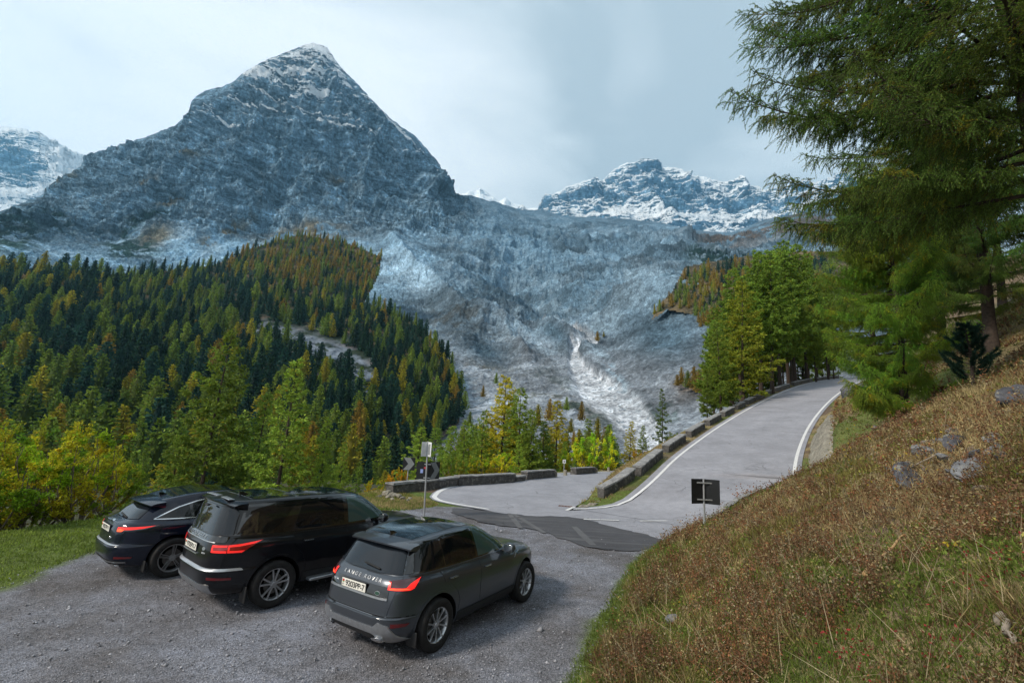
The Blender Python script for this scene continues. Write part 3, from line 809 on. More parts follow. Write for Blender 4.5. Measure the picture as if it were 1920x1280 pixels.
def mat_asphalt(name, base, dark=False):
    t = NT(name); p = t.coord()
    n = t.noise(p, 0.5, 6, 0.6); n2 = t.noise(p, 130, 3, 0.6); n3 = t.noise(p, 3.0, 5, .6)
    b = np.array(base)
    c = t.ramp(n, [(0.3, tuple(b * .82)), (0.7, tuple(b * 1.14))])
    c = t.mix(1.0, c, t.ramp(n2, [(0.3, 0.72), (0.7, 1.28)]), 'MULTIPLY')
    c = t.mix(0.6, c, t.ramp(n3, [(0.35, 0.85), (0.65, 1.12)]), 'MULTIPLY')
    # hairline cracks
    v = t.n('TexVoronoi', _feature='DISTANCE_TO_EDGE', Scale=0.33)
    w = t.n('VectorMath', _operation='ADD'); nn = t.n('TexNoise', Scale=1.1, Detail=6.0); t.l(p, nn.inputs[0])
    t.l(p, w.inputs[0]); t.l(nn.outputs['Color'], w.inputs[1]); t.l(w.outputs[0], v.inputs['Vector'])
    ck = t.ramp(v.outputs['Distance'], [(0.0, 1.0), (0.012, 0.0)])
    gate = t.ramp(t.noise(p, 0.22, 2), [(0.50, 0.0), (0.58, 0.75)])
    c = t.mix(t.math('MULTIPLY', ck, gate), c, tuple(b * .35))
    if dark:      # pale tyre drag marks
        mp = t.n('Mapping'); mp.inputs['Rotation'].default_value = (0, 0, 0.95); mp.inputs['Scale'].default_value = (0.22, 3.0, 1); t.l(p, mp.inputs[0])
        s = t.noise(mp.outputs[0], 1.0, 5, 0.6)
        c = t.mix(t.ramp(s, [(0.50, 0.0), (0.68, 0.45)]), c, (0.15, 0.148, 0.155))
    t.base(c, 0.85, 0.3); t.bump(n2, 0.35, 0.006); return t.m
M_ASPH = mat_asphalt('worn_asphalt', (0.258, 0.260, 0.292))
M_ASPH2 = mat_asphalt('fresh_asphalt', (0.060, 0.060, 0.068), True)
M_PAINT = simple('road_paint', (0.60, 0.60, 0.61), .8, .3, var=.28, scale=22)

# climbing road: left edge 0.35 m outside its white line, right edge at the foot of the slope
A_ = RL.copy(); A_[:, 0] -= dirs[:, 1] * .4; A_[:, 1] += dirs[:, 0] * .4
up = []
for k in range(len(RL)):
    pl = RL[k]
    w = RRw + .35
    up.append((pl[0] + dirs[k, 1] * w, pl[1] - dirs[k, 0] * w, pl[2]))
up = np.array(up)
# where the road fans out into the hairpin its far side follows the foot of the slope
k1 = i0
foot = TOE[(TOE[:, 1] > 17.9) & (TOE[:, 1] < RR_up[1, 1])]
ff = foot[np.linspace(0, len(foot) - 1, k1).astype(int)]
Bc = np.concatenate([ff, up[k1:]]); Bc[:k1, 0] += 0.25
road = ribbon('mountain_road', A_, Bc, M_ASPH, 0.014)
tag(road, 'grey asphalt road climbing behind the parapet blocks', 'road', kind='structure')
ground()
low = sheet('hairpin_road', LOW_POLY, zlow, 0.008, M_ASPH)
tag(low, 'flat grey asphalt of the hairpin bend', 'road', kind='structure')
PATCH = [tuple(gp(*q)[:2]) for q in LIGHT_EDGE] + [tuple(gp(*q)[:2]) for q in PATCH_LOW[1:]]
_pp = np.array(PATCH + PATCH[:1]); _q = []
for _a, _b in zip(_pp[:-1], _pp[1:]):
    for _t in np.arange(0, 1, .16 / max(.17, float(np.hypot(*(_b - _a))))):
        _c = _a + (_b - _a) * _t; _n = fbm(np.array([[_c[0] * 1.6, _c[1] * 1.6, .0], [_c[0] * 1.6, _c[1] * 1.6, 9.0]]), 4, .65, 61) - .5
        _q.append((_c[0] + _n[0] * .55, _c[1] + _n[1] * .55))
PATCH = _q
pt_ = sheet('asphalt_patch', PATCH, lambda x, y: 0 * x, 0.020, M_ASPH2, 1.0)
tag(pt_, 'dark newer asphalt where the lay-by meets the bend', 'road patch', kind='structure')

def line_strip(name, L, w, zoff, off=0.0, label=None, zf=None):
    L = np.array(L, float); d = np.gradient(L[:, :2], axis=0); d /= np.linalg.norm(d, axis=1, keepdims=True)
    wv = w if hasattr(w, '__len__') else np.full(len(L), w)
    A = L.copy(); B = L.copy()
    A[:, 0] -= d[:, 1] * (wv / 2 + off); A[:, 1] += d[:, 0] * (wv / 2 + off)
    B[:, 0] += d[:, 1] * (wv / 2 - off); B[:, 1] -= d[:, 0] * (wv / 2 - off)
    A[:, 2] += zoff; B[:, 2] += zoff; n = len(L); i = np.arange(n - 1)
    me = mesh_np(name, np.concatenate([A, B]), np.stack([i, n + i, n + i + 1, i + 1], -1), [M_PAINT], smooth=True)
    o = link(name, me); tag(o, label or 'white line painted on the asphalt', 'road marking', kind='structure'); return o
line_strip('road_marking', RL[0:], 0.15, 0.026, label='white edge line beside the parapet blocks')
rr = up[k1 - 3:].copy(); dr = dirs[k1 - 3:]; rr[:, 0] -= dr[:, 1] * .32; rr[:, 1] += dr[:, 0] * .32
line_strip('road_marking', rr, 0.17, 0.026, label='white edge line under the rocky cut')
outl = np.concatenate([LOW_TIP[::-1][:-1], LOW_OUT])
dd_ = np.concatenate([[0], np.cumsum(np.hypot(*np.diff(outl[:, :2], axis=0).T))])
wd = np.interp(dd_, [0, 3, 6, 12, 90], [.14, .24, .24, .14, .12])
ol = outl.copy(); dn = np.gradient(ol[:, :2], axis=0); dn /= np.linalg.norm(dn, axis=1, keepdims=True)
ol[:, 0] += dn[:, 1] * .22; ol[:, 1] -= dn[:, 0] * .22
line_strip('road_marking', ol, wd, 0.016, label='white line curving round the hairpin')
line_strip('road_marking', LOW_IN[:3], 0.15, 0.022, label='short white line at the tip of the verge')
for a, b in (((1094, 974), (1161, 976.5)), ((1200, 977.5), (1278, 976.5))):
    line_strip('road_marking', np.linspace(gp(*a), gp(*b), 5), 0.12, 0.031, label='white dash across the mouth of the climb')

M_DUST = mat_asphalt('dusty_drag_mark', (0.105, 0.105, 0.112))
for a, b, w in (((955, 963), (976, 991), .09), ((963, 964), (1021, 1000), .09), ((1077, 988), (1112, 1023), .11), ((905, 975), (1000, 969), .03)):
    p, q = gp(*a), gp(*b); d = (q - p)[:2]; d /= np.hypot(*d); n = np.array([-d[1], d[0]]) * w
    m_ = sheet('tyre_mark', [tuple(p[:2] - n), tuple(p[:2] + n * .8), tuple((p + q)[:2] / 2 + n * 1.1), tuple(q[:2] + n), tuple(q[:2] - n * .9), tuple((p + q)[:2] / 2 - n * 1.2)], lambda x, y: 0 * x, .0255, M_DUST, 3.0)
    tag(m_, 'pale tyre drag mark across the dark asphalt', 'tyre mark', kind='structure')
# ================================================================== parapets, stones, signs
def slope_hit(px, py):
    """where the line of sight meets the near ground"""
    r = ray(np.float64(px), np.float64(py)); s = np.linspace(1.5, 70, 3000); P = r[None] * s[:, None]; P[:, 2] += CAMH
    h = height(P[:, 0], P[:, 1]); i = int(np.argmax(P[:, 2] < h))
    return np.array([P[i, 0], P[i, 1], h[i]])
def mat_stone(name, base, top=None):
    t = NT(name); p = t.coord()
    n = t.noise(p, 2.5, 8, .68); n2 = t.noise(p, 14, 6, .65); v = t.n('TexVoronoi', _feature='DISTANCE_TO_EDGE', Scale=3.2); t.l(p, v.inputs['Vector'])
    b = np.array(base)
    c = t.ramp(n, [(.3, tuple(b * .5)), (.55, tuple(b)), (.75, tuple(b * 1.5))])
    c = t.mix(.8, c, t.ramp(n2, [(.3, .6), (.7, 1.35)]), 'MULTIPLY')
    li = t.ramp(t.noise(p, 5, 5, .7), [(.56, 0.), (.64, .75)])
    c = t.mix(li, c, (.26, .25, .21))
    t.base(c, .95, .15); t.bump(n2, .8, .03, t.bump(n, .8, .06)); return t.m
M_WALL = mat_stone('parapet_stone_shaded', (.105, .100, .098))  # wall faces turned from the light: their shade put into the colour
M_CAP = mat_stone('coping_stone_lit', (.26, .26, .265))  # tops catching the sky: their brightness put into the coping colour
M_ROCKN = mat_stone('field_rock', (.20, .205, .22))
M_ROCKD = mat_stone('dark_rock', (.09, .092, .105))
M_DRY = mat_stone('dry_stone', (.25, .23, .19))

def rough_block(name, label, pts, w, h, mats, cap=.09, group=None, cat='parapet', rag=.02, seed=0, side=-1, over=.03):
    """masonry block following the base points pts; body and coping slab"""
    rng = np.random.default_rng(seed); P = np.array(pts, float)
    L = smooth_line(P, .28, 1) if len(P) > 2 else np.linspace(P[0], P[1], max(3, int(np.hypot(*(P[1] - P[0])[:2]) / .28)))
    d = np.gradient(L[:, :2], axis=0); d /= np.linalg.norm(d, axis=1, keepdims=True); nrm = np.stack([-d[:, 1], d[:, 0]], 1)
    o = L[0].copy(); t = thing(name, label, cat, tuple(o), 0, group); L = L - o
    def slab(z0, z1, wa, wb, jit, ext=0.0):
        bm = bmesh.new(); K = 5; rings = []
        LL = L.copy()
        if ext: LL[0, :2] -= d[0] * ext; LL[-1, :2] += d[-1] * ext
        for i in range(len(LL)):
            ring = []
            prof = ([(wa, z0), (wa, z0 + (z1 - z0) * .5), (wa, z1 - .02), (wa + .02 if wa < wb else wa - .02, z1), ((wa + wb) / 2, z1 + .01), (wb - .02, z1), (wb, z1 - .02), (wb, z0 + (z1 - z0) * .5), (wb, z0)])
            for a, z in prof:
                j = rng.normal(size=3) * jit
                ring.append(bm.verts.new((LL[i, 0] + nrm[i, 0] * a + j[0], LL[i, 1] + nrm[i, 1] * a + j[1], LL[i, 2] + z + (j[2] * .6 if z > z0 else 0))))
            rings.append(ring)
        n = len(rings[0])
        for a, b in zip(rings, rings[1:]):
            for k in range(n): bm.faces.new((a[k], b[k], b[(k + 1) % n], a[(k + 1) % n]))
        bm.faces.new(rings[0]); bm.faces.new(rings[-1][::-1]); return bm
    bm_obj('wall_body', slab(-.25, h - cap, 0, w, rag), mats[0], t, smooth=40)
    bm_obj('coping', slab(h - cap + .002, h, -over, w + over, rag * .5, over), mats[1], t, smooth=40)
    return t

# blocks along the climb: start and end fractions read along the photograph, carried to the road line
def near_line(px, py):
    L = RL; q = np.array([project(p) for p in L]); return q
def project(p):
    x, y, z = p[0], p[1], p[2] - CAMH
    f = y * CT + z * ST; uz = -y * ST + z * CT; u = FPX * x / f; v = -FPX * uz / f
    return 960 + u * CR - v * SR, 640 + u * SR + v * CR
RS = np.concatenate([[0], np.cumsum(np.hypot(*np.diff(RL[:, :2], axis=0).T))])
RX = np.array([project(p)[0] for p in RL])
def along(s, off):
    p = np.array([np.interp(s, RS, RL[:, k]) for k in range(3)]); dd = np.array([np.interp(s, RS, dirs[:, k]) for k in range(2)])
    p[:2] += np.array([-dd[1], dd[0]]) * off; return p
def s_at_px(px, off):
    S = np.linspace(0, RS[-1], 1200); X = np.array([project(along(s, off))[0] for s in S]); return float(np.interp(px, X[np.argsort(X)], S[np.argsort(X)]))
BLK = [(1140, 1199), (1203, 1251), (1255, 1293), (1297, 1327), (1331, 1358), (1360, 1382), (1384, 1401), (1403, 1420), (1422, 1438), (1441, 1455), (1458, 1486), (1490, 1530), (1533, 1580)]
ordn = ['first and nearest', 'second', 'third', 'fourth', 'fifth', 'sixth', 'seventh', 'eighth', 'ninth', 'tenth', 'eleventh', 'twelfth', 'last and farthest']
for i, (a, b) in enumerate(BLK):
    off = .80 if i else 1.0
    s0, s1 = s_at_px(a, off), s_at_px(b, off); s1 -= .14 * (s1 - s0) + .22
    n = max(2, int((s1 - s0) / 1.5) + 1)
    pts = [along(s, off + (.28 if i == 0 and s == s0 else 0)) + np.array([0, 0, -.02]) for s in np.linspace(s0, s1, n)]
    rough_block('parapet_block', f'{ordn[i]} stone parapet block up the left edge of the climbing road', pts, .48, .56, (M_WALL, M_CAP), group='stone parapet blocks along the climb', seed=i, rag=.018)
# parapet pieces round the hairpin
PZ = [([(736, 926), (775, 921.5), (815, 917), (857, 911)], .50, 'long low curved parapet wall behind the sign pole'),
      ([(861, 911), (910, 908), (966, 904)], .56, 'parapet wall with pale worn face right of the curved one'),
      ([(968, 903), (986, 900.5)], .34, 'low broken parapet stub between two higher pieces'),
      ([(989, 899.5), (1041, 894.5)], .58, 'short parapet piece left of the small white marker post'),
      ([(1080, 889.5), (1116, 886)], .58, 'separate parapet piece in front of the round yellow bush')]
for i, (q, h, lb) in enumerate(PZ):
    pts = [gp(a, b, zlow(0, 0) if False else 0.0) for a, b in q]
    pts2 = []
    for (a, b), p in zip(q, pts):
        for _ in range(4): p = gp(a, b, float(zlow(0, np.float64(p[1]))))
        pts2.append(p)
    rough_block('parapet_wall', lb, pts2, .5, h, (M_WALL, M_CAP), seed=40 + i, rag=.03)

def rock(loc, s, mat, label, seed, rz=0., name='rock', cat='rock', tilt=(0, 0), sub=4, group=None):
    rng = np.random.default_rng(seed); bm = bmesh.new(); bmesh.ops.create_icosphere(bm, subdivisions=sub, radius=1.0)
    for _ in range(9):       # flat broken faces
        nv = Vector(rng.normal(size=3)).normalized(); c = rng.uniform(.55, .9)
        for v in bm.verts:
            e_ = v.co.dot(nv) - c
            if e_ > 0: v.co -= nv * e_
    co = np.array([v.co[:] for v in bm.verts]); k = fbm(co * 2.2 + seed, 5, .6, seed) - .5
    for v, q in zip(bm.verts, k): v.co = Vector((v.co.x * s[0], v.co.y * s[1], v.co.z * s[2])) * (1 + q * .35)
    o = bm_obj(name, bm, mat, smooth=28); o.location = loc; o.rotation_euler = (tilt[0], tilt[1], rz)
    return tag(o, label, cat, group)
for i, (px, py, s, m, lb, rz, tl) in enumerate([
    (1838, 884, (.58, .30, .11), M_ROCKN, 'large flat pale grey rock slab lying in the brown weeds', .45, (.5, -.25)),
    (1796, 837, (.36, .20, .15), M_ROCKD, 'blue grey pointed rock above the pale slab', .6, (.4, -.3)),
    (1706, 898, (.40, .22, .18), M_ROCKD, 'dark rock left of the pale slab under a bare branch', .9, (.3, -.5)),
    (1735, 852, (.22, .18, .12), M_ROCKN, 'small brownish broken rock between the dark rock and the pointed one', .2, (.3, .2)),
    (1912, 752, (.34, .28, .26), M_ROCKD, 'rounded dark rock cut by the picture edge above the pale slab', .2, (.2, .1)),
    (1672, 672, (.30, .2, .14), M_ROCKN, 'grey rock half buried beneath the bright green larch', .4, (.3, 0)),
    (1262, 1166, (.12, .09, .07), M_ROCKN, 'small grey rock low on the slope near the gravel', .4, (0, 0)),
    (1592, 742, (.55, .4, .42), M_ROCKD, 'dark overhanging rock at the top of the road cutting', .3, (.2, .2)),
    (1628, 730, (.5, .35, .25), M_ROCKD, 'second dark rock right of the overhanging one', .1, (.1, .3)),
    (1640, 802, (.20, .15, .12), M_ROCKN, 'small light stone in the brown weeds above the rubble cutting', .1, (0, 0)),
    (1862, 826, (.20, .12, .07), M_ROCKN, 'thin tan stone above the pale slab', .5, (.4, -.2)),
    (1790, 812, (.22, .12, .07), M_ROCKN, 'thin flat stone above the blue grey rock', .3, (.4, -.1)),
]):
    q = slope_hit(px, py); sc = q[1] / 9.0 if py < 800 and px < 1700 else 1.0
    rock(tuple(q + np.array([0, 0, .03])), [a * max(.8, min(sc, 2.2)) for a in s], m, lb, 60 + i, rz, tilt=tl)
M_ROCKT = mat_stone('tan_rock', (.20, .165, .13))
_r = np.random.default_rng(17)
for i in range(34):
    px, py = _r.uniform(1670, 1915), 0; py = 905 - (px - 1670) * .30 + _r.normal() * 34
    q = slope_hit(px, py); a = _r.uniform(.05, .15)
    rock(tuple(q + np.array([0, 0, .02])), (a * 1.3, a * .8, a * .5), (M_ROCKT, M_ROCKN, M_ROCKD)[i % 3], 'small broken stone on the bare patch around the pale slab', 200 + i, _r.uniform(0, 3), 'broken_stone', 'stone', (_r.normal() * .4, _r.normal() * .4), 2, 'broken stones around the pale slab')
# the tumbled end of the long parapet
E0 = gp(738, 930)
for i, (dx, dy, s) in enumerate([(-.25, -.1, .28), (.05, -.35, .24), (.35, -.55, .20), (-.1, -.7, .16), (.6, -.9, .15), (.9, -.7, .13), (.2, -1.1, .12), (-.5, -.6, .14), (.9, -1.2, .10)]):
    rock((E0[0] + dx, E0[1] + dy, s * .35), (s, s * .8, s * .7), M_DRY, 'pale tumbled stone at the broken end of the curved parapet', 90 + i, i, 'tumbled_stone', 'stone', sub=3, group='tumbled stones at the parapet end')
# kerb stones at the tip of the verge
for i, (a, b) in enumerate(((1112, 948), (1124, 944), (1137, 940), (1096, 951))):
    q = gp(a, b); rock((q[0], q[1], .05), (.34, .16, .11), M_DRY, 'long pale kerb stone at the tip of the grass verge', 110 + i, .55, 'kerb_stone', 'kerb stone', sub=3, group='kerb stones at the verge tip')
# rubble face of the cutting under the slope
def cutting():
    s0, s1 = s_at_px(1500, -6.9), s_at_px(1545, -6.9); ss = np.linspace(RS[i0] + 1.0, RS[i0] + 17.5, 90); bm = bmesh.new(); rows = []
    for j in range(16):
        r_ = []
        for s in ss:
            p = along(s, -(RRw + .55)); dd = np.array([np.interp(s, RS, dirs[:, k]) for k in range(2)]); n = np.array([dd[1], -dd[0]])
            e_ = math.sin(pi * np.clip((s - ss[0]) / (ss[-1] - ss[0]), 0, 1)) ** .5
            hz = 1.85 * e_ * j / 15; q = p + np.array([n[0], n[1], 0]) * (.05 + 1.05 * (j / 15) ** 1.1) + np.array([0, 0, hz - .1])
            k = fbm(np.array([[s * 2.6, hz * 3.5, 0]]), 4, .6, 9)[0] - .5; q[:2] -= n * k * .35
            r_.append(bm.verts.new(tuple(q)))
        rows.append(r_)
    top = []
    for s, v in zip(ss, rows[-1]):
        dd = np.array([np.interp(s, RS, dirs[:, k]) for k in range(2)]); top.append(bm.verts.new(v.co + Vector((dd[1] * 1.3, -dd[0] * 1.3, .1))))
    rows.append(top)
    for a, b in zip(rows, rows[1:]):
        for k in range(len(a) - 1): bm.faces.new((a[k], a[k + 1], b[k + 1], b[k]))
    o = bm_obj('rubble_wall', bm, M_DRY, smooth=50); tag(o, 'rough pale rubble face where the slope was cut for the road', 'rubble wall')
cutting()
# low edging beside the sign on the right
def edging():
    pts = [(7.15, 18.15), (7.9, 18.95), (8.8, 19.75), (9.9, 20.6), (11.0, 21.5), (12.1, 22.3)]
    pts = [np.array([a, b, float(seg_near(np.array([a]), np.array([b]), TOE)[2][0])]) for a, b in pts]
    rough_block('stone_edging', 'low stone edging between the road and the slope by the folded sign', pts, .2, .20, (M_DRY, M_CAP), cap=.05, cat='edging', seed=77, rag=.02)
edging()

# fallen stick and dead branches
def stick(a, b, r, label, seed, mat, lift=.05, bend=.05, name='fallen_stick', cat='stick'):
    p, q = slope_hit(*a), slope_hit(*b); rng = np.random.default_rng(seed); o = p.copy(); bm = bmesh.new(); n = 9
    pts = [p + (q - p) * t + np.array([0, 0, lift]) + rng.normal(size=3) * bend * .2 for t in np.linspace(0, 1, n)]
    for k in range(1, n - 1): pts[k][2] = max(pts[k][2], float(height(pts[k][:1], pts[k][1:2])[0]) + lift)
    tube(bm, [tuple(x - o) for x in pts], [r * (1 - .45 * t) for t in np.linspace(0, 1, n)], 8)
    x = bm_obj(name, bm, mat, None, tuple(o), 60); tag(x, label, cat)
M_WOODP = simple('peeled_wood', (.42, .27, .13), .8, .2, var=.25, scale=12, bump=.4)
M_WOODG = simple('grey_wood', (.25, .21, .17), .9, .2, var=.3, scale=12, bump=.4)
stick((1622, 1086), (1698, 1010), .022, 'peeled orange stick lying on the slope', 1, M_WOODP)
stick((1676, 908), (1762, 868), .018, 'thin bare branch leaning across the dark rock', 2, M_WOODG, .12)
stick((1870, 1168), (1905, 1225), .03, 'grey dead branch at the lower right in the weeds', 3, M_WOODG)
stick((1780, 905), (1915, 868), .015, 'long thin root running below the pale slab', 4, M_WOODG, .06)
stick((1650, 600), (1720, 588), .03, 'grey dead branch under the larches', 5, M_WOODG, .1)

# ------------------------------------------------------------------ signs
M_GALV = simple('galvanised_steel', (.42, .43, .45), .45, .5, .7, .1, 20)
M_BLACK = simple('black_sheet', (.010, .011, .013), .5, .4, var=.3)
M_GREY = simple('grey_chevron', (.20, .215, .225), .55, .4)
M_WHITE = simple('white_sheet', (.62, .63, .64), .5, .4)
M_BLUEST = simple('blue_sticker', (.25, .32, .62), .5, .4)
M_REDST = simple('red_sticker', (.45, .04, .06), .5, .4)
def plate(bm, w, h, th, M): box(bm, -w / 2, w / 2, -th / 2, th / 2, -h / 2, h / 2, M, .004)
def poly_plate(bm, pts, y0, y1, M):
    a = [bm.verts.new(M @ Vector((p[0], y0, p[1]))) for p in pts]; b = [bm.verts.new(M @ Vector((p[0], y1, p[1]))) for p in pts]; n = len(pts)
    bm.faces.new(a); bm.faces.new(b[::-1])
    for k in range(n): bm.faces.new((a[k], b[k], b[(k + 1) % n], a[(k + 1) % n]))
def post_at(name, label, base, top_px, r, cat='sign', lean=0.0):
    h = float(at(top_px[0], top_px[1], base[1] * CT + (base[2] - CAMH) * ST)[2]) - base[2]
    t = thing(name, label, cat, tuple(base)); bm = bmesh.new(); tube(bm, [(0, 0, -.2), (lean * h, 0, h)], r, 12); bm_obj('post', bm, M_GALV, t, smooth=60); return t, h
# thin pole in front of the chevrons; folded white distance plates on top
base = gp(795, 970, 0.0)
t, h = post_at('sign_pole', 'thin grey pole with folded white plates behind the nearest car', base, (799, 828), .030, lean=-.035)
bm = bmesh.new(); M_ = Matrix.Translation((-.035 * h, 0, h - .28)) @ Matrix.Rotation(-.95, 4, 'Z') @ Matrix.Translation((.17, 0, 0)); plate(bm, .30, .52, .012, M_)
f1 = bm_obj('plate', bm, M_WHITE, t)
bm = bmesh.new(); M2 = Matrix.Translation((-.035 * h, 0, h - .28)) @ Matrix.Rotation(-2.25, 4, 'Z') @ Matrix.Translation((.15, 0, 0)); plate(bm, .26, .52, .012, M2); bm_obj('plate', bm, M_WHITE, t)
bm = bmesh.new(); plate(bm, .15, .38, .012, M_ @ Matrix.Translation((0, -.012, 0))); bm_obj('grey_panel', bm, M_GREY, f1)
# black folded board strapped to that pole: the back of a chevron with old stickers, and its far wing seen from the front
d0 = base[1] * CT + (base[2] - CAMH) * ST
def on(px, py, d=None): return Vector(at(px, py, d or d0)) - Vector(base)
tb = thing('chevron_board', 'black folded board strapped to the thin pole with old stickers on its back', 'sign', tuple(base))
c1, c2 = on(790, 870), on(778, 901)
zt, zb = on(790, 867).z, on(790, 900).z; xl = on(777.5, 885).x; xr = on(802, 885).x
bm = bmesh.new(); Mx = Matrix.Translation(((xl + xr) / 2, .07, (zt + zb) / 2)); plate(bm, xr - xl, zt - zb, .012, Mx); pb = bm_obj('board', bm, M_BLACK, tb)
bm = bmesh.new(); box(bm, -.05, .05, -.003, .003, -.07, .07, Mx @ Matrix.Translation((-.05, -.010, -.02)), .002); bm_obj('sticker', bm, M_BLUEST, pb)
bm = bmesh.new(); box(bm, -.035, .035, -.003, .003, -.035, .035, Mx @ Matrix.Translation((.06, -.010, .10)), .002); bm_obj('sticker', bm, M_REDST, pb)
for zz in (zt - .08, zb + .06):
    bm = bmesh.new(); box(bm, -.14, .10, -.012, .012, -.018, .018, Matrix.Translation((-.02, .055, zz)), .003); bm_obj('strap', bm, M_GALV, tb)
Mw = Matrix.Translation((xr, .07, (zt + zb) / 2)) @ Matrix.Rotation(1.02, 4, 'Z') @ Matrix.Translation((.29, 0, 0))
bm = bmesh.new(); plate(bm, .58, zt - zb, .012, Mw); wg = bm_obj('wing', bm, M_BLACK, tb)
hh = (zt - zb) / 2
bm = bmesh.new(); poly_plate(bm, [(-.27, hh * .95), (.02, hh * .95), (.27, 0), (.02, -hh * .95), (-.27, -hh * .95), (-.02, 0)], -.008, -.013, Mw); bm_obj('chevron', bm, M_GREY, wg)
# the free standing chevron
b2 = gp(762, 916, 0.0); dz = b2[1] * CT + (b2[2] - CAMH) * ST
t, h = post_at('chevron_sign', 'square black sign with a grey chevron pointing right behind the curved parapet', b2, (762, 864), .028)
w2 = (774.5 - 752) / FPX * dz; h2 = (881.5 - 858) / FPX * dz; zc = float(at(763, 869.5, dz)[2]) - b2[2]
Mc = Matrix.Translation((0.02, -.05, zc)) @ Matrix.Rotation(.12, 4, 'Z')
bm = bmesh.new(); plate(bm, w2, h2, .012, Mc); bo = bm_obj('board', bm, M_BLACK, t)
a, b = w2 / 2 * .92, h2 / 2 * .96
bm = bmesh.new(); poly_plate(bm, [(-a, b), (a * .18, b), (a, 0), (a * .18, -b), (-a, -b), (-a * .12, 0)], -.008, -.013, Mc); bm_obj('chevron', bm, M_GREY, bo)
# folded sign on the right, seen from the back
b3 = slope_hit(1321, 985); d3 = b3[1] * CT + (b3[2] - CAMH) * ST
t, h = post_at('folded_sign', 'back of a folded black sign on a grey post at the foot of the slope', b3, (1319.5, 899), .033)
def w3(px, py): return Vector(at(px, py, d3)) - Vector(b3)
zt, zb = w3(1321, 899).z, w3(1321, 945).z; zc = (zt + zb) / 2; wd = (1350 - 1296) / FPX * d3 / 2
for sg, lb in ((-1, 'left'), (1, 'right')):
    Mx = Matrix.Translation((0, .06, zc)) @ Matrix.Rotation(-sg * .42, 4, 'Z') @ Matrix.Translation((sg * wd * .54, 0, 0))
    bm = bmesh.new(); plate(bm, wd * 1.1, zt - zb, .012, Mx); bm_obj('panel', bm, M_BLACK, t)
for zz in (zt - .12, zb + .13):
    bm = bmesh.new(); box(bm, -wd * .55, wd * .6, -.012, .012, -.022, .022, Matrix.Translation((0, -.045, zz)), .004); bm_obj('bracket', bm, M_GALV, t)
bm = bmesh.new(); lathe(bm, [(0.001, 0), (.05, 0), (.05, .16), (.001, .16)], 12, Matrix.Rotation(pi / 2, 4, 'X')); bm_obj('post_foot', bm, M_GALV, t)
# small white marker on a thin post, and stone markers
b4 = gp(1057, 893, float(zlow(0, np.float64(42)))); d4 = b4[1] * CT + (b4[2] - CAMH) * ST
t, h = post_at('marker_post', 'small white marker plate on a thin post behind the road', b4, (1057, 862), .03)
bm = bmesh.new(); plate(bm, .26, .30, .02, Matrix.Translation((0, -.04, h - .13))); pm = bm_obj('plate', bm, M_WHITE, t)
bm = bmesh.new(); plate(bm, .12, .14, .004, Matrix.Translation((0, -.055, h - .13))); bm_obj('grey_panel', bm, M_GREY, pm)
for i, (a, b, lb) in enumerate(((1041, 894, 'squat pale stone marker at the end of the short parapet piece'), (1060, 891, 'squat pale stone marker at the foot of the thin marker post'), (1118, 886, 'squat pale stone marker right of the separate parapet piece'), (1141, 883, 'lone pale stone marker farthest along the lower road'))):
    p = gp(a, b, 0.0)
    for _ in range(4): p = gp(a, b, float(zlow(0, np.float64(p[1]))))
    bm = bmesh.new(); lathe(bm, [(0.001, -.1), (.16, -.1), (.15, .30), (.11, .44), (.001, .46)], 14, Matrix.Rotation(pi / 2, 4, 'X'))
    for v in bm.verts: v.co.z = abs(v.co.z) if v.co.z > .11 else v.co.z
    o = bm_obj('stone_marker', bm, M_DRY, None, tuple(p), 50); tag(o, lb, 'stone marker')
# rusty drain grate near the tip of the verge
q = gp(1064, 949.5); bm = bmesh.new()
for k in range(6): box(bm, -.5 + k * .17, -.40 + k * .17, -.14, .14, .012, .03)
box(bm, -.52, .47, -.17, -.14, .010, .034); box(bm, -.52, .47, .14, .17, .010, .034)
o = bm_obj('drain_grate', bm, simple('rust', (.12, .065, .05), .9, .2, var=.3), None, (q[0], q[1], -.008)); o.scale = (.8, .8, .9); o.rotation_euler.z = -.25; tag(o, 'rusty drain grate in the asphalt at the tip of the verge', 'drain grate')
# ================================================================== vegetation
M_BARK = simple('bark', (0.060, 0.046, 0.038), .95, .1, var=.35, scale=9, bump=.8)
M_BARK2 = simple('pale_bark', (0.13, 0.105, 0.085), .95, .1, var=.35, scale=14, bump=.6)
M_NEEDLE = leafy('needles')
M_NEEDLE_MASS = leafy('needles_of_the_wood', use_obj=False)
M_LEAF = leafy('shrub_leaves', trans=.45)

def unit(v): return v / (np.linalg.norm(v, axis=-1, keepdims=True) + 1e-9)

def blades(rng, P, D, L, W, tri=False):
    """leaf-sized faces from P along D; (N,3),(N,3),(N,),(N,)"""
    n = len(P); D = unit(D)
    S = unit(np.cross(D, rng.normal(size=(n, 3)))) * W[:, None] * .5
    T = P + D * L[:, None]
    if tri:
        V = np.stack([P - S, P + S, T], 1).reshape(-1, 3)
        return V, np.arange(3 * n).reshape(-1, 3)
    M_ = P + D * L[:, None] * .45
    V = np.stack([P, M_ + S, T, M_ - S], 1).reshape(-1, 3)
    return V, np.arange(4 * n).reshape(-1, 4)

def tint_of(rng, n, k, lo=.6, hi=1.4, warm=.0):
    # (leaf to leaf variation)
    b = rng.uniform(lo, hi, n)
    c = np.stack([b * rng.uniform(.86, 1.1, n), b, b * rng.uniform(.7, 1.1, n)], -1)
    w = rng.random(n) < warm
    c[w] *= np.array([1.9, 1.05, .7])
    return np.repeat(c, k, 0)

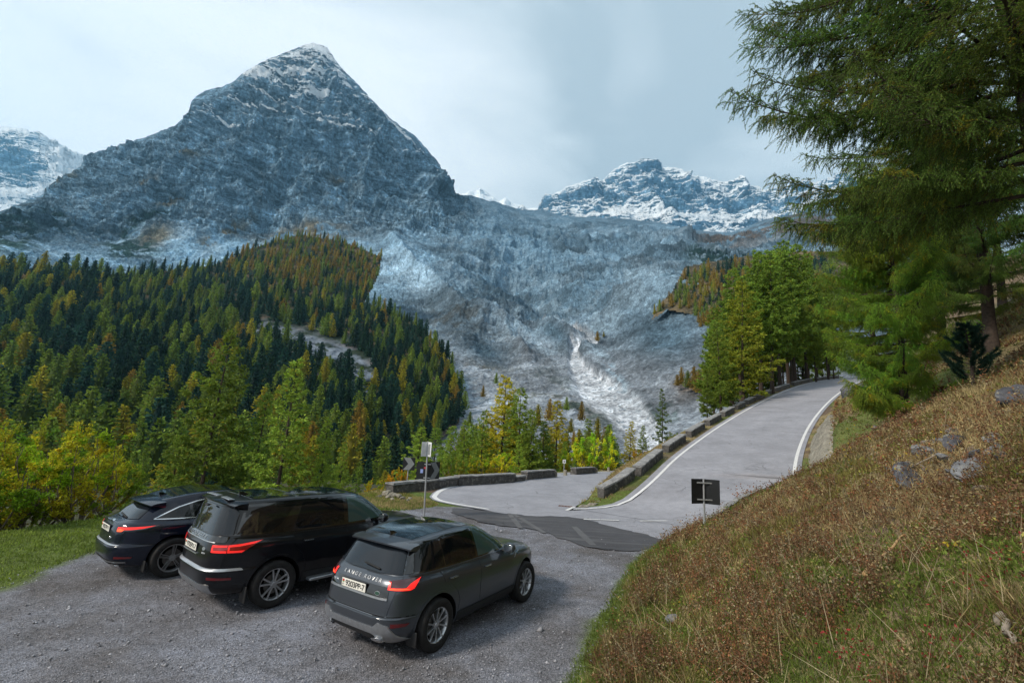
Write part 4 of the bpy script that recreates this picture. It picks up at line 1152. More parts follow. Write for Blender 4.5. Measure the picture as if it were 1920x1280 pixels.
def cone_core(h, r, rng, seg=9, z0=.10):
    """the dense inside of a far crown: an uneven cone"""
    zs = np.linspace(z0, 1, 9); V = []
    for q, z in enumerate(zs):
        for k in range(seg):
            a = 2 * pi * (k + .5 * (q % 2)) / seg
            rr = r * (1 - z) ** .8 * rng.uniform(.45, .8) * (1 if q else .5)
            V.append((rr * cos(a), rr * sin(a), z * h + rng.normal() * .02 * h))
    i = np.arange(seg); F = np.concatenate([np.stack([q * seg + i, q * seg + (i + 1) % seg, (q + 1) * seg + (i + 1) % seg, (q + 1) * seg + i], -1) for q in range(8)])
    return np.array(V), F

def far_crown(seed, kind, n=420):
    """unit-height crown for a tree 100 m or more away; returns V,F,tint"""
    rng = np.random.default_rng(seed)
    if kind == 'spruce':
        r0, ex, z0, dz, L, W = .19, .85, .06, -.45, .105, .050
    elif kind == 'pine':
        r0, ex, z0, dz, L, W = .20, .55, .14, .15, .095, .055
    else:
        r0, ex, z0, dz, L, W = .235, .66, .08, .05, .090, .036
    r0 *= rng.uniform(.88, 1.15)
    z = z0 + (1 - z0) * rng.random(n) ** 1.25
    tier = np.round(z * 17 + rng.random(n) * .5) / 17
    z = z * .45 + tier * .55
    a = rng.uniform(0, 2 * pi, n)
    lob = 1 + .18 * np.sin(a * 3 + z * 21 + seed) + .12 * np.sin(a * 5 - z * 40)
    R = r0 * np.clip(1 - z, .01, 1) ** ex * lob
    if kind == 'larch': R *= np.clip((z - .02) / .18, .45, 1)
    q = rng.random(n) ** .5
    P = np.stack([np.cos(a) * R * q, np.sin(a) * R * q, z], -1)
    D = np.stack([np.cos(a), np.sin(a), dz + rng.normal(size=n) * .35], -1) + rng.normal(size=(n, 3)) * .3
    V, F = blades(rng, P, D, L * rng.uniform(.6, 1.2, n) * (1.15 - .6 * z), W * rng.uniform(.6, 1.3, n))
    T = tint_of(rng, n, 4, .55, 1.5)
    Vc, Fc = cone_core(1, r0 * .95, rng)
    Tc = np.full((len(Vc), 3), .55) * rng.uniform(.7, 1.3, (len(Vc), 1))
    trunk = np.array([[-.008, 0, -.05], [.008, 0, -.05], [.006, 0, .3], [-.006, 0, .3], [0, -.008, -.05], [0, .008, -.05], [0, .006, .3], [0, -.006, .3]])
    n1 = len(V); n2 = n1 + len(Vc)
    V = np.concatenate([V, Vc, trunk])
    F = np.concatenate([F, Fc + n1, np.array([[0, 1, 2, 3], [4, 5, 6, 7]]) + n2])
    T = np.concatenate([T, Tc, np.full((8, 3), .5)])
    return V, F, T

FAR = {k: [far_crown(100 * i + j, k, 520 if k != 'larch' else 560) for j in range(5)] for i, k in enumerate(('spruce', 'pine', 'larch'))}
FAR_LOW = {k: [far_crown(100 * i + j + 50, k, 190) for j in range(5)] for i, k in enumerate(('spruce', 'pine', 'larch'))}
FAR_ME = {k: [mesh_np('far_' + k, *v[:2], [M_NEEDLE], {'tint': v[2]}) for v in L] for k, L in FAR.items()}

C_SPRUCE = np.array((0.018, 0.046, 0.028)); C_PINE = np.array((0.020, 0.056, 0.044)); C_OLIVE = np.array((0.155, 0.215, 0.032))
C_YEL = np.array((0.36, 0.32, 0.028)); C_ORANGE = np.array((0.34, 0.225, 0.036)); C_GREEN = np.array((0.120, 0.182, 0.029)); C_BROWN = np.array((0.22, 0.15, 0.05))

def pack(pos_size, seed):
    """dart throwing: candidate list (px, py, size px) -> kept indices"""
    keep = []; K = np.zeros((0, 3))
    for i, (x, y, s) in enumerate(pos_size):
        if len(K):
            ss = (K[:, 2] + s) * .5
            if (((K[:, 0] - x) / (.30 * ss)) ** 2 + ((K[:, 1] - y) / (.24 * ss)) ** 2 < 1).any(): continue
        keep.append(i); K = np.concatenate([K, [[x, y, s]]])
    return keep

def hill_forest():
    rng = np.random.default_rng(77)
    n = 26000
    x = rng.uniform(-190, 866, n); y = rng.uniform(436, 960, n)
    ok = inpoly(x, y, SPUR_POLY) & (rng.random(n) > cliff_mask(x, y + 10) * 1.35)
    # thinner wood towards the scree at the lower right of the slope
    ok &= rng.random(n) > .62 * sm(x, 700, 790) * sm(y, 640, 760)
    ok &= ~((x > 690) & (y > 830) & (rng.random(n) < .85))
    x, y = x[ok], y[ok]
    d = spur_depth(x, y)
    hm = rng.uniform(9, 21, len(x)) * (1 - .30 * sm(d, 450, 700)) * (1 - .2 * sm(x, 650, 800)) * (1 + .18 * sm(y, 560, 700) * (1 - sm(x, 350, 600)))
    keep = pack(np.stack([x, y, hm * FPX / d], -1), 1)
    x, y, d, hm = x[keep], y[keep], d[keep], hm[keep]
    # the small wood on the shoulder to the right
    n2 = 2500
    x2 = rng.uniform(1222, 1560, n2); y2 = rng.uniform(490, 700, n2)
    crest = np.interp(x2, [1222, 1262, 1285, 1340, 1400, 1560], [585, 560, 520, 505, 498, 480])
    ok = inpoly(x2, y2, SP2_POLY) & (y2 > crest) & (y2 < crest + 105)
    x2, y2 = x2[ok], y2[ok]; d2 = sp2_depth(x2, y2); h2 = rng.uniform(11, 18, len(x2)) * .95
    k2 = pack(np.stack([x2, y2, h2 * FPX / d2], -1), 2)
    x2, y2, d2, h2 = x2[k2], y2[k2], d2[k2], h2[k2]
    # scattered larches on the moraine and the stream bank
    sx = np.array([1278, 1290, 1270, 1132, 1120, 1062, 1030, 1008, 930, 905, 870, 850, 838, 880, 1090, 1070, 1045, 1020, 1060, 1100, 1240, 1225, 1302, 1312, 1334, 900, 945, 1120, 1140, 1085, 1105, 1130, 890, 865, 920, 1060, 1075])
    sy = np.array([722, 728, 724, 632, 640, 770, 790, 800, 720, 745, 770, 760, 730, 800, 790, 812, 826, 840, 850, 842, 585, 590, 730, 738, 733, 830, 820, 830, 850, 858, 868, 874, 845, 860, 852, 872, 845])
    sd = main_depth(sx.astype(float), sy.astype(float)) * .96; sh = rng.uniform(7, 13, len(sx))
    X = np.concatenate([x, x2, sx]); Y = np.concatenate([y, y2, sy]); D = np.concatenate([d, d2, sd]); H = np.concatenate([hm, h2, sh])
    reg = np.concatenate([np.zeros(len(x)), np.ones(len(x2)), np.full(len(sx), 2)]).astype(int)
    px_h = H * FPX / D
    P = at(X, Y, D[:, None])
    patch = fbm(np.stack([X / 90, Y / 60, 0 * X], -1), 3, .5, 311)
    crown_zone = np.clip(blob(X, Y, 600, 490, 150, 55, .1) * 1.6, 0, 1)
    r = rng.random(len(X))
    p_larch = .42 + .25 * (patch - .5) * 2 + .55 * crown_zone + .25 * sm(Y, 700, 860)
    kind = np.where(r < p_larch, 2, np.where(rng.random(len(X)) < .6, 0, 1))
    kind[reg == 1] = np.where(rng.random((reg == 1).sum()) < .85, 2, 0)
    kind[reg == 2] = 2
    kind[(reg == 1) & (X > 1270) & (Y < 515)] = np.where(rng.random(((reg == 1) & (X > 1270) & (Y < 515)).sum()) < .5, 1, 2)
    col = np.zeros((len(X), 3)); u = rng.random(len(X)); gi = np.empty(len(X), object)
    for i in range(len(X)):
        if kind[i] == 0: c, g = C_SPRUCE, 'dark'
        elif kind[i] == 1: c, g = C_PINE, 'blue'
        else:
            if reg[i] or crown_zone[i] > .45: c, g = ((C_ORANGE * .8, 'orange') if u[i] < .45 else (C_YEL * .75, 'yellow') if u[i] < .62 else (C_OLIVE, 'olive'))
            else: c, g = ((C_OLIVE * 1.05, 'olive') if u[i] < .52 else (C_GREEN, 'olive') if u[i] < .76 else (C_YEL * .85, 'yellow') if u[i] < .93 else (C_ORANGE * .8, 'orange'))
        col[i] = c * rng.uniform(.75, 1.3) * (1.0 if kind[i] == 2 else 1.15); gi[i] = g
    names = ('spruce_tree', 'stone_pine', 'larch_tree'); keys = ('spruce', 'pine', 'larch')
    cats = ('spruce', 'pine', 'larch')
    labs = {'dark': 'dark green spruce in the dense wood across the valley', 'blue': 'blue green stone pine in the dense wood across the valley',
            'olive': 'yellowish green larch among the dark conifers across the valley', 'yellow': 'golden yellow larch among the dark conifers across the valley',
            'orange': 'rusty orange larch among the conifers across the valley'}
    lab1 = {'dark': 'dark spruce on the small shoulder beyond the stream', 'blue': 'dark pine on the crest of the shoulder beyond the stream',
            'olive': 'olive larch on the small shoulder beyond the stream', 'yellow': 'yellow larch on the small shoulder beyond the stream', 'orange': 'rusty larch on the small shoulder beyond the stream'}
    lab2 = {'olive': 'small olive larch standing alone on the scree by the stream', 'yellow': 'small yellow larch standing alone on the scree by the stream', 'orange': 'small rusty larch standing alone on the scree by the stream'}
    LB = (labs, lab1, lab2)
    order = np.argsort(-px_h); cnt = [0, 0, 0]; rest = []
    lim = (245, 150, 230)
    for i in order:
        k = kind[i]
        if cnt[k] >= lim[k] and reg[i] != 2:
            rest.append(i); continue
        cnt[k] += 1
        o = link(names[k], FAR_ME[keys[k]][int(rng.integers(5))], None, P[i] - np.array([0, 0, .03 * H[i]]), rng.uniform(0, 6.28))
        w = H[i] * rng.uniform(.9, 1.2); o.scale = (w, w, H[i]); o.color = (*col[i], 1)
        tag(o, LB[reg[i]][gi[i]], cats[k], LB[reg[i]][gi[i]].replace('larch', 'larches', 1) if k == 2 else LB[reg[i]][gi[i]] + ' wood')
    Vs, Fs, Ts = [], [], []; off = 0
    for i in rest:
        lod = FAR if px_h[i] > 34 else FAR_LOW
        V, F, T = lod[keys[kind[i]]][int(rng.integers(5))]
        a = rng.uniform(0, 6.28); w = H[i] * rng.uniform(.9, 1.2)
        R = np.array([[cos(a) * w, -sin(a) * w, 0], [sin(a) * w, cos(a) * w, 0], [0, 0, H[i]]])
        Vs.append(V @ R.T + P[i] - np.array([0, 0, .03 * H[i]])); Fs.append(F + off); Ts.append(T * col[i]); off += len(V)
    me = mesh_np('conifer_wood', np.concatenate(Vs), np.concatenate(Fs), [M_NEEDLE_MASS], {'tint': np.concatenate(Ts)})
    tag(link('conifer_wood', me), 'distant mass of dark and golden conifers covering the slope', 'forest', kind='stuff')
    print('forest', len(X), cnt, len(rest), off)
hill_forest()

# ------------------------------------------------------------------ larches one can look into
def larch_mesh(seed, h=14.0, r=.24, base=.12, limbs=64, dens=1.0, leaf=.16, ex=.72, warm=.02, lean=0.0):
    rng = np.random.default_rng(seed)
    bm = bmesh.new()
    nseg = 9
    ph = rng.uniform(0, 6.28)
    def axis(t): return np.array([sin(t * 3 + ph) * .012 * h + lean * t * h, cos(t * 2.3 + ph) * .012 * h, t * h])
    axis0 = axis(0)
    tube(bm, [tuple(axis(t) - axis0 * np.array([1, 1, 0]) - np.array([0, 0, .5 if t == 0 else 0])) for t in np.linspace(0, 1, nseg)], [max(.011 * h * (1 - t) ** .8 * (1.25 if t == 0 else 1), .012) for t in np.linspace(0, 1, nseg)], 8)
    Ps, Ds, Ls, Ws = [], [], [], []
    for k in range(limbs):
        t = base + (1 - base) * (k + rng.random() * .8) / limbs
        a = k * 2.39996 + rng.normal() * .35
        R = r * h * np.clip(1 - t, .02, 1) ** ex * rng.uniform(.62, 1.18) * min(1, .55 + (t - base) * 3)
        p0 = axis(t) - axis0 * np.array([1, 1, 0]); m = 7
        d0 = np.array([cos(a), sin(a), 0]); up = rng.uniform(-.20, .12) + .35 * t
        pts = [p0 + d0 * R * u + np.array([0, 0, R * (up * u - .20 * u * (1 - t) + .26 * u ** 3 * (.5 + t))]) + rng.normal(size=3) * .015 * R * u for u in np.linspace(0, 1, m)]
        tube(bm, [tuple(p) for p in pts], [max(.010 * h * .13 * (1 - .85 * u) * (1.2 - t) + .004, .006) for u in np.linspace(0, 1, m)], 4, False)
        pts = np.array(pts)
        nt_ = max(6, int(R / .11 * dens))
        for u in rng.uniform(.12, 1.0, nt_):
            q = u * (m - 1); i = min(int(q), m - 2); pb = pts[i] + (pts[i + 1] - pts[i]) * (q - i)
            sgn = 1 if rng.random() < .5 else -1
            side = np.array([-d0[1], d0[0], 0]) * sgn
            tl = R * .36 * (1.12 - u) * rng.uniform(.5, 1.2) + .22
            dt = unit(d0 * rng.uniform(.4, 1.0) + side * rng.uniform(.3, 1.1) + np.array([0, 0, rng.uniform(-.55, .25)]))
            nb = max(7, int(tl / .2 * 7.5))
            v = rng.random(nb)
            B = pb + dt * (tl * v)[:, None] + np.array([0, 0, -1]) * (v ** 2 * tl * .18)[:, None] + rng.normal(size=(nb, 3)) * .035
            Dd = dt + rng.normal(size=(nb, 3)) * .75
            Ps.append(B); Ds.append(Dd); Ls.append(leaf * rng.uniform(.5, 1.25, nb)); Ws.append(leaf * .30 * rng.uniform(.6, 1.3, nb))
    P = np.concatenate(Ps); D = np.concatenate(Ds); L = np.concatenate(Ls); W = np.concatenate(Ws)
    V, F = blades(rng, P, D, L * 1.5, W * 2.0)
    T = tint_of(rng, len(P), 4, .6, 1.45, warm)
    crown = mesh_np('larch_crown', V, F, [M_NEEDLE], {'tint': T})
    tr = bpy.data.meshes.new('larch_trunk'); bm.to_mesh(tr); bm.free(); tr.materials.append(M_BARK)
    return tr, crown, len(F)

LARCH = {
    'full': [larch_mesh(s, 14, .26, .08, 74, 1.0) for s in (1, 2)],
    'slim': [larch_mesh(s, 12, .22, .08, 66, 1.0, .15) for s in (11, 12)],
    'tall': [larch_mesh(s, 20, .21, .27, 84, 1.0, .20, .6) for s in (21, 22, 23)],
    'airy': [larch_mesh(s, 12, .22, .16, 42, 1.0, .15, .85) for s in (31,)],
}
def ground_at(px, d, py=700):
    r = ray(np.float64(px), np.float64(py)) * d
    return r[0], r[1], float(height(np.array([r[0]]), np.array([r[1]]))[0])

def tree_at(style, var, px, d, top, color, label, group=None, cat='larch', name='larch_tree', base=None, rz=0, wide=1.0, bark=None):
    """root on the ground at the photo column px and distance d; crown top reaches the row top"""
    x, y, z = ground_at(px, d)
    if base is not None: z = float(at(px, base, d)[2]); 
    topz = float(at(px, top, d)[2]); h = topz - z
    tr, cr_, _ = LARCH[style][var % len(LARCH[style])]
    H0 = {'full': 14, 'slim': 12, 'tall': 20, 'airy': 12}[style]; s = h / H0
    t = thing(name, label, cat, (x, y, z), rz, group)
    w = wide * s
    t.scale = (w, w, s)
    link('trunk', tr, t)
    c = link('crown', cr_, t); c.color = (*(color * 1.25), 1)
    return t

G_ = np.array
near = [  # style, variant, px, distance, top row, colour, label, width
    ('full', 0, 418, 44, 616, C_OLIVE * .78, 'big olive green larch standing behind the two black cars', 1.05),
    ('slim', 0, 548, 38, 672, C_OLIVE * 1.25, 'slender yellow green larch with a visible trunk right of the big olive one', 1.15),
    ('slim', 1, 500, 46, 735, C_GREEN * 1.2, 'small green larch between the big olive larch and the slender one', 1.1),
    ('full', 1, 628, 40, 782, C_OLIVE * 1.35, 'broad yellow green larch above the bonnet of the black car', .80),
    ('full', 1, 590, 52, 800, C_YEL * .62, 'golden green larch half hidden behind the slender trunk', .8),
    ('slim', 0, 690, 58, 872, C_GREEN * 1.1, 'little green larch left of the chevron signs', 1.1),
    ('full', 0, 945, 62, 706, C_YEL * 1.1, 'tall golden larch with a thin top in the middle of the valley view', 1.35),
    ('full', 1, 985, 60, 728, C_OLIVE * 1.1, 'green larch pressed against the tall golden larch', 1.35),
    ('slim', 1, 1047, 78, 752, C_YEL * .8, 'pointed golden green larch right of the golden pair', 1.25),
    ('full', 0, 880, 60, 788, C_OLIVE * 1.1, 'yellow green larch behind the long parapet', .95),
    ('full', 1, 912, 66, 800, C_GREEN * 1.3, 'mid green larch between the parapet and the golden larch', .8),
    ('slim', 0, 982, 52, 824, C_OLIVE * 1.5, 'small light green larch in front of the golden pair', 1.2),
    ('slim', 1, 1022, 66, 790, C_GREEN * .9, 'dark green larch right of the small light green one', 1.3),
    ('full', 1, 1066, 84, 808, C_GREEN * .7, 'dusky green larch above the yellow bush', .8),
    ('slim', 0, 1110, 92, 786, C_OLIVE * .9, 'olive larch behind the round yellow bush', 1.3),
    ('slim', 1, 1140, 96, 800, C_BROWN * .8, 'brownish larch right behind the round yellow bush', 1.3),
    ('slim', 0, 1182, 80, 790, C_YEL * .95, 'narrow golden larch at the foot of the grassy bank', 1.15),
    ('slim', 1, 1206, 84, 797, C_OLIVE * .9, 'narrow green larch beside the narrow golden one', 1.1),
    ('airy', 0, 1240, 74, 728, C_GREEN * .62, 'thin dark green larch on the grassy bank above the parapet', .95),
    ('full', 0, 842, 84, 836, C_OLIVE * .8, 'low olive larch behind the chevron board', 1.0),
    ('slim', 0, 790, 96, 850, C_GREEN * 1.0, 'low green larch behind the thin sign pole', 1.3),
    ('full', 1, 300, 62, 845, C_GREEN * .9, 'low green larch between the yellow shrubs and the big olive larch', 1.0),
    ('slim', 0, 345, 52, 868, C_YEL * .8, 'little golden larch at the foot of the big olive larch', 1.3),
    # right hand cluster along the road
    ('full', 0, 1350, 50, 600, C_OLIVE * .85, 'feathery green larch first along the row of parapet blocks', 1.15),
    ('full', 1, 1392, 56, 512, (C_YEL * .35 + C_OLIVE * .6), 'yellow green larch rising behind the feathery one', 1.25),
    ('tall', 0, 1425, 62, 455, C_GREEN * 1.2, 'tall green larch behind the yellow green one', 1.15),
    ('tall', 1, 1462, 68, 462, C_GREEN * 1.05, 'tall larch with bare lower trunk beside the parapet blocks', 1.1),
    ('tall', 2, 1478, 76, 448, C_GREEN * 1.1, 'second tall bare trunked larch along the climbing road', 1.1),
    ('tall', 0, 1512, 80, 440, C_GREEN * 1.1, 'straight dark trunked larch nearest the end of the road', 1.1),
    ('tall', 1, 1532, 92, 470, C_GREEN * 1.1, 'green larch beyond the bend at the top of the road', 1.1),
    ('tall', 2, 1556, 105, 500, C_OLIVE * .8, 'light green larch closing the view above the road', 1.2),
    ('full', 0, 1495, 100, 600, C_OLIVE * .7, 'bushy low larch behind the tall trunks', .8),
    ('full', 1, 1440, 88, 600, C_GREEN * .7, 'shaded low larch deep behind the tall trunks', .8),
    ('full', 0, 1545, 118, 610, C_OLIVE * .8, 'low larch in the gap where the road disappears', .9),
    ('full', 1, 1372, 66, 560, C_GREEN * .9, 'green larch between the feathery one and the tall group', 1.0),
    ('tall', 0, 1388, 64, 490, C_GREEN * 1.2, 'tall fresh green larch close behind the yellow green crown', 1.15),
    ('tall', 2, 1446, 60, 455, C_GREEN * 1.3, 'bright tall larch in the middle of the row along the climb', 1.15),
    ('tall', 1, 1490, 72, 432, C_GREEN * 1.25, 'tallest larch of the row along the climb', 1.15),
    ('tall', 1, 1446, 80, 478, C_GREEN * .75, 'tall larch of the back row behind the bare trunks', 1.2),
    ('tall', 2, 1410, 84, 505, C_GREEN * .85, 'tall larch of the back row behind the yellow green crown', 1.15),
    ('full', 0, 1325, 46, 700, C_OLIVE * .7, 'low feathery larch at the edge of the bank left of the row', 1.1),
    ('full', 0, 915, 56, 770, C_OLIVE * 1.05, 'rounded lime larch left of the tall golden one', .95),
    ('full', 1, 960, 70, 745, C_GREEN * 1.1, 'green larch close behind the golden pair', .9),
    ('full', 0, 1000, 58, 770, C_OLIVE * .95, 'rounded green larch at the right shoulder of the golden pair', .95),
    ('full', 1, 858, 50, 815, C_OLIVE * 1.2, 'rounded lime larch over the long parapet', .9),
    ('slim', 0, 1030, 74, 812, C_OLIVE * .8, 'olive larch low down between the golden ones', 1.3),
    ('slim', 1, 1090, 80, 815, C_OLIVE * .7, 'olive larch just left above the round yellow bush', 1.3),
    ('full', 0, 660, 46, 830, C_OLIVE * 1.2, 'low yellow green larch right of the broad one', .9),
    ('full', 1, 470, 52, 800, C_OLIVE * 1.1, 'low yellow green larch under the right side of the big olive one', .9),
    ('full', 0, 365, 48, 800, C_GREEN * 1.0, 'green larch under the left side of the big olive one', .9),
    ('full', 1, 1400, 76, 610, C_OLIVE * .75, 'low larch filling the gap under the yellow green crown', .9),
]
for q, (st, v, px, d, top, c, lb, w) in enumerate(near):
    tree_at(st, v, px, d, top, c, lb, rz=q * 1.7, wide=w)

rg = np.random.default_rng(808)
band = [(float(a), float(rg.uniform(64, 98)), float(b)) for a, b in zip(np.linspace(806, 1168, 22) + rg.normal(size=22) * 6, rg.uniform(792, 850, 22))]
for q, (px, d, top) in enumerate(band):
    tree_at(['full', 'slim'][q % 2], q, px, d, top, [C_OLIVE * 1.25, C_GREEN * 1.3, C_YEL * 1.05, C_OLIVE * 1.4][int(rg.integers(4))], 'low larch in the mixed band of trees behind the hairpin parapet', 'low larches behind the hairpin parapet', rz=q, wide=float(rg.uniform(1.1, 1.6)))
fill = [(float(a), float(rg.uniform(70, 100)), float(b)) for a, b in zip(np.linspace(1342, 1560, 16) + rg.normal(size=16) * 5, rg.uniform(470, 600, 16))]
for q, (px, d, top) in enumerate(fill):
    tree_at('tall', q, px, d, top if px > 1400 else max(top, 545), [C_OLIVE * 1.0, C_GREEN * 1.5, C_OLIVE * .85][int(rg.integers(3))], 'green larch in the back rows of the grove beside the climb', 'larches of the back rows beside the climb', rz=q, wide=float(rg.uniform(.85, 1.1)))
# ------------------------------------------------------------------ the larches overhead on the right
def branch_mesh(seed, L=6.0, tipup=.18, droop=.30, hang=1.0, step=.026):
    """one limb: wood, side twigs, hanging shoots with needle tufts; grows along +X from the origin"""
    rng = np.random.default_rng(seed); bm = bmesh.new()
    m = 12; us = np.linspace(0, 1, m)
    wob = np.cumsum(rng.normal(size=m)) * .035 * L / m * 2
    ax = np.stack([L * us, wob * L * .25, L * (.05 * us - droop * us ** 2 + (tipup + droop * .55) * us ** 3.2)], -1)
    tube(bm, [tuple(p) for p in ax], [.050 * (1 - u) ** .9 * L / 6 + .006 for u in us], 6, False)
    Ps, Ds, Ls = [], [], []
    def tufts(a, pts, dens=1.0):
        seg = np.linalg.norm(np.diff(pts, axis=0), axis=1).sum()
        n = max(3, int(seg / step * dens)); u = np.linspace(.04, 1, n) * (len(pts) - 1)
        i = np.minimum(u.astype(int), len(pts) - 2); f = (u - i)[:, None]
        p = pts[i] * (1 - f) + pts[i + 1] * f; d = unit(pts[i + 1] - pts[i])
        for _ in range(3):
            Ps.append(p + rng.normal(size=p.shape) * .004); Ds.append(d * .55 + unit(rng.normal(size=p.shape)) * .9); Ls.append(rng.uniform(.022, .045, n))
        Ps.append(pts[-1:]); Ds.append(unit(pts[-1:] - pts[-2:-1])); Ls.append(np.array([.05]))
    nl = int(L * 11)
    for k in range(nl):
        u = .10 + .90 * (k + rng.random()) / nl
        q = u * (m - 1); i = min(int(q), m - 2); p = ax[i] + (ax[i + 1] - ax[i]) * (q - i)
        d = unit(ax[min(i + 1, m - 1)] - ax[i]); s = 1 if k % 2 else -1
        side = np.array([-d[1], d[0], 0]) * s
        ll = (.26 * L * (1 - u) ** .6 * min(1, .5 + u * 1.5) + .22) * rng.uniform(.45, 1.1)
        dd = unit(d * rng.uniform(.5, 1.1) + side * rng.uniform(.6, 1.1) + np.array([0, 0, rng.uniform(-.25, .22)]))
        mm = 6; v = np.linspace(0, 1, mm)[:, None]
        lat = p + dd * ll * v + np.array([0, 0, -1.0]) * ll * .24 * v ** 2 + np.array([0, 0, 1.0]) * ll * .14 * v ** 4 + rng.normal(size=(mm, 3)) * .012 * v
        tube(bm, [tuple(x) for x in lat], [.010 * (1 - .7 * float(x)) for x in v[:, 0]], 3, False)
        tufts(k, lat[1:], .9)
        ns = int(ll / .068)
        for j in range(ns):
            w = rng.uniform(.12, .98) * (mm - 1); i2 = min(int(w), mm - 2); pb = lat[i2] + (lat[i2 + 1] - lat[i2]) * (w - i2)
            sl = rng.uniform(.10, .42) * hang
            sd = unit(dd * rng.uniform(.2, .9) + np.cross(dd, [0, 0, 1]) * rng.uniform(-.9, .9) + np.array([0, 0, rng.uniform(-1.1, .15)]))
            vv = np.linspace(0, 1, 4)[:, None]
            sh = pb + sd * sl * vv + np.array([0, 0, -1.0]) * sl * .45 * vv ** 2
            tube(bm, [tuple(x) for x in sh[::3]], [.005, .003], 3, False)
            tufts(k, sh)
    P = np.concatenate(Ps); D = np.concatenate(Ds); Ln = np.concatenate(Ls)
    V, F = blades(rng, P, D, Ln * 1.1, Ln * .32 + .006, tri=True)
    bmesh.ops.triangulate(bm, faces=bm.faces[:])
    Vw = np.array([v.co[:] for v in bm.verts]); bm.verts.index_update()
    Fw = np.array([[v.index for v in f.verts] for f in bm.faces]); bm.free()
    b = rng.uniform(.55, 1.5, len(P)); T = np.stack([b * rng.uniform(.85, 1.25, len(P)), b, b * rng.uniform(.6, 1.1, len(P))], -1)
    # a few sprays already turned to autumn straw
    au = fbm(P / .55, 2, .5, seed) > .70
    T[au] *= np.array([1.9, 1.15, .7])
    T = np.repeat(T, 3, 0)
    me = mesh_np('larch_branch', np.concatenate([V, Vw]), np.concatenate([F, Fw + len(V)]), [M_NEEDLE, M_BARK],
                 {'tint': np.concatenate([T, np.ones((len(Vw), 3))])}, midx=np.concatenate([np.zeros(len(F)), np.ones(len(Fw))]))
    return me, len(F) + len(Fw)

BR = [branch_mesh(500 + i, 6.0, .16 + .05 * (i % 3), .26 + .05 * (i % 2), 1.0 + .25 * (i % 2)) for i in range(5)]
print('branch faces', [b[1] for b in BR])

def big_larch(x, y, h, n, color, label, seed, lmax=6.5, zmin=3.0, zmax=None, rad=.30, keep=None, sc=1.0):
    z = float(height(np.array([x]), np.array([y]))[0]); rng = np.random.default_rng(seed)
    t = thing('larch_tree', label, 'larch', (x, y, z - .1))
    bm = bmesh.new(); zs = np.linspace(-.3, h, 14)
    tube(bm, [(.10 * sin(q * .4), .08 * cos(q * .5), q) for q in zs], [rad * (1.35 if q < 0 else 1) * max(1 - q / h, .02) ** .8 for q in zs], 14)
    bm_obj('trunk', bm, M_BARK, t, smooth=60)
    zmax = zmax or h * .97; k = 0; i = 0
    while k < n and i < 900:
        i += 1
        zz = zmin + (zmax - zmin) * ((k + .5) / n)
        a = i * 2.39996 + rng.normal() * .3
        if keep is not None and not keep(a, zz): continue
        Lb = lmax * min(1, .42 + .09 * zz) * (max(1 - zz / h, .05)) ** .62 * rng.uniform(.72, 1.08)
        o = link('branch', BR[int(rng.integers(5))][0], t)
        s = Lb / 6.0
        o.location = (.10 * sin(zz * .4), .08 * cos(zz * .5), zz)
        o.rotation_euler = Euler((rng.normal() * .15, rng.uniform(-.05, .18) - .25 * (zz / h), a))
        o.scale = (s, max(s, .6) * rng.uniform(.85, 1.1), max(s, .7) * rng.uniform(.85, 1.15)); v = rng.uniform(.75, 1.3)
        o.color = (*(np.array(color) * v * np.array([rng.uniform(.8, 1.3), 1, 1])), 1)
        k += 1
    return t

GD = np.array((0.110, 0.205, 0.044)); GB = np.array((0.17, 0.30, 0.034))
def facing(lo, hi):
    def f(a, z):
        a = (a + pi) % (2 * pi) - pi
        return lo < (a if a > -pi / 3 else a + 2 * pi) < hi
    return f
# azimuths: pi = towards the left of the picture, -pi/2 = towards the camera
big_larch(11.7, 9.4, 30, 88, GD, 'huge dark green larch overhanging the slope from beyond the upper corner of the view', 1, 7.0, 3.8, 17.5, .34, facing(pi * .55, pi * 1.60))
x, y, z = ground_at(1868, 23.0); big_larch(x, y, 24, 84, GD * 1.1, 'dark trunked larch standing higher up the slope behind the little pine', 2, 7.0, 2.6, 17, .27, facing(pi * .35, pi * 1.75))
x, y, z = ground_at(1690, 19.0); big_larch(x, y, 11.5, 80, GB * 1.15, 'bright green larch leaning over the slope above the brown hollow', 3, 4.6, .9, 11, .17, facing(pi * .15, pi * 1.9))
x, y, z = ground_at(1775, 30.0); big_larch(x, y, 25, 84, GB * .8, 'tall larch filling the gap between the bright larch and the dark trunked one', 4, 7.0, 2.0, 22, .25, facing(0, pi * 2))
x, y, z = ground_at(1640, 33.0); big_larch(x, y, 17, 70, GB * .75, 'green larch on the slope close to the top of the road', 5, 5.2, 1.5, 16, .2, facing(0, pi * 2))
x, y, z = ground_at(1900, 36.0); big_larch(x, y, 26, 70, GD, 'shaded larch farthest up the slope behind all the others', 6, 7.5, 2.0, 22, .28, facing(pi * .3, pi * 1.8))

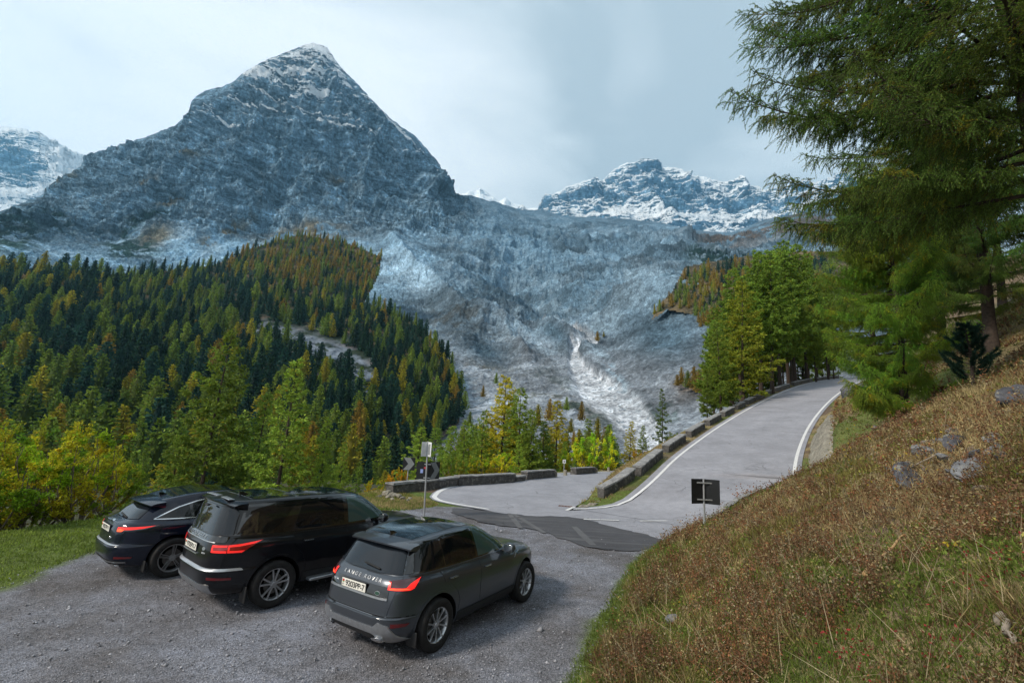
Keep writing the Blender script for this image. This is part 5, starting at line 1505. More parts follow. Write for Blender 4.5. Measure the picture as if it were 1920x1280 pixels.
# ------------------------------------------------------------------ the small dark pine on the slope
def little_pine(px, d, label, h, seed):
    x, y, z = ground_at(px, d); rng = np.random.default_rng(seed)
    t = thing('pine_sapling', label, 'young pine', (x, y, z - .05))
    bm = bmesh.new(); P, D = [], []
    tube(bm, [(0, 0, 0), (.05, 0, h * .5), (0, .04, h)], [.05, .035, .012], 6)
    for k in range(44):
        u = (k + .5) / 44; a = k * 2.4 + rng.normal() * .5; R = h * .42 * (1 - u * .75) * rng.uniform(.7, 1.1)
        b = np.array([0, 0, h * (.08 + .9 * u)]); v = np.linspace(0, 1, 6)[:, None]
        q = b + np.array([cos(a), sin(a), .1]) * R * v + np.array([0, 0, 1]) * R * (.25 + .5 * rng.random()) * v ** 2 + rng.normal(size=(6, 3)) * .03 * v
        tube(bm, [tuple(p) for p in q], [.014 * (1.1 - float(w)) for w in v[:, 0]], 3, False)
        n = 330; w = rng.uniform(.25, 1, n) * 5; i = np.minimum(w.astype(int), 4); f = (w - i)[:, None]
        P.append(q[i] * (1 - f) + q[i + 1] * f); D.append(unit(q[i + 1] - q[i]) * .9 + unit(rng.normal(size=(n, 3))) * .75)
    P = np.concatenate(P); D = np.concatenate(D)
    V, F = blades(rng, P, D, rng.uniform(.07, .15, len(P)), np.full(len(P), .016), True)
    c = link('crown', mesh_np('pine_crown', V, F, [M_NEEDLE], {'tint': tint_of(rng, len(P), 3)}), t); c.color = (.022, .050, .035, 1)
    bm_obj('trunk', bm, M_BARK, t)
little_pine(1822, 12.5, 'small dark pine alone on the slope under the larches', 1.75, 8)

# ------------------------------------------------------------------ leafy shrubs
def shrub_mesh(seed, h=2.6, r=1.5, n=9000, leaf=.075, stems=16):
    rng = np.random.default_rng(seed); bm = bmesh.new(); P, D = [], []
    per = n // (stems * 7)
    for s in range(stems):
        a = rng.uniform(0, 6.28); rr = r * rng.random() ** .6
        top = np.array([cos(a) * rr, sin(a) * rr, h * rng.uniform(.62, 1.05) * (1 - .25 * (rr / r) ** 2)])
        b = np.array([cos(a) * .22 * rr, sin(a) * .22 * rr, -.1]); v = np.linspace(0, 1, 7)[:, None]
        st = b + (top - b) * v + np.array([cos(a), sin(a), 0]) * r * .22 * np.sin(v * pi) + np.cumsum(rng.normal(size=(7, 3)) * .03, 0)
        tube(bm, [tuple(p) for p in st], [.028 * (1.05 - float(w)) + .004 for w in v[:, 0]], 5, False)
        for k in range(7):
            u = rng.uniform(.18, 1) * 6; i = min(int(u), 5); p = st[i] + (st[i + 1] - st[i]) * (u - i)
            d = unit(rng.normal(size=3) + np.array([cos(a), sin(a), 1.1])); l = rng.uniform(.25, .7) * h * .30
            w = np.linspace(0, 1, 4)[:, None]; tw = p + d * l * w + np.array([0, 0, 1]) * l * .2 * w ** 2
            tube(bm, [tuple(x) for x in tw], [.009, .007, .005, .003], 3, False)
            q = rng.random(per)[:, None]
            P.append(p + d * l * q + np.array([0, 0, 1]) * l * .2 * q ** 2 + rng.normal(size=(per, 3)) * .035); D.append(rng.normal(size=(per, 3)) + d * .6 - np.array([0, 0, .3]))
    P = np.concatenate(P); D = np.concatenate(D)
    V, F = blades(rng, P, D, leaf * rng.uniform(.6, 1.25, len(P)), leaf * .62 * rng.uniform(.6, 1.1, len(P)))
    k = fbm(P / .5, 2, .5, seed)
    b = rng.uniform(.6, 1.45, len(P)); T = np.stack([b, b, b * .8], -1)
    g = k < .46; T[g] *= np.array([.55, .9, .8]); br = (k > .66) & (rng.random(len(P)) < .3); T[br] *= np.array([1.1, .8, .7])
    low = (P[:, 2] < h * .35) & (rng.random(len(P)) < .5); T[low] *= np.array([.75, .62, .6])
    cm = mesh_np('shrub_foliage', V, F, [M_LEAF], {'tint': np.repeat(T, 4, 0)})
    wm = bpy.data.meshes.new('shrub_stems'); bm.to_mesh(wm); bm.free(); wm.materials.append(M_BARK2)
    return cm, wm
SH = [shrub_mesh(900 + i, 2.7, 1.45, 11000) for i in range(3)] + [shrub_mesh(950, 2.7, 1.9, 9000, .12)]

def shrub(x, y, s, v, color, label, rz=0.0, z=None, sz=1.0):
    if z is None: z = float(height(np.array([x]), np.array([y]))[0])
    t = thing('leafy_shrub', label, 'shrub', (x, y, z), rz); t.scale = (s, s, s * sz)
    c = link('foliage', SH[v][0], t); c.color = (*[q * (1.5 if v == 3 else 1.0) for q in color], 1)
    link('stem', SH[v][1], t); return t
YL = (0.52, 0.48, 0.030)
for k, (px, d, s, v, c, lb) in enumerate([
    (-60, 12.8, 1.05, 0, YL, 'yellow leaved shrub cut by the left edge of the view'),
    (40, 13.0, 1.10, 1, (.34, .36, .03), 'tall yellow leaved shrub with dark stems behind the grass verge'),
    (118, 14.0, 1.15, 2, YL, 'highest of the yellow shrubs left of the black hatchback estate'),
    (205, 14.4, 1.00, 0, (.42, .42, .03), 'yellow shrub whose leaves touch the roof line of the far black car'),
    (0, 14.8, 1.20, 1, (.24, .30, .035), 'greenish yellow shrub behind the front row at the left edge'),
    (150, 16.2, 1.00, 2, (.32, .33, .03), 'yellow shrub of the back row behind the tallest one'),
    (250, 17.5, .72, 1, (.34, .32, .03), 'small yellow shrub at the end of the row by the black car'),
]):
    x, y, z = ground_at(px, d); shrub(x, y, s, v, c, lb, k * 1.3, z=max(z, -.35))
for px, d, s, v, c, lb, sz, base in [
    (1112, 58, 1.75, 3, (.42, .44, .03), 'round bright yellow bush beyond the parapet', 1.15, 892),
    (1080, 60, 1.3, 3, (.38, .38, .03), 'lower yellow bush joined to the round one on its left', .95, 892),
    (935, 46, 1.0, 3, (.44, .40, .03), 'low yellow bush behind the short parapet piece', .9, 893),
    (900, 45, .8, 3, (.28, .25, .02), 'smallest yellow bush behind the long parapet', .9, 895),
    (852, 44, .9, 3, (.20, .2, .03), 'greenish bush behind the long parapet beside the chevron', .9, 900),
    (742, 25, .36, 3, (.42, .22, .02), 'small orange bush beside the broken end of the parapet', 1.5, 925),
    (700, 27, .40, 3, (.34, .26, .02), 'low yellow bush between the black bonnet and the parapet end', 1.0, 935),
    (1272, 70, .9, 3, (.16, .17, .03), 'olive bush on the bank under the thin dark larch', .8, 835),
    (1195, 64, .6, 3, (.36, .20, .02), 'little orange bush at the foot of the grassy bank', .9, 862),
    (1765, 14.5, .30, 0, (.10, .05, .02), 'dry reddish bush beside the little pine', .8, None),
]:
    if base is None:
        x, y, z = ground_at(px, d)
    else:
        x, y, z = at(px, base, d)
    shrub(x, y, s, v, c, lb, px * .1, z=z, sz=sz)
# ------------------------------------------------------------------ ground cover of the slope and verges
M_HERB = leafy('herbs', use_obj=False, trans=.3)
def meadow():
    rng = np.random.default_rng(41)
    V_, F_, T_ = [], [], []; off = 0
    def emit(P, D, L, W, T, tri=True):
        nonlocal off
        V, F = blades(rng, P, D, L, W, tri)
        V_.append(V); T_.append(np.repeat(T, 3 if tri else 4, 0)); F_.append((F + off)); off += len(V)
    def scatter(n, rmin, rmax, a0, a1):
        r = np.exp(rng.uniform(math.log(rmin), math.log(rmax), n)); a = rng.uniform(a0, a1, n)
        return r * np.sin(a), r * np.cos(a), r
    green = np.array([.12, .165, .030]); dry = np.array([.36, .28, .14]); brown = np.array([.155, .085, .048]); rust = np.array([.215, .095, .045])
    pale = np.array([.36, .30, .19]); red = np.array([.26, .035, .035]); yel = np.array([.40, .30, .03]); olive = np.array([.22, .20, .055])
    def field(x, y):
        P = np.stack([x, y, 0 * x], -1)
        dt, st_, _, s_t = seg_near(x, y, TOE)
        return P, dt * st_
    # blades of grass in tufts
    x, y, r = scatter(80000, 2.0, 48, -.05, 1.02)
    P, td = field(x, y); m = td > .05; x, y, r, P, td = x[m], y[m], r[m], P[m], td[m]
    k = fbm(P / 1.5, 4, .55, 401); k2 = fbm(P / 4.5, 3, .5, 402)
    gmask = np.clip((1 - sm(td, .5, 2.6)) * (r < 26) + sm(k2, .53, .62) * .8, 0, 1)
    nb = 8; n = len(x); z = height(x, y)
    base = np.repeat(np.stack([x, y, z], -1), nb, 0) + rng.normal(size=(n * nb, 3)) * (np.repeat(.012 * r ** .5 + .02, nb)[:, None] * np.array([1, 1, 0]))
    g = np.repeat(gmask, nb); u = rng.random(n * nb); kk = np.repeat(k, nb)
    col = np.where((u < g)[:, None], green, np.where((kk > .52)[:, None], dry, np.where((u > .75)[:, None], brown, olive)))
    col = col * rng.uniform(.55, 1.4, (n * nb, 1))
    L = (.05 + .11 * rng.random(n * nb) ** 1.5) * np.repeat((.75 + .10 * r ** .5) * (1 - .45 * gmask) * (.6 + .9 * k), nb)
    D = rng.normal(size=(n * nb, 3)) * .42 + np.array([-.25, -.1, .85])
    emit(base - np.array([0, 0, .01]), D, L, .004 + .0011 * np.repeat(r, nb), col)
    # brown weeds: stalks with small crumpled leaves
    x, y, r = scatter(36000, 2.3, 46, .02, 1.0)
    P, td = field(x, y); k = fbm(P / 1.3, 4, .6, 405); k2 = fbm(P / 3.2, 3, .5, 406)
    m = (td > .55) & (k > .45) & (k2 > .33); x, y, r, P, k2 = x[m], y[m], r[m], P[m], k2[m]
    n = len(x); z = height(x, y); h = rng.uniform(.12, .38, n) * (.55 + .5 * sm(r, 2, 9)); nb = 14
    lean = rng.normal(size=(n, 3)) * .25 + np.array([-.2, -.1, 1])
    u = rng.random((n, nb)); B = np.stack([x, y, z], -1)[:, None] + lean[:, None] * (h[:, None] * u)[..., None] + rng.normal(size=(n, nb, 3)) * (.018 + .012 * h[:, None, None] * 3)
    hue = rng.random(n); c = np.where(hue[:, None] < .45, brown, np.where(hue[:, None] < .70, rust, np.where(hue[:, None] < .88, dry * .8, pale * .7)))
    c = np.repeat(c, nb, 0) * rng.uniform(.5, 1.5, (n * nb, 1))
    emit(B.reshape(-1, 3), rng.normal(size=(n * nb, 3)), np.repeat(.012 + .0021 * r, nb) * rng.uniform(.7, 1.6, n * nb), np.repeat(.007 + .0013 * r, nb), c, False)
    emit(np.stack([x, y, z], -1), lean, h * 1.1, .004 + .0007 * r, c[::nb] * .8)
    # tall clumps of bleached and olive grass
    x, y, r = scatter(4200, 2.6, 30, .02, 1.0); P, td = field(x, y); k = fbm(P / 2.2, 3, .6, 431); m = (td > .3) & (k > .44); x, y, r, k = x[m], y[m], r[m], k[m]
    n = len(x); nb = 22; z = height(x, y); cc = np.where((rng.random(n) < .45)[:, None], olive * .9, np.where((rng.random(n) < .5)[:, None], dry, brown * 1.1))
    emit(np.repeat(np.stack([x, y, z - .01], -1), nb, 0) + rng.normal(size=(n * nb, 3)) * np.array([.05, .05, 0]), rng.normal(size=(n * nb, 3)) * .5 + np.array([-.2, -.1, .8]), np.repeat(rng.uniform(.14, .34, n), nb) * rng.uniform(.6, 1.1, n * nb), .004 + .0008 * np.repeat(r, nb), np.repeat(cc, nb, 0) * rng.uniform(.5, 1.4, (n * nb, 1)))
    # green low leaves
    x, y, r = scatter(15000, 2.2, 36, .0, 1.0)
    P, td = field(x, y); k = fbm(P / .9, 3, .6, 411); m = (td > .1) & (k > .52); x, y, r, P, td = x[m], y[m], r[m], P[m], td[m]
    n = len(x); nb = 9; z = height(x, y)
    B = np.repeat(np.stack([x, y, z + .02], -1), nb, 0) + rng.normal(size=(n * nb, 3)) * np.array([.07, .07, .02])
    hue = np.repeat(rng.random(n), nb); c = np.where(hue[:, None] < .72, green * 1.05, np.where(hue[:, None] < .86, olive * 1.5, np.where((hue[:, None] < .91) | (hue[:, None] > .94), green, np.where(hue[:, None] < .92, yel, red))))
    emit(B, rng.normal(size=(n * nb, 3)) + np.array([0, 0, .5]), np.repeat(.018 + .0026 * r, nb) * rng.uniform(.7, 1.5, n * nb), np.repeat(.013 + .0018 * r, nb), c * rng.uniform(.55, 1.35, (n * nb, 1)), False)
    # long pale stalks and a few red or straw sprays
    x, y, r = scatter(1500, 2.4, 30, .05, 1.0); P, td = field(x, y); m = td > .6; x, y, r = x[m], y[m], r[m]; n = len(x); z = height(x, y)
    emit(np.stack([x, y, z], -1), rng.normal(size=(n, 3)) * .5 + np.array([0, 0, .8]), rng.uniform(.25, .65, n), .003 + .0009 * r, pale * rng.uniform(.7, 1.3, (n, 1)))
    for cx_, cy_, rr_, c_, cn in ((1600, 1250, .16, red, 90), (1770, 1235, .10, red, 60), (1380, 1265, .13, rust * 1.3, 90), (1400, 932, .3, rust * 1.2, 140), (1700, 890, .3, yel * .8, 120),
                                   (1590, 870, .35, yel * .8, 120), (1860, 1110, .2, red, 90), (1560, 1160, .05, yel * 1.2, 14), (1480, 1010, .1, yel, 40), (1530, 1130, .2, pale, 90), (1600, 1130, .2, pale, 60)):
        q = slope_hit(cx_, cy_)
        n = cn; B = q + rng.normal(size=(n, 3)) * np.array([rr_, rr_, rr_ * .5]); B[:, 2] = height(B[:, 0], B[:, 1]) + np.abs(rng.normal(size=n)) * rr_ * .8
        emit(B, rng.normal(size=(n, 3)), np.full(n, .014 + .0035 * q[1]), np.full(n, .010 + .002 * q[1]), c_ * rng.uniform(.6, 1.3, (n, 1)), False)
    # grass verge on the left, round the wall end, on the bank
    def patch(x0, x1, y0, y1, n, cond, cols, lmul=1.0):
        x = rng.uniform(x0, x1, n); y = rng.uniform(y0, y1, n); m = cond(x, y); x, y = x[m], y[m]; n = len(x); nb = 6; z = height(x, y); r = np.hypot(x, y)
        B = np.repeat(np.stack([x, y, z], -1), nb, 0) + rng.normal(size=(n * nb, 3)) * np.array([.05, .05, 0])
        k = fbm(np.stack([x, y, 0 * x], -1) / 1.2, 3, .5, 421); ci = np.where(np.repeat(k, nb) + rng.normal(size=n * nb) * .08 > .52, 1, 0)
        emit(B - np.array([0, 0, .01]), rng.normal(size=(n * nb, 3)) * .45 + np.array([0, 0, .9]), (.04 + .07 * rng.random(n * nb)) * lmul, .005 + .0011 * np.repeat(r, nb), np.array(cols)[ci] * rng.uniform(.6, 1.4, (n * nb, 1)))
    GE = smooth_line([(a, b, 0) for a, b in GRAVEL_EDGE_L], .5, 1)
    def leftside(x, y):
        d, s, _, _ = seg_near(x, y, GE); return (d * np.sign(s) < .05)
    patch(-18, -2, 4, 23, 34000, leftside, [green * 1.2, green * 1.5 + np.array([.02, .02, 0])], 1.0)
    patch(-8, -2, 19, 24, 5000, lambda x, y: leftside(x, y) & (rng.random(len(x)) < .8), [dry, olive], 1.2)
    def bank(x, y):
        d, s, zz, sl = seg_near(x, y, RL); return (s < 0) & (d > 1.0) & (d < 6) & (sl > 1.0) & ~inpoly(x, y, LOW_POLY)
    patch(2, 45, 20, 85, 42000, bank, [dry * .9, olive], 1.9)
    def shoulder(x, y):
        d, s, zz, sl = seg_near(x, y, RL); return (s < 0) & (d > .45) & (d < 1.2) & (sl > 1.0) & (rng.random(len(x)) < .35)
    patch(2, 45, 20, 85, 30000, shoulder, [dry * .7, olive], .7)
    tris = [f for f in F_ if f.shape[1] == 3]; quads = [f for f in F_ if f.shape[1] == 4]
    me = mesh_np('meadow_plants', np.concatenate(V_), [np.concatenate(tris), np.concatenate(quads)], [M_HERB], {'tint': np.concatenate(T_)})
    tag(link('meadow_plants', me), 'autumn grass, brown weeds and low leaves on slope and verges', 'ground cover', kind='stuff')
    print('meadow verts', off)

meadow()
def pebbles():
    rng = np.random.default_rng(5); n = 24000
    r = np.exp(rng.uniform(math.log(3.5), math.log(20), n)); a = rng.uniform(-.95, .35, n); x = r * np.sin(a); y = r * np.cos(a)
    dt, st_, _, _ = seg_near(x, y, TOE); GE = smooth_line([(p, q, 0) for p, q in GRAVEL_EDGE_L], .5, 1); d2, s2, _, _ = seg_near(x, y, GE)
    m = (st_ * dt < .3) & (s2 * d2 > -.2) & (y < 19.5); x, y, r = x[m], y[m], r[m]; n = len(x)
    o = np.array([[1, 0, 0], [0, 1, 0], [-1, 0, 0], [0, -1, 0], [0, 0, .7], [0, 0, -.5]]); f = np.array([[0, 1, 4], [1, 2, 4], [2, 3, 4], [3, 0, 4], [1, 0, 5], [2, 1, 5], [3, 2, 5], [0, 3, 5]])
    s = rng.lognormal(-4.72, .46, n) * (.8 + .03 * r)
    V = o[None] * rng.uniform(.6, 1.3, (n, 6, 1)) * s[:, None, None]; aa = rng.uniform(0, 6.28, n); c_, s_ = np.cos(aa)[:, None], np.sin(aa)[:, None]
    V = np.stack([V[..., 0] * c_ - V[..., 1] * s_, V[..., 0] * s_ + V[..., 1] * c_, V[..., 2]], -1) + np.stack([x, y, height(x, y) + .008], -1)[:, None]
    T = np.repeat(np.array([.23, .23, .25]) * rng.uniform(.35, 1.9, (n, 1)), 6, 0)
    F = (np.arange(n)[:, None, None] * 6 + f[None]).reshape(-1, 3)
    t = NT('pebble'); t.base(t.attr('tint'), .9, .2)
    tag(link('loose_gravel', mesh_np('loose_gravel', V.reshape(-1, 3), F, [t.m], {'tint': T})), 'loose grey stones scattered over the lay-by', 'gravel', kind='stuff')
pebbles()
# ================================================================== cars
def paint(name, col, metal=.5, rough=.28):
    t = NT(name); n = t.noise(t.coord(), 900, 2); dn = t.noise(t.coord(), 5, 6, .65)
    c = t.mix(1.0, col, t.ramp(n, [(.3, .75), (.7, 1.3)]), 'MULTIPLY')
    # a film of road dust that thickens in patches
    c = t.mix(t.ramp(dn, [(.5, .0), (.8, .05)]), c, (.10, .092, .080))
    t.base(c, rough, .12, metal); t.b.inputs['Coat Weight'].default_value = .7
    t.l(t.ramp(dn, [(.4, .03), (.8, .16)]), t.b.inputs['Coat Roughness'])
    return t.m
P_GREY = paint('dark_grey_paint', (.062, .070, .084), .6, .32)
P_BLACK = paint('black_paint', (.0045, .005, .007), .0, .3)
P_NAVY = paint('blue_black_paint', (.006, .009, .020), .2, .25)
M_PLASTIC = simple('black_plastic', (.014, .014, .015), .55, .4, var=.25, scale=20)
M_TYRE = simple('tyre_rubber', (.016, .015, .015), .82, .3, var=.4, scale=14, bump=.4)
M_GLOSS = simple('gloss_black_trim', (.005, .005, .006), .08, .5, coat=1)
M_CHROME = simple('bright_trim', (.72, .73, .75), .16, .5, 1.0, .05)
M_SILVER = simple('satin_silver', (.40, .41, .43), .36, .5, .85, .12, 20)
M_ALLOY = simple('alloy_wheel', (.46, .47, .49), .30, .5, .85, .15, 14)
M_DARK = simple('dark_recess', (.006, .006, .006), .9, .1)
M_RED = simple('red_lens', (.30, .008, .008), .12, .5, var=.2, coat=.8)
M_REDD = simple('dark_red_reflector', (.11, .006, .008), .2, .5, coat=.6)
M_SMOKE = simple('smoked_lens', (.045, .010, .012), .08, .5, coat=1)
M_PLATE = simple('number_plate_white', (.70, .68, .62), .45, .4, var=.04)
M_INK = simple('plate_ink', (.010, .010, .012), .5, .3)
M_FRED = simple('flag_red', (.55, .03, .03), .5, .3)
M_FGRN = simple('flag_green', (.03, .25, .05), .5, .3)
M_DISC = simple('brake_disc', (.12, .115, .11), .4, .5, .8)
def glass(name, col, rough=.02, tr=0.0):
    t = NT(name); t.base(col, rough, .35); t.b.inputs['Coat Weight'].default_value = .2; t.b.inputs['Coat Roughness'].default_value = .015
    t.b.inputs['IOR'].default_value = 1.52
    if tr:
        g = t.n('BsdfTransparent'); g.inputs[0].default_value = (.55, .75, .70, 1); mx = t.n('MixShader'); mx.inputs[0].default_value = tr
        t.l(t.b.outputs[0], mx.inputs[1]); t.l(g.outputs[0], mx.inputs[2]); t.l(mx.outputs[0], t.o.inputs[0])
    return t.m
G_DARK = glass('privacy_glass', (.004, .005, .006)); G_REAR = glass('heated_rear_glass', (.010, .013, .018)); G_FRONT = glass('opaque_glass_light_tone', (.040, .070, .064))  # front glass is opaque; light seen through it put into the colour
def lamp(name, col, s):
    t = NT(name); t.base(col, .3, .5); t.b.inputs['Emission Color'].default_value = (*col, 1); t.b.inputs['Emission Strength'].default_value = s; return t.m
L_RED = lamp('lit_tail_lamp', (1.0, .024, .02), .55); L_AMB = lamp('lit_tail_lamp_core', (1.0, .10, .03), .9)

def catmull(K, sub):
    K = np.array(K, float); out = []
    for i in range(len(K) - 1):
        p0, p1, p2, p3 = K[max(i - 1, 0)], K[i], K[i + 1], K[min(i + 2, len(K) - 1)]
        for q in range(sub):
            t = q / sub
            c = .5 * ((2 * p1) + (-p0 + p2) * t + (2 * p0 - 5 * p1 + 4 * p2 - p3) * t * t + (-p0 + 3 * p1 - 3 * p2 + p3) * t ** 3)
            lin = p1 + (p2 - p1) * t
            out.append(.6 * c + .4 * lin)
    out.append(K[-1]); return out

def plan(k, M=128):
    zr, zf, xr, xf, w, nr, nf, arch, fw, rw = k
    cx = (xr + xf) / 2; a = (xf - xr) / 2; pts = []
    th = np.linspace(0, pi, 721); c = -np.cos(th); s = np.sin(th)
    n = np.where(c < 0, nr, nf)
    x = cx + a * np.sign(c) * np.abs(c) ** (2 / n); y = w * np.abs(s) ** (2 / n)
    u = (x - cx) / a; y = y * np.where(u > 0, 1 - fw * u ** 2, 1 - rw * u ** 2)
    L = np.concatenate([[0], np.cumsum(np.hypot(np.diff(x), np.diff(y)))]); h = 360
    ua = np.concatenate([np.linspace(0, L[h], M // 4 + 1)[:-1], np.linspace(L[h], L[-1], M // 4 + 1)])
    xs = np.interp(ua, L, x); ys = np.interp(ua, L, y); ys[0] = 0; ys[-1] = 0
    X = np.concatenate([xs, xs[-2:0:-1]]); Y = np.concatenate([-ys, ys[-2:0:-1]])
    Z = zr + (zf - zr) * (X - xr) / max(xf - xr, 1e-3) + arch * (1 - ((X - cx) / a) ** 2)
    return np.stack([X, Y, Z], 1)

DIRS = {'R': ((1, 0, 0), (0, 0, 1), (0, 1, 0)), 'L': ((1, 0, 0), (0, 0, 1), (0, -1, 0)), 'B': ((0, -1, 0), (0, 0, 1), (1, 0, 0)), 'F': ((0, 1, 0), (0, 0, 1), (-1, 0, 0)),
        'DR': ((.7071, -.7071, 0), (0, 0, 1), (.7071, .7071, 0)), 'DL': ((.7071, .7071, 0), (0, 0, 1), (.7071, -.7071, 0)),
        'FR': ((-.7071, -.7071, 0), (0, 0, 1), (-.7071, .7071, 0)), 'FL': ((-.7071, .7071, 0), (0, 0, 1), (-.7071, -.7071, 0)), 'T': ((1, 0, 0), (0, -1, 0), (0, 0, -1))}

class Car:
    def __init__(s, name, label, loc, head, keys, R, wb, paint_m, arch_r, wy, half):
        s.root = thing(name, label, 'car', loc, head); s.paint = paint_m; s.R = R; s.wb = wb
        rings = [plan(k) for k in catmull(keys, 6)]
        M = len(rings[0]); bm = bmesh.new(); vr = []
        for r in rings: vr.append([bm.verts.new(tuple(p)) for p in r])
        for a, b in zip(vr, vr[1:]):
            for k in range(M): bm.faces.new((a[k], a[(k + 1) % M], b[(k + 1) % M], b[k]))
        bm.faces.new(vr[0][::-1]); bm.faces.new(vr[-1])
        bmesh.ops.recalc_face_normals(bm, faces=bm.faces)
        s.bvh = BVHTree.FromBMesh(bm)
        # cut the wheel housings
        me = bpy.data.meshes.new('body'); bm.to_mesh(me); bm.free(); tmp = bpy.data.objects.new('body', me); COL.objects.link(tmp)
        cuts = []
        for x in (0, wb):
            for sg in (-1, 1):
                cb = bmesh.new(); lathe(cb, [(.001, -.30), (arch_r, -.30), (arch_r, .35), (.001, .35)], 56, Matrix.Translation((x, sg * (half - .16), R + .015)))
                bmesh.ops.remove_doubles(cb, verts=cb.verts, dist=.002); bmesh.ops.recalc_face_normals(cb, faces=cb.faces)
                cm = bpy.data.meshes.new('c'); cb.to_mesh(cm); cb.free(); co = bpy.data.objects.new('c', cm); COL.objects.link(co); cuts.append(co)
                md = tmp.modifiers.new('b', 'BOOLEAN'); md.operation = 'DIFFERENCE'; md.solver = 'EXACT'; md.object = co
        bpy.context.view_layer.update()
        dg = bpy.context.evaluated_depsgraph_get(); m2 = bpy.data.meshes.new_from_object(tmp.evaluated_get(dg))
        for c in cuts: bpy.data.objects.remove(c)
        bpy.data.objects.remove(tmp)
        m2.materials.clear(); m2.materials.append(paint_m); m2.materials.append(M_DARK)
        # inside of the housings is dark
        for p in m2.polygons:
            c = p.center
            if abs(c.y) < half + .2 and any((c.x - x) ** 2 + (c.z - R - .015) ** 2 < (arch_r + .004) ** 2 for x in (0, wb)) and c.z < R + .015 + arch_r and abs(c.y) > .4:
                if abs(p.normal.y) < .35 or abs(c.y) < half - .35: p.material_index = 1
            if c.z < .20 or (p.normal.z < -.9 and c.z < .4): p.material_index = 1
        m2.polygons.foreach_set('use_smooth', np.ones(len(m2.polygons), bool)); m2.set_sharp_from_angle(angle=radians(32))
        s.body = link('body', m2, s.root); s.wheels(wy, arch_r)
    def hit(s, a, b, d):
        A, B, D = (Vector(v) for v in DIRS[d]); o = A * a + B * b - D * 7
        h = s.bvh.ray_cast(o, D)
        if h[0] is None:
            h = s.bvh.find_nearest(o + D * 6.2)
            return h[0], -D
        n = h[1]
        return h[0], (n if n.dot(D) < 0 else -n)
    def proj(s, name, poly, d, mat, off=.004, depth=.012, res=.06, parent=None, smooth=50, label=None):
        bm = bmesh.new(); f = bm.faces.new([bm.verts.new((p[0], p[1], 0)) for p in poly])
        bmesh.ops.triangulate(bm, faces=[f], ngon_method='EAR_CLIP')
        xs = [p[0] for p in poly]; ys = [p[1] for p in poly]
        for ax, lo, hi in ((0, min(xs), max(xs)), (1, min(ys), max(ys))):
            c = lo + res
            while c < hi - res * .2:
                co = [0, 0, 0]; co[ax] = c; no = [0, 0, 0]; no[ax] = 1
                bmesh.ops.bisect_plane(bm, geom=bm.verts[:] + bm.edges[:] + bm.faces[:], plane_co=co, plane_no=no); c += res
        return s._finish(name, bm, d, mat, off, depth, parent, smooth, label)
    def _finish(s, name, bm, d, mat, off, depth, parent, smooth, label=None):
        base = {}
        for v in bm.verts:
            p, n = s.hit(v.co.x, v.co.y, d); base[v] = (p.copy(), n.copy())
        be = [e for e in bm.edges if len(e.link_faces) == 1]
        for v, (p, n) in base.items(): v.co = p + n * off
        r = bmesh.ops.extrude_edge_only(bm, edges=be)
        D = Vector(DIRS[d][2])
        for v in r['geom']:
            if isinstance(v, bmesh.types.BMVert): v.co = v.co + D * depth
        o = bm_obj(name, bm, mat, parent or s.root, smooth=smooth)
        if label: o['label'] = label
        return o
    def both(s, name, poly, mat, **k):
        for d in ('R', 'L'): o = s.proj(name, poly, d, mat, **k)
        return o
    def text(s, name, txt, a, b, w, h, d, mat, off=.006, parent=None, sp=1.0, flat=None, bold=.01):
        cu = bpy.data.curves.new('t', 'FONT'); cu.body = txt; cu.align_x = 'CENTER'; cu.align_y = 'CENTER'; cu.space_character = sp; cu.offset = bold
        to = bpy.data.objects.new('t', cu); COL.objects.link(to); bpy.context.view_layer.update()
        me = bpy.data.meshes.new_from_object(to.evaluated_get(bpy.context.evaluated_depsgraph_get())); bpy.data.objects.remove(to)
        bm = bmesh.new(); bm.from_mesh(me); bpy.data.meshes.remove(me)
        xs = [v.co.x for v in bm.verts]; ys = [v.co.y for v in bm.verts]; x0, x1, y0, y1 = min(xs), max(xs), min(ys), max(ys)
        for v in bm.verts: v.co = Vector((a + ((v.co.x - x0) / (x1 - x0) - .5) * w, b + ((v.co.y - y0) / (y1 - y0) - .5) * h, 0))
        if flat is not None:
            for v in bm.verts: v.co = flat @ Vector((v.co.x, -off, v.co.y))
            return bm_obj(name, bm, mat, parent or s.root)
        return s._finish(name, bm, d, mat, off, .006, parent, None)
    def wheels(s, wy, ar):
        R = s.R
        for x in (0, s.wb):
            for sg in (-1, 1):
                W = link('wheel', None, s.root, (x, sg * wy, R), 0 if sg < 0 else pi)
                if not hasattr(s, 'wm'): s.wm = s.make_wheel()
                for nm, me in s.wm: link(nm, me, W)
    spec = 'ten'
    def make_wheel(s):
        R = s.R; r = s.rim_r; out = []
        def done(bm, nm, mat, sm_=40):
            bmesh.ops.recalc_face_normals(bm, faces=bm.faces); me = bpy.data.meshes.new(nm); bm.to_mesh(me); bm.free(); me.materials.append(mat)
            me.polygons.foreach_set('use_smooth', np.ones(len(me.polygons), bool)); me.set_sharp_from_angle(angle=radians(sm_)); out.append((nm, me))
        bm = bmesh.new(); lathe(bm, [(r, -.100), (r + .012, -.112), (r + (R - r) * .35, -.122), (r + (R - r) * .7, -.120), (R - .012, -.108), (R, -.085), (R - .006, -.05), (R, -.045), (R, .045), (R - .006, .05), (R, .085), (R - .012, .108), (r + (R - r) * .5, .122), (r, .10)], 72, closed=True); done(bm, 'tyre', M_TYRE)
        bm = bmesh.new(); lathe(bm, [(r + .004, -.108), (r + .008, -.100), (r - .010, -.096), (r - .022, -.08), (r - .03, .06), (r, .10)], 72)
        n, tw = s.spokes
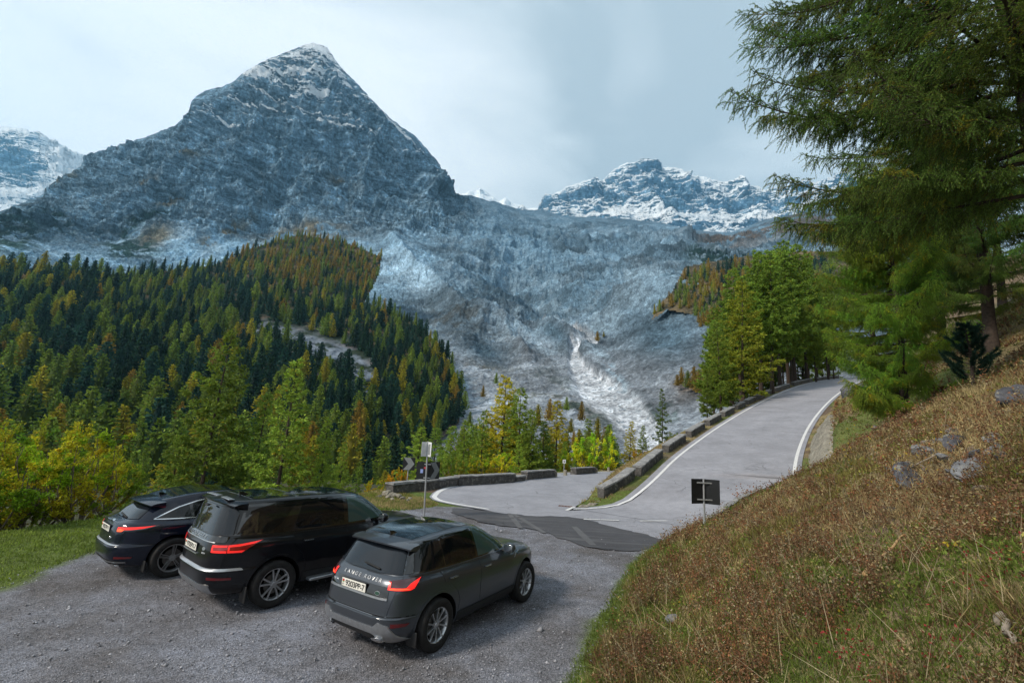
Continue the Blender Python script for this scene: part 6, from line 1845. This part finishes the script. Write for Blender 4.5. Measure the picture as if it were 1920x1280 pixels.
        for k in range(n):
            a = 2 * pi * k / n
            for (o0, o1, w0, w1) in tw:
                M = Matrix.Rotation(a, 4, 'Y'); r1 = r - .008; pr = []
                for rr, oo, ww in ((.035, o0, w0), (r * .5, o0 + (o1 - o0) * .35, (w0 * .6 + w1 * .4)), (r1, o1, w1)):
                    y = -.070 - .022 * (rr / r) ** 2
                    pr.append([bm.verts.new(M @ Vector((oo - ww, y + .008, rr))), bm.verts.new(M @ Vector((oo - ww * .6, y - .008, rr))), bm.verts.new(M @ Vector((oo + ww * .6, y - .008, rr))), bm.verts.new(M @ Vector((oo + ww, y + .008, rr))), bm.verts.new(M @ Vector((oo, y + .035, rr)))])
                for p, q in zip(pr, pr[1:]):
                    for j in range(5): bm.faces.new((p[j], q[j], q[(j + 1) % 5], p[(j + 1) % 5]))
                bm.faces.new(pr[0]); bm.faces.new(pr[-1][::-1])
        lathe(bm, [(.001, -.082), (.03, -.082), (.036, -.074), (.060, -.072), (.066, -.05), (.001, -.04)], 30); done(bm, 'rim', M_ALLOY)
        bm = bmesh.new(); lathe(bm, [(.001, -.035), (.165, -.035), (.165, -.012), (.001, -.012)], 40); done(bm, 'brake_disc', M_DISC)
        bm = bmesh.new(); lathe(bm, [(.001, .00), (r - .02, .00), (r - .02, .05), (.001, .05)], 40); done(bm, 'wheel_back', M_DARK)
        return out
    def spoiler(s, x0, xt, z0, zt, w, mat, cv=.10, dz=.05, th=.035):
        bm = bmesh.new(); rows = []
        for y in np.linspace(-1, 1, 21):
            q = abs(y) ** 2.2; e = xt + cv * q; y_ = y * w
            rows.append([bm.verts.new(v) for v in ((x0 + .04, y_, z0 - dz * q), (x0 * .45 + e * .55, y_, z0 * .4 + zt * .6 - dz * q + .008), (e, y_, zt - dz * 1.1 * q), (e + .006, y_, zt - th - dz * 1.1 * q), (x0 * .5 + e * .5, y_, zt - th * 1.7 - dz * q), (x0 + .04, y_, z0 - .11 - dz * q))])
        for a, b in zip(rows, rows[1:]):
            for k in range(6): bm.faces.new((a[k], b[k], b[(k + 1) % 6], a[(k + 1) % 6]))
        bm.faces.new(rows[0]); bm.faces.new(rows[-1][::-1])
        return bm_obj('spoiler', bm, mat, s.root, smooth=40)
    def bx(s, name, c, d, mat, bev=.01, rz=0.0, parent=None, rx=0.0, ry=0.0, seg=2):
        bm = bmesh.new(); box(bm, -d[0] / 2, d[0] / 2, -d[1] / 2, d[1] / 2, -d[2] / 2, d[2] / 2, Matrix.Translation(c) @ Euler((rx, ry, rz)).to_matrix().to_4x4(), bev, seg)
        return bm_obj(name, bm, mat, parent or s.root, smooth=50)
    def handle(s, x, z, n=1):
        for d, sg in (('R', -1), ('L', 1)):
            p, _ = s.hit(x, z, d); h = s.bx('door_handle', (x, p.y + sg * .022, z), (.20, .018, .026), s.paint, .007)
            s.bx('bright_strip', (x, p.y + sg * .033, z - .004), (.17, .004, .007), M_CHROME, .001, parent=h)
    def mirror(s, x, z, y):
        for sg in (-1, 1):
            bm = bmesh.new(); bmesh.ops.create_icosphere(bm, subdivisions=3, radius=1)
            for v in bm.verts:
                q = v.co.copy(); q.x = max(q.x, -.45); v.co = Vector((x + q.x * .12, sg * (y + .10) + q.y * .115 , z + .03 + q.z * .095))
            h = bm_obj('wing_mirror', bm, s.paint, s.root, smooth=40)
            s.bx('mirror_arm', (x + .02, sg * (y - .03), z - .035), (.09, .16, .035), M_PLASTIC, .01, parent=h)
            s.bx('mirror_glass', (x - .056, sg * (y + .10), z + .03), (.004, .17, .13), M_CHROME, .001, parent=h)
    def fin(s, x, mat):
        p, n = s.hit(x, 0, 'T'); bm = bmesh.new()
        pts = [(-.03, 0), (.17, 0), (.10, .028), (.02, .062), (-.045, .066)]
        a = [bm.verts.new((x + q[0], -.022 if q[1] < .01 else -.006, p.z - .006 + q[1])) for q in pts]; b = [bm.verts.new((x + q[0], .022 if q[1] < .01 else .006, p.z - .006 + q[1])) for q in pts]
        bm.faces.new(a); bm.faces.new(b[::-1])
        for k in range(5): bm.faces.new((a[k], b[k], b[(k + 1) % 5], a[(k + 1) % 5]))
        bm_obj('aerial_fin', bm, mat, s.root, smooth=30)
    def arches(s, r, w=.05, mat=None, off=.012):
        for x in (0, s.wb):
            ang = np.linspace(-.12, pi + .12, 34); cz = s.R + .015
            for d in ('R', 'L'):
                bm = bmesh.new(); rows = [[bm.verts.new((x + cos(t) * q, cz + sin(t) * q, 0)) for q in (r + .003, r + w * .5, r + w)] for t in ang]
                for u, v in zip(rows, rows[1:]):
                    for k in range(2): bm.faces.new((u[k], u[k + 1], v[k + 1], v[k]))
                s._finish('wheel_arch_trim', bm, d, mat or M_PLASTIC, off, .03, None, 50)
    def plate(s, a0, z, txt, wdt=.52, hgt=.115):
        p1, n1 = s.hit(a0, z + hgt / 2, 'B'); p2, _ = s.hit(a0, z - hgt / 2, 'B'); x = min(p1.x, p2.x) - .012
        M = Matrix.Translation((x, -a0, z)) @ Matrix.Rotation(-pi / 2, 4, 'Z')
        # local: +x to the right seen from behind, -y towards the viewer
        bm = bmesh.new(); box(bm, -wdt / 2 - .012, wdt / 2 + .012, -.004, .012, -hgt / 2 - .018, hgt / 2 + .01, M, .004); pl = bm_obj('number_plate', bm, M_INK, s.root)
        bm = bmesh.new(); box(bm, -wdt / 2, wdt / 2, -.008, .0, -hgt / 2, hgt / 2, M, .003); bm_obj('plate_face', bm, M_PLATE, pl)
        s.text('plate_characters', txt, .035, 0, wdt * .80, hgt * .70, 'B', M_INK, .0095, pl, .9, M, .02)
        bm = bmesh.new(); box(bm, -wdt / 2 + .016, -wdt / 2 + .058, -.0105, -.0085, .012, .038, M); bm_obj('flag_red', bm, M_FRED, pl)
        bm = bmesh.new(); box(bm, -wdt / 2 + .016, -wdt / 2 + .058, -.0105, -.0085, -.001, .011, M); bm_obj('flag_green', bm, M_FGRN, pl)
        s.text('country_letters', 'BY', -wdt / 2 + .037, -.028, .034, .024, 'B', M_INK, .0095, pl, 1, M, .01)
    def seat(s, x, y, z=.62):
        b_ = s.bx('seat', (x, y, z), (.5, .48, .16), M_PLASTIC, .05); s.bx('backrest', (x - .26, y, z + .30), (.14, .46, .62), M_PLASTIC, .05, ry=-.22, parent=b_); s.bx('headrest', (x - .36, y, z + .70), (.10, .26, .17), M_PLASTIC, .04, parent=b_)

def lower_front(c, x, w):   # simple nose furniture, unseen from here but present
    c.proj('grille', [(-.42, .62), (.42, .62), (.46, .80), (-.46, .80)], 'F', M_GLOSS, off=.006, res=.1)
    for d in ('FR', 'FL'):
        p = c.hit(0, .78, 'F')[0]
        a0 = -.7071 * (p.x - .14) + .7071 * .76
        c.proj('headlight', [(a0 - .20, .74), (a0 + .20, .78), (a0 + .20, .86), (a0 - .20, .84)], d, M_CHROME, off=.006, res=.06)

K = lambda zr, zf, xr, xf, w, nr=6.5, nf=4.0, arch=0., fw=.05, rw=.03: (zr, zf, xr, xf, w, nr, nf, arch, fw, rw)
# ---------------------------------------------------------------- the small dark grey one in front
Car.rim_r = .243; Car.spokes = (10, [(-.006, .004, .010, .017)])
ev_keys = [K(.235, .24, -.56, 3.18, .80, 5, 4), K(.27, .27, -.74, 3.36, .89, 5, 4), K(.40, .40, -.845, 3.46, .935, 5.5, 4), K(.56, .56, -.865, 3.50, .948, 5.5, 4), K(.60, .60, -.862, 3.50, .950, 5.5, 4),
           K(.62, .62, -.835, 3.50, .950, 5.5, 4), K(.78, .74, -.815, 3.49, .952, 5.5, 4), K(.92, .84, -.79, 3.45, .950, 5.5, 3.8), K(1.00, .90, -.76, 3.38, .942, 5.5, 3.6), K(1.045, .94, -.735, 3.30, .928, 5.5, 3.4),
           K(1.085, .965, -.70, 3.18, .905, 5.5, 3.4), K(1.11, 1.02, -.675, 2.80, .880, 5.5, 3.6), K(1.125, 1.085, -.66, 2.38, .865, 5.5, 4.2), K(1.15, 1.115, -.64, 2.26, .855, 5.5, 4.6), K(1.30, 1.30, -.54, 1.93, .790, 5.5, 5, 0, .06, .05),
           K(1.43, 1.46, -.45, 1.62, .725, 5.5, 5, .005, .08, .07), K(1.485, 1.535, -.40, 1.44, .685, 5.5, 4.6, .03, .09, .08), K(1.515, 1.560, -.36, 1.34, .640, 5, 4, .05, .1, .09), K(1.527, 1.571, -.28, 1.22, .54, 4, 3.2, .047, .1, .1),
           K(1.568, 1.600, -.05, .95, .36, 3, 2.6, .014), K(1.604, 1.611, .30, .60, .12, 2.4, 2.2, .002)]
ev = Car('parked_car', 'dark grey compact off-roader with a black roof parked nearest the road', (-1.665, 8.127, 0), 1.010, ev_keys, .368, 2.66, P_GREY, .425, .835, .95)
c = ev
c.both('window_surround', [(-.56, 1.14), (-.47, 1.44), (-.30, 1.515), (.30, 1.565), (.95, 1.585), (1.36, 1.545), (2.10, 1.125), (2.00, 1.105), (.60, 1.125)], M_GLOSS, off=.003)
c.both('quarter_window', [(-.44, 1.165), (-.38, 1.43), (-.28, 1.475), (.14, 1.53), (.17, 1.15)], G_DARK, off=.008)
c.both('rear_window', [(.21, 1.15), (.19, 1.53), (.60, 1.555), (.99, 1.56), (1.00, 1.135)], G_DARK, off=.008)
c.both('front_window', [(1.06, 1.135), (1.06, 1.56), (1.30, 1.535), (1.62, 1.385), (1.96, 1.155), (1.92, 1.125)], G_FRONT, off=.008)
c.both('belt_trim', [(-.50, 1.115), (-.50, 1.135), (.60, 1.118), (2.02, 1.098), (2.02, 1.080), (.60, 1.10)], P_GREY, off=.016)
c.both('door', [(1.05, .46), (1.05, 1.085), (2.02, 1.065), (2.12, .86), (2.12, .46)], P_GREY, off=.006)
c.both('door', [(.47, .46), (.50, .60), (.42, .76), (.28, .88), (.12, .94), (.05, 1.10), (1.035, 1.085), (1.035, .46)], P_GREY, off=.006)
c.handle(.30, .98); c.handle(1.24, .965)
c.both('sill_trim', [(.46, .24), (.46, .43), (2.20, .43), (2.20, .24)], M_PLASTIC, off=.014)
c.both('side_vent', [(2.14, .90), (2.30, .97), (2.46, .985), (2.44, .965), (2.28, .945)], M_GLOSS, off=.008, res=.04)
c.arches(.425, .035, P_GREY, .008); c.mirror(1.86, 1.12, .90); lower_front(c, 3.5, .9)
# rear
c.proj('tailgate', [(-.62, .64), (-.66, .83), (-.70, 1.02), (-.68, 1.11), (.68, 1.11), (.70, 1.02), (.66, .83), (.62, .64)], 'B', P_GREY, off=.006)
c.proj('rear_glass', [(-.66, 1.135), (-.56, 1.40), (-.50, 1.44), (.50, 1.44), (.56, 1.40), (.66, 1.135), (.3, 1.118), (-.3, 1.118)], 'B', G_REAR, off=.012)
for sg in (-1, 1): c.proj('pillar_trim', [(sg * .68, 1.14), (sg * .58, 1.41), (sg * .63, 1.41), (sg * .75, 1.15)], 'B', M_GLOSS, off=.010, res=.05)
c.proj('plate_recess', [(-.60, .845), (-.60, .985), (.60, .985), (.60, .845)], 'B', M_GLOSS, off=.010)
c.proj('tailgate_ledge', [(-.60, .825), (-.60, .850), (.60, .850), (.60, .825)], 'B', M_SILVER, off=.024, depth=.03)
c.text('name_badge', 'RANGE ROVER', 0.02, 1.042, .80, .040, 'B', M_SILVER, .014, sp=1.7, bold=0)
c.text('model_badge', 'EVOQUE', -.50, .915, .135, .028, 'B', M_CHROME, .016)
c.plate(-.07, .915, '9203PP-7')
c.proj('maker_badge', [(.42 + .048 * cos(t), .895 + .026 * sin(t)) for t in np.linspace(0, 6.28, 20)[:-1]], 'B', M_SILVER, off=.016, res=.03)
c.proj('badge_field', [(.42 + .042 * cos(t), .895 + .021 * sin(t)) for t in np.linspace(0, 6.28, 20)[:-1]], 'B', simple('badge_green', (.01, .05, .03), .4), off=.019, res=.03)
for d in ('DR', 'DL'):
    L = c.proj('tail_lamp', [(-.130, .955), (-.115, 1.055), (.06, 1.080), (.36, 1.105), (.27, .985), (.20, .950)], d, M_SMOKE, off=.014, res=.04)
    c.proj('lit_strip', [(-.122, .958), (-.110, 1.048), (-.080, 1.050), (-.085, .985), (.13, .985), (.19, 1.035), (.33, 1.090), (.245, .975), (.195, .955)], d, L_RED, off=.018, depth=.005, res=.04, parent=L)
    c.proj('lit_core', [(-.100, .962), (-.098, .978), (.15, .980), (.19, .968)], d, L_AMB, off=.020, depth=.004, res=.04, parent=L)
    c.proj('reflector', [(-.05, .495), (-.05, .545), (.22, .535), (.17, .50)], d, M_REDD, off=.012, res=.06)
    c.proj('bumper_crease', [(-.30, .600), (-.30, .612), (.30, .600), (.30, .590)], d, P_GREY, off=.014, res=.08)
c.proj('skid_plate', [(-.80, .30), (-.66, .52), (-.52, .545), (-.44, .475), (.44, .475), (.52, .545), (.66, .52), (.80, .30), (.60, .265), (.42, .395), (-.42, .395), (-.60, .265)], 'B', M_SILVER, off=.016, depth=.03)
c.proj('diffuser', [(-.44, .25), (-.40, .39), (.40, .39), (.44, .25)], 'B', M_PLASTIC, off=.010, depth=.03)
for sg in (-1, 1): c.proj('exhaust_tip', [(sg * .50 + .085 * cos(t), .335 + .034 * sin(t)) for t in np.linspace(0, 6.28, 18)[:-1]], 'B', M_CHROME, off=.045, depth=.05, res=.05)
c.proj('bumper_seam', [(-.86, .618), (-.86, .628), (.86, .628), (.86, .618)], 'B', M_DARK, off=.002)
c.spoiler(-.28, -.57, 1.542, 1.505, .655, P_GREY, .13, .045, .022)
c.proj('roof_panel', [(-.22, -.46), (-.22, .46), (.4, .54), (1.16, .50), (1.28, .3), (1.28, -.3), (1.16, -.50), (.4, -.54)], 'T', M_GLOSS, off=.004, res=.12)
c.proj('windscreen', [(-.70, 1.13), (-.60, 1.40), (-.52, 1.52), (.52, 1.52), (.60, 1.40), (.70, 1.13)], 'F', G_FRONT, off=.008, res=.1)
c.fin(-.20, M_GLOSS)
for sg in (-1, 1): c.bx('mudflap', (-.44, sg * .83, .29), (.02, .18, .20), M_PLASTIC, .005)
c.bx('rear_wiper', (-.66, -.12, 1.19), (.02, .34, .02), M_PLASTIC, .004, rx=.12)

# ---------------------------------------------------------------- the big black one in the middle
Car.rim_r = .262; Car.spokes = (5, [(-.010, -.060, .016, .020), (.010, .060, .016, .020)])
di_keys = [K(.30, .28, -.70, 3.45, .84, 5, 4), K(.34, .32, -.95, 3.68, .92, 5, 4), K(.47, .46, -1.055, 3.80, .965, 5, 4), K(.66, .64, -1.085, 3.86, .985, 5, 4), K(.72, .68, -1.080, 3.87, .990, 5, 4), K(.745, .72, -1.045, 3.87, .990, 5, 4),
           K(.90, .86, -1.045, 3.86, .995, 5, 4), K(1.05, .98, -1.03, 3.82, .995, 5, 3.8), K(1.13, 1.04, -1.015, 3.76, .985, 5, 3.6), K(1.17, 1.075, -1.00, 3.66, .965, 5, 3.5), K(1.20, 1.10, -.99, 3.50, .94, 5, 3.5), K(1.22, 1.15, -.975, 3.10, .925, 5, 3.8),
           K(1.235, 1.20, -.965, 2.72, .915, 5, 4.4), K(1.27, 1.235, -.955, 2.62, .905, 5, 5), K(1.50, 1.50, -.90, 2.25, .855, 5, 5, 0, .06, .05), K(1.68, 1.68, -.85, 1.98, .800, 5, 5, .005, .08, .05), K(1.765, 1.755, -.815, 1.82, .760, 5, 4.6, .015, .09, .06),
           K(1.800, 1.780, -.78, 1.72, .710, 5, 4, .025, .1, .07), K(1.806, 1.789, -.70, 1.58, .60, 4, 3.2, .022), K(1.820, 1.807, -.4, 1.3, .38, 3, 2.6, .012), K(1.830, 1.826, .2, .8, .12, 2.4, 2.2, .0)]
di = Car('parked_car', 'tall black estate off-roader parked in the middle of the three', (-4.720, 9.502, 0), .895, di_keys, .388, 2.923, P_BLACK, .448, .865, .99)
c = di
c.both('window_surround', [(-.86, 1.27), (-.78, 1.66), (-.68, 1.745), (.8, 1.785), (1.75, 1.755), (2.45, 1.265), (2.30, 1.235), (.3, 1.24)], M_GLOSS, off=.003)
c.both('quarter_window', [(-.80, 1.29), (-.73, 1.64), (-.64, 1.70), (.30, 1.725), (.02, 1.40), (-.16, 1.28)], G_DARK, off=.008)
c.both('rear_window', [(.36, 1.27), (.28, 1.36), (.42, 1.73), (1.28, 1.735), (1.30, 1.265)], G_DARK, off=.008)
c.both('front_window', [(1.40, 1.265), (1.39, 1.735), (1.66, 1.71), (2.02, 1.50), (2.34, 1.275)], G_FRONT, off=.008)
c.both('door', [(1.36, .52), (1.36, 1.20), (2.42, 1.17), (2.46, .52)], P_BLACK, off=.006)
c.both('door', [(.52, .52), (.52, .66), (.44, .84), (.28, .98), (.24, 1.22), (1.34, 1.20), (1.34, .52)], P_BLACK, off=.006)
c.handle(.52, 1.07); c.handle(1.55, 1.065)
c.both('sill_trim', [(.50, .33), (.50, .50), (2.42, .50), (2.42, .33)], M_PLASTIC, off=.012)
for sg in (-1, 1): c.bx('side_step', (1.46, sg * 1.02, .37), (1.75, .16, .05), M_SILVER, .015)
c.arches(.448, .04, P_BLACK, .008); c.mirror(2.14, 1.27, .95); lower_front(c, 3.8, .9)
c.proj('tailgate', [(-.76, .76), (-.80, 1.0), (-.80, 1.23), (.80, 1.23), (.80, 1.0), (.76, .76)], 'B', P_BLACK, off=.006)
c.proj('rear_glass', [(-.76, 1.275), (-.70, 1.60), (-.64, 1.70), (.64, 1.70), (.70, 1.60), (.76, 1.275), (.3, 1.262), (-.3, 1.262)], 'B', G_REAR, off=.012)
for sg in (-1, 1): c.proj('pillar_trim', [(sg * .78, 1.28), (sg * .72, 1.62), (sg * .78, 1.62), (sg * .86, 1.29)], 'B', M_GLOSS, off=.010, res=.05)
c.proj('letter_bar', [(-.74, 1.155), (-.74, 1.245), (.74, 1.245), (.74, 1.155)], 'B', M_GLOSS, off=.012)
c.text('name_badge', 'DISCOVERY', -.10, 1.20, .90, .050, 'B', M_SILVER, .017, sp=1.6, bold=0)
c.proj('bright_line', [(-.74, 1.145), (-.74, 1.155), (.62, 1.155), (.62, 1.145)], 'B', M_SILVER, off=.020)
c.plate(-.12, 1.010, '9705PX-7')
c.proj('tailgate_ledge', [(-.42, .915), (-.42, .930), (.22, .930), (.22, .915)], 'B', M_SILVER, off=.030, depth=.03)
c.proj('maker_badge', [(.40 + .048 * cos(t), 1.03 + .026 * sin(t)) for t in np.linspace(0, 6.28, 20)[:-1]], 'B', M_SILVER, off=.012, res=.03)
c.text('model_badge', 'SD4', .42, .965, .10, .026, 'B', M_SILVER, .012)
for d in ('DR', 'DL'):
    L = c.proj('tail_lamp', [(-.270, 1.000), (-.262, 1.120), (.16, 1.135), (.44, 1.165), (.30, 1.080), (.20, .995)], d, M_RED, off=.014, res=.05)
    for q in ([(-.262, 1.090), (-.256, 1.114), (-.02, 1.118), (-.02, 1.093)], [(-.262, 1.006), (-.262, 1.034), (-.02, 1.034), (-.02, 1.006)],
              [(-.262, 1.03), (-.262, 1.10), (-.235, 1.10), (-.235, 1.03)], [(-.005, 1.006), (-.005, 1.034), (.23, 1.034), (.19, 1.004)], [(-.005, 1.093), (-.005, 1.119), (.16, 1.128), (.42, 1.158), (.34, 1.125), (.14, 1.098)], [(-.005, 1.03), (-.005, 1.10), (.018, 1.10), (.018, 1.03)]):
        c.proj('lit_strip', q, d, L_RED, off=.018, depth=.004, res=.05, parent=L)
    c.proj('reflector', [(-.26, .585), (-.26, .625), (.10, .610), (.10, .575)], d, M_REDD, off=.012, res=.06)
c.proj('bumper_step', [(-.90, .715), (-.88, .755), (.88, .755), (.90, .715)], 'B', M_SILVER, off=.005, depth=.03)
c.proj('skid_plate', [(-.62, .33), (-.66, .50), (.66, .50), (.62, .33)], 'B', M_SILVER, off=.014, depth=.03)
for a in (-.35, 0, .35): c.proj('bumper_slot', [(a - .05, .33), (a - .04, .37), (a + .04, .37), (a + .05, .33)], 'B', M_DARK, off=.018, res=.05)
c.spoiler(-.60, -.93, 1.825, 1.795, .755, P_BLACK, .14, .05, .025)
for sg in (-1, 1): c.bx('spoiler_slot', (-.74, sg * .30, 1.822), (.10, .42, .012), M_SILVER, .004, rz=sg * .06)
c.proj('roof_panel', [(-.42, -.56), (-.42, .56), (.35, .60), (.35, -.60)], 'T', M_GLOSS, off=.004, res=.12)
c.proj('roof_panel', [(.42, -.60), (.42, .60), (1.45, .56), (1.62, .35), (1.62, -.35), (1.45, -.56)], 'T', M_GLOSS, off=.004, res=.12)
c.proj('roof_seam', [(.36, -.66), (.36, .66), (.375, .66), (.375, -.66)], 'T', M_CHROME, off=.004, res=.12)
c.proj('windscreen', [(-.76, 1.26), (-.68, 1.55), (-.60, 1.73), (.60, 1.73), (.68, 1.55), (.76, 1.26)], 'F', G_FRONT, off=.008, res=.1)
c.fin(-.40, M_GLOSS)
for sg in (-1, 1): c.bx('mudflap', (-.48, sg * .86, .31), (.02, .22, .26), M_PLASTIC, .005)
c.bx('rear_wiper', (-.96, -.05, 1.70), (.05, .12, .03), M_PLASTIC, .008)

# ---------------------------------------------------------------- the far blue-black one with the sloping tail
Car.rim_r = .262; Car.spokes = (5, [(-.016, -.030, .006, .008), (.016, .030, .006, .008), (-.004, -.006, .004, .004)])
fp_keys = [K(.25, .24, -.66, 3.35, .82, 5, 4), K(.29, .27, -.86, 3.55, .90, 4.6, 4), K(.42, .40, -.965, 3.68, .945, 4.4, 4), K(.58, .56, -.995, 3.73, .962, 4.4, 4), K(.66, .62, -.990, 3.74, .966, 4.4, 4), K(.70, .66, -.950, 3.74, .966, 4.4, 4),
           K(.86, .76, -.935, 3.72, .968, 4.4, 3.8), K(.97, .85, -.925, 3.67, .962, 4.4, 3.6), K(1.035, .90, -.90, 3.58, .950, 4.4, 3.4), K(1.065, .935, -.87, 3.45, .930, 4.4, 3.4), K(1.085, .96, -.83, 3.26, .905, 4.4, 3.4), K(1.10, 1.02, -.79, 2.88, .875, 4.4, 3.6),
           K(1.115, 1.075, -.75, 2.46, .860, 4.4, 4.2), K(1.14, 1.10, -.70, 2.34, .850, 4.4, 4.6), K(1.27, 1.29, -.58, 1.98, .785, 4.4, 5, 0, .06, .10), K(1.375, 1.45, -.44, 1.66, .720, 4.4, 5, .015, .08, .12), K(1.420, 1.525, -.36, 1.46, .680, 4.4, 4.6, .055, .09, .12),
           K(1.448, 1.550, -.30, 1.36, .635, 4.2, 4, .085, .1, .12), K(1.478, 1.567, -.20, 1.24, .53, 3.6, 3.2, .070), K(1.540, 1.592, .10, 1.0, .34, 3, 2.6, .030), K(1.590, 1.604, .45, .75, .12, 2.4, 2.2, .0)]
fp = Car('parked_car', 'blue black sloping-backed off-roader with bright window line parked nearest the yellow shrubs', (-7.372, 10.667, 0), .916, fp_keys, .378, 2.874, P_NAVY, .436, .85, .965)
c = fp
_fr = [(-.42, 1.135), (-.22, 1.235), (.02, 1.345), (.35, 1.440), (.70, 1.495), (1.05, 1.510), (1.28, 1.492), (1.52, 1.425), (2.18, 1.115), (2.10, 1.092), (.9, 1.10), (.1, 1.112)]
def inset(poly, d):
    P = np.array(poly, float); n = len(P); ar = sum(P[i, 0] * P[(i + 1) % n, 1] - P[(i + 1) % n, 0] * P[i, 1] for i in range(n)); sg = 1 if ar > 0 else -1; out = []
    for i in range(n):
        e0 = P[i] - P[i - 1]; e1 = P[(i + 1) % n] - P[i]; e0 /= np.hypot(*e0); e1 /= np.hypot(*e1)
        m = np.array([-e0[1] - e1[1], e0[0] + e1[0]]) * sg; m /= np.hypot(*m); k = min(1 / max(.35, abs(m @ (np.array([-e0[1], e0[0]]) * sg))), 2.6); out.append(tuple(P[i] + m * d * k))
    return out
c.both('window_frame', _fr, M_CHROME, off=.003)
c.both('window_surround', inset(_fr, .018), M_GLOSS, off=.006)
c.both('quarter_window', [(-.30, 1.158), (-.14, 1.240), (.02, 1.312), (.20, 1.370), (.24, 1.130), (.1, 1.135)], G_DARK, off=.009)
c.both('rear_window', [(.30, 1.130), (.26, 1.388), (.42, 1.430), (.72, 1.470), (1.04, 1.484), (1.08, 1.120)], G_DARK, off=.009)
c.both('front_window', [(1.14, 1.120), (1.10, 1.482), (1.26, 1.468), (1.50, 1.402), (2.06, 1.135), (2.02, 1.118)], G_FRONT, off=.009)
c.both('door', [(1.10, .46), (1.10, 1.07), (2.10, 1.06), (2.20, .86), (2.20, .46)], P_NAVY, off=.006)
c.both('door', [(.48, .46), (.50, .62), (.42, .80), (.26, .92), (.20, 1.09), (1.08, 1.07), (1.08, .46)], P_NAVY, off=.006)
c.handle(.42, .96); c.handle(1.34, .95)
c.both('sill_trim', [(.48, .25), (.48, .40), (2.32, .40), (2.32, .25)], M_PLASTIC, off=.012)
c.arches(.436, .03, P_NAVY, .006); c.mirror(1.94, 1.12, .90); lower_front(c, 3.7, .9)
c.proj('tailgate', [(-.60, .70), (-.66, .95), (-.66, 1.05), (.66, 1.05), (.66, .95), (.60, .70)], 'B', P_NAVY, off=.006)
c.proj('rear_glass', [(-.60, 1.135), (-.55, 1.28), (-.50, 1.375), (.50, 1.375), (.55, 1.28), (.60, 1.135), (.3, 1.12), (-.3, 1.12)], 'B', G_REAR, off=.010)
c.plate(-.05, .940, '9837PP-7')
c.proj('maker_badge', [(-.10, 1.055), (-.02, 1.085), (.08, 1.078), (.12, 1.060), (.02, 1.062), (-.06, 1.048)], 'B', M_CHROME, off=.012, res=.04)
c.text('model_badge', '20d', .34, .80, .075, .030, 'B', M_CHROME, .012)
for d in ('DR', 'DL'):
    L = c.proj('tail_lamp', [(-.270, .925), (-.262, 1.010), (.10, 1.025), (.42, 1.035), (.20, .975), (.02, .960)], d, M_SMOKE, off=.014, res=.05)
    c.proj('lit_strip', [(-.262, .965), (-.258, 1.004), (.10, 1.018), (.34, 1.026), (.18, .990), (.0, .972)], d, L_RED, off=.018, depth=.004, res=.05, parent=L)
    c.proj('lit_core', [(-.255, .930), (-.262, .965), (-.20, .985), (-.12, .968), (-.16, .935)], d, L_AMB, off=.018, depth=.004, res=.05, parent=L)
    c.proj('reflector', [(-.20, .445), (-.20, .485), (.10, .480), (.08, .45)], d, M_REDD, off=.012, res=.06)
c.proj('bumper_step', [(-.64, .672), (-.62, .694), (.62, .694), (.64, .672)], 'B', M_SILVER, off=.012, depth=.02)
c.proj('diffuser', [(-.66, .27), (-.70, .40), (.70, .40), (.66, .27)], 'B', M_PLASTIC, off=.010, depth=.03)
c.proj('lower_line', [(-.72, .375), (-.72, .392), (.72, .392), (.72, .375)], 'B', M_SILVER, off=.018)
for sg in (-1, 1): c.proj('exhaust_tip', [(sg * .55 + .05 * cos(t), .33 + .04 * sin(t)) for t in np.linspace(0, 6.28, 18)[:-1]], 'B', M_CHROME, off=.04, depth=.05, res=.04)
c.spoiler(-.24, -.62, 1.492, 1.448, .66, P_NAVY, .16, .055, .02)
c.proj('roof_panel', [(-.05, -.48), (-.05, .48), (.6, .54), (1.16, .50), (1.28, .3), (1.28, -.3), (1.16, -.50), (.6, -.54)], 'T', M_GLOSS, off=.004, res=.12)
c.proj('windscreen', [(-.68, 1.12), (-.60, 1.38), (-.52, 1.50), (.52, 1.50), (.60, 1.38), (.68, 1.12)], 'F', G_FRONT, off=.008, res=.1)
c.fin(-.12, M_GLOSS)
for sg in (-1, 1): c.bx('mudflap', (-.46, sg * .85, .29), (.02, .18, .20), M_PLASTIC, .005)
c.bx('rear_wiper', (-.72, -.10, 1.16), (.03, .40, .02), M_PLASTIC, .004, rx=.1)
# ================================================================== air
def haze():
    bm = bmesh.new(); box(bm, -7000, 7000, -60, 8200, -260, 3600)
    t = NT('pale_air'); t.t.nodes.remove(t.b)
    v = t.t.nodes.new('ShaderNodeVolumePrincipled')
    v.inputs['Color'].default_value = (0.30, 0.68, 1.0, 1)
    v.inputs['Density'].default_value = 0.00006
    v.inputs['Anisotropy'].default_value = 0.2
    t.l(v.outputs[0], t.o.inputs['Volume'])
    o = bm_obj('haze', bm, t.m); tag(o, 'pale blue mountain air that fades the far peaks', 'haze', kind='stuff')
haze()
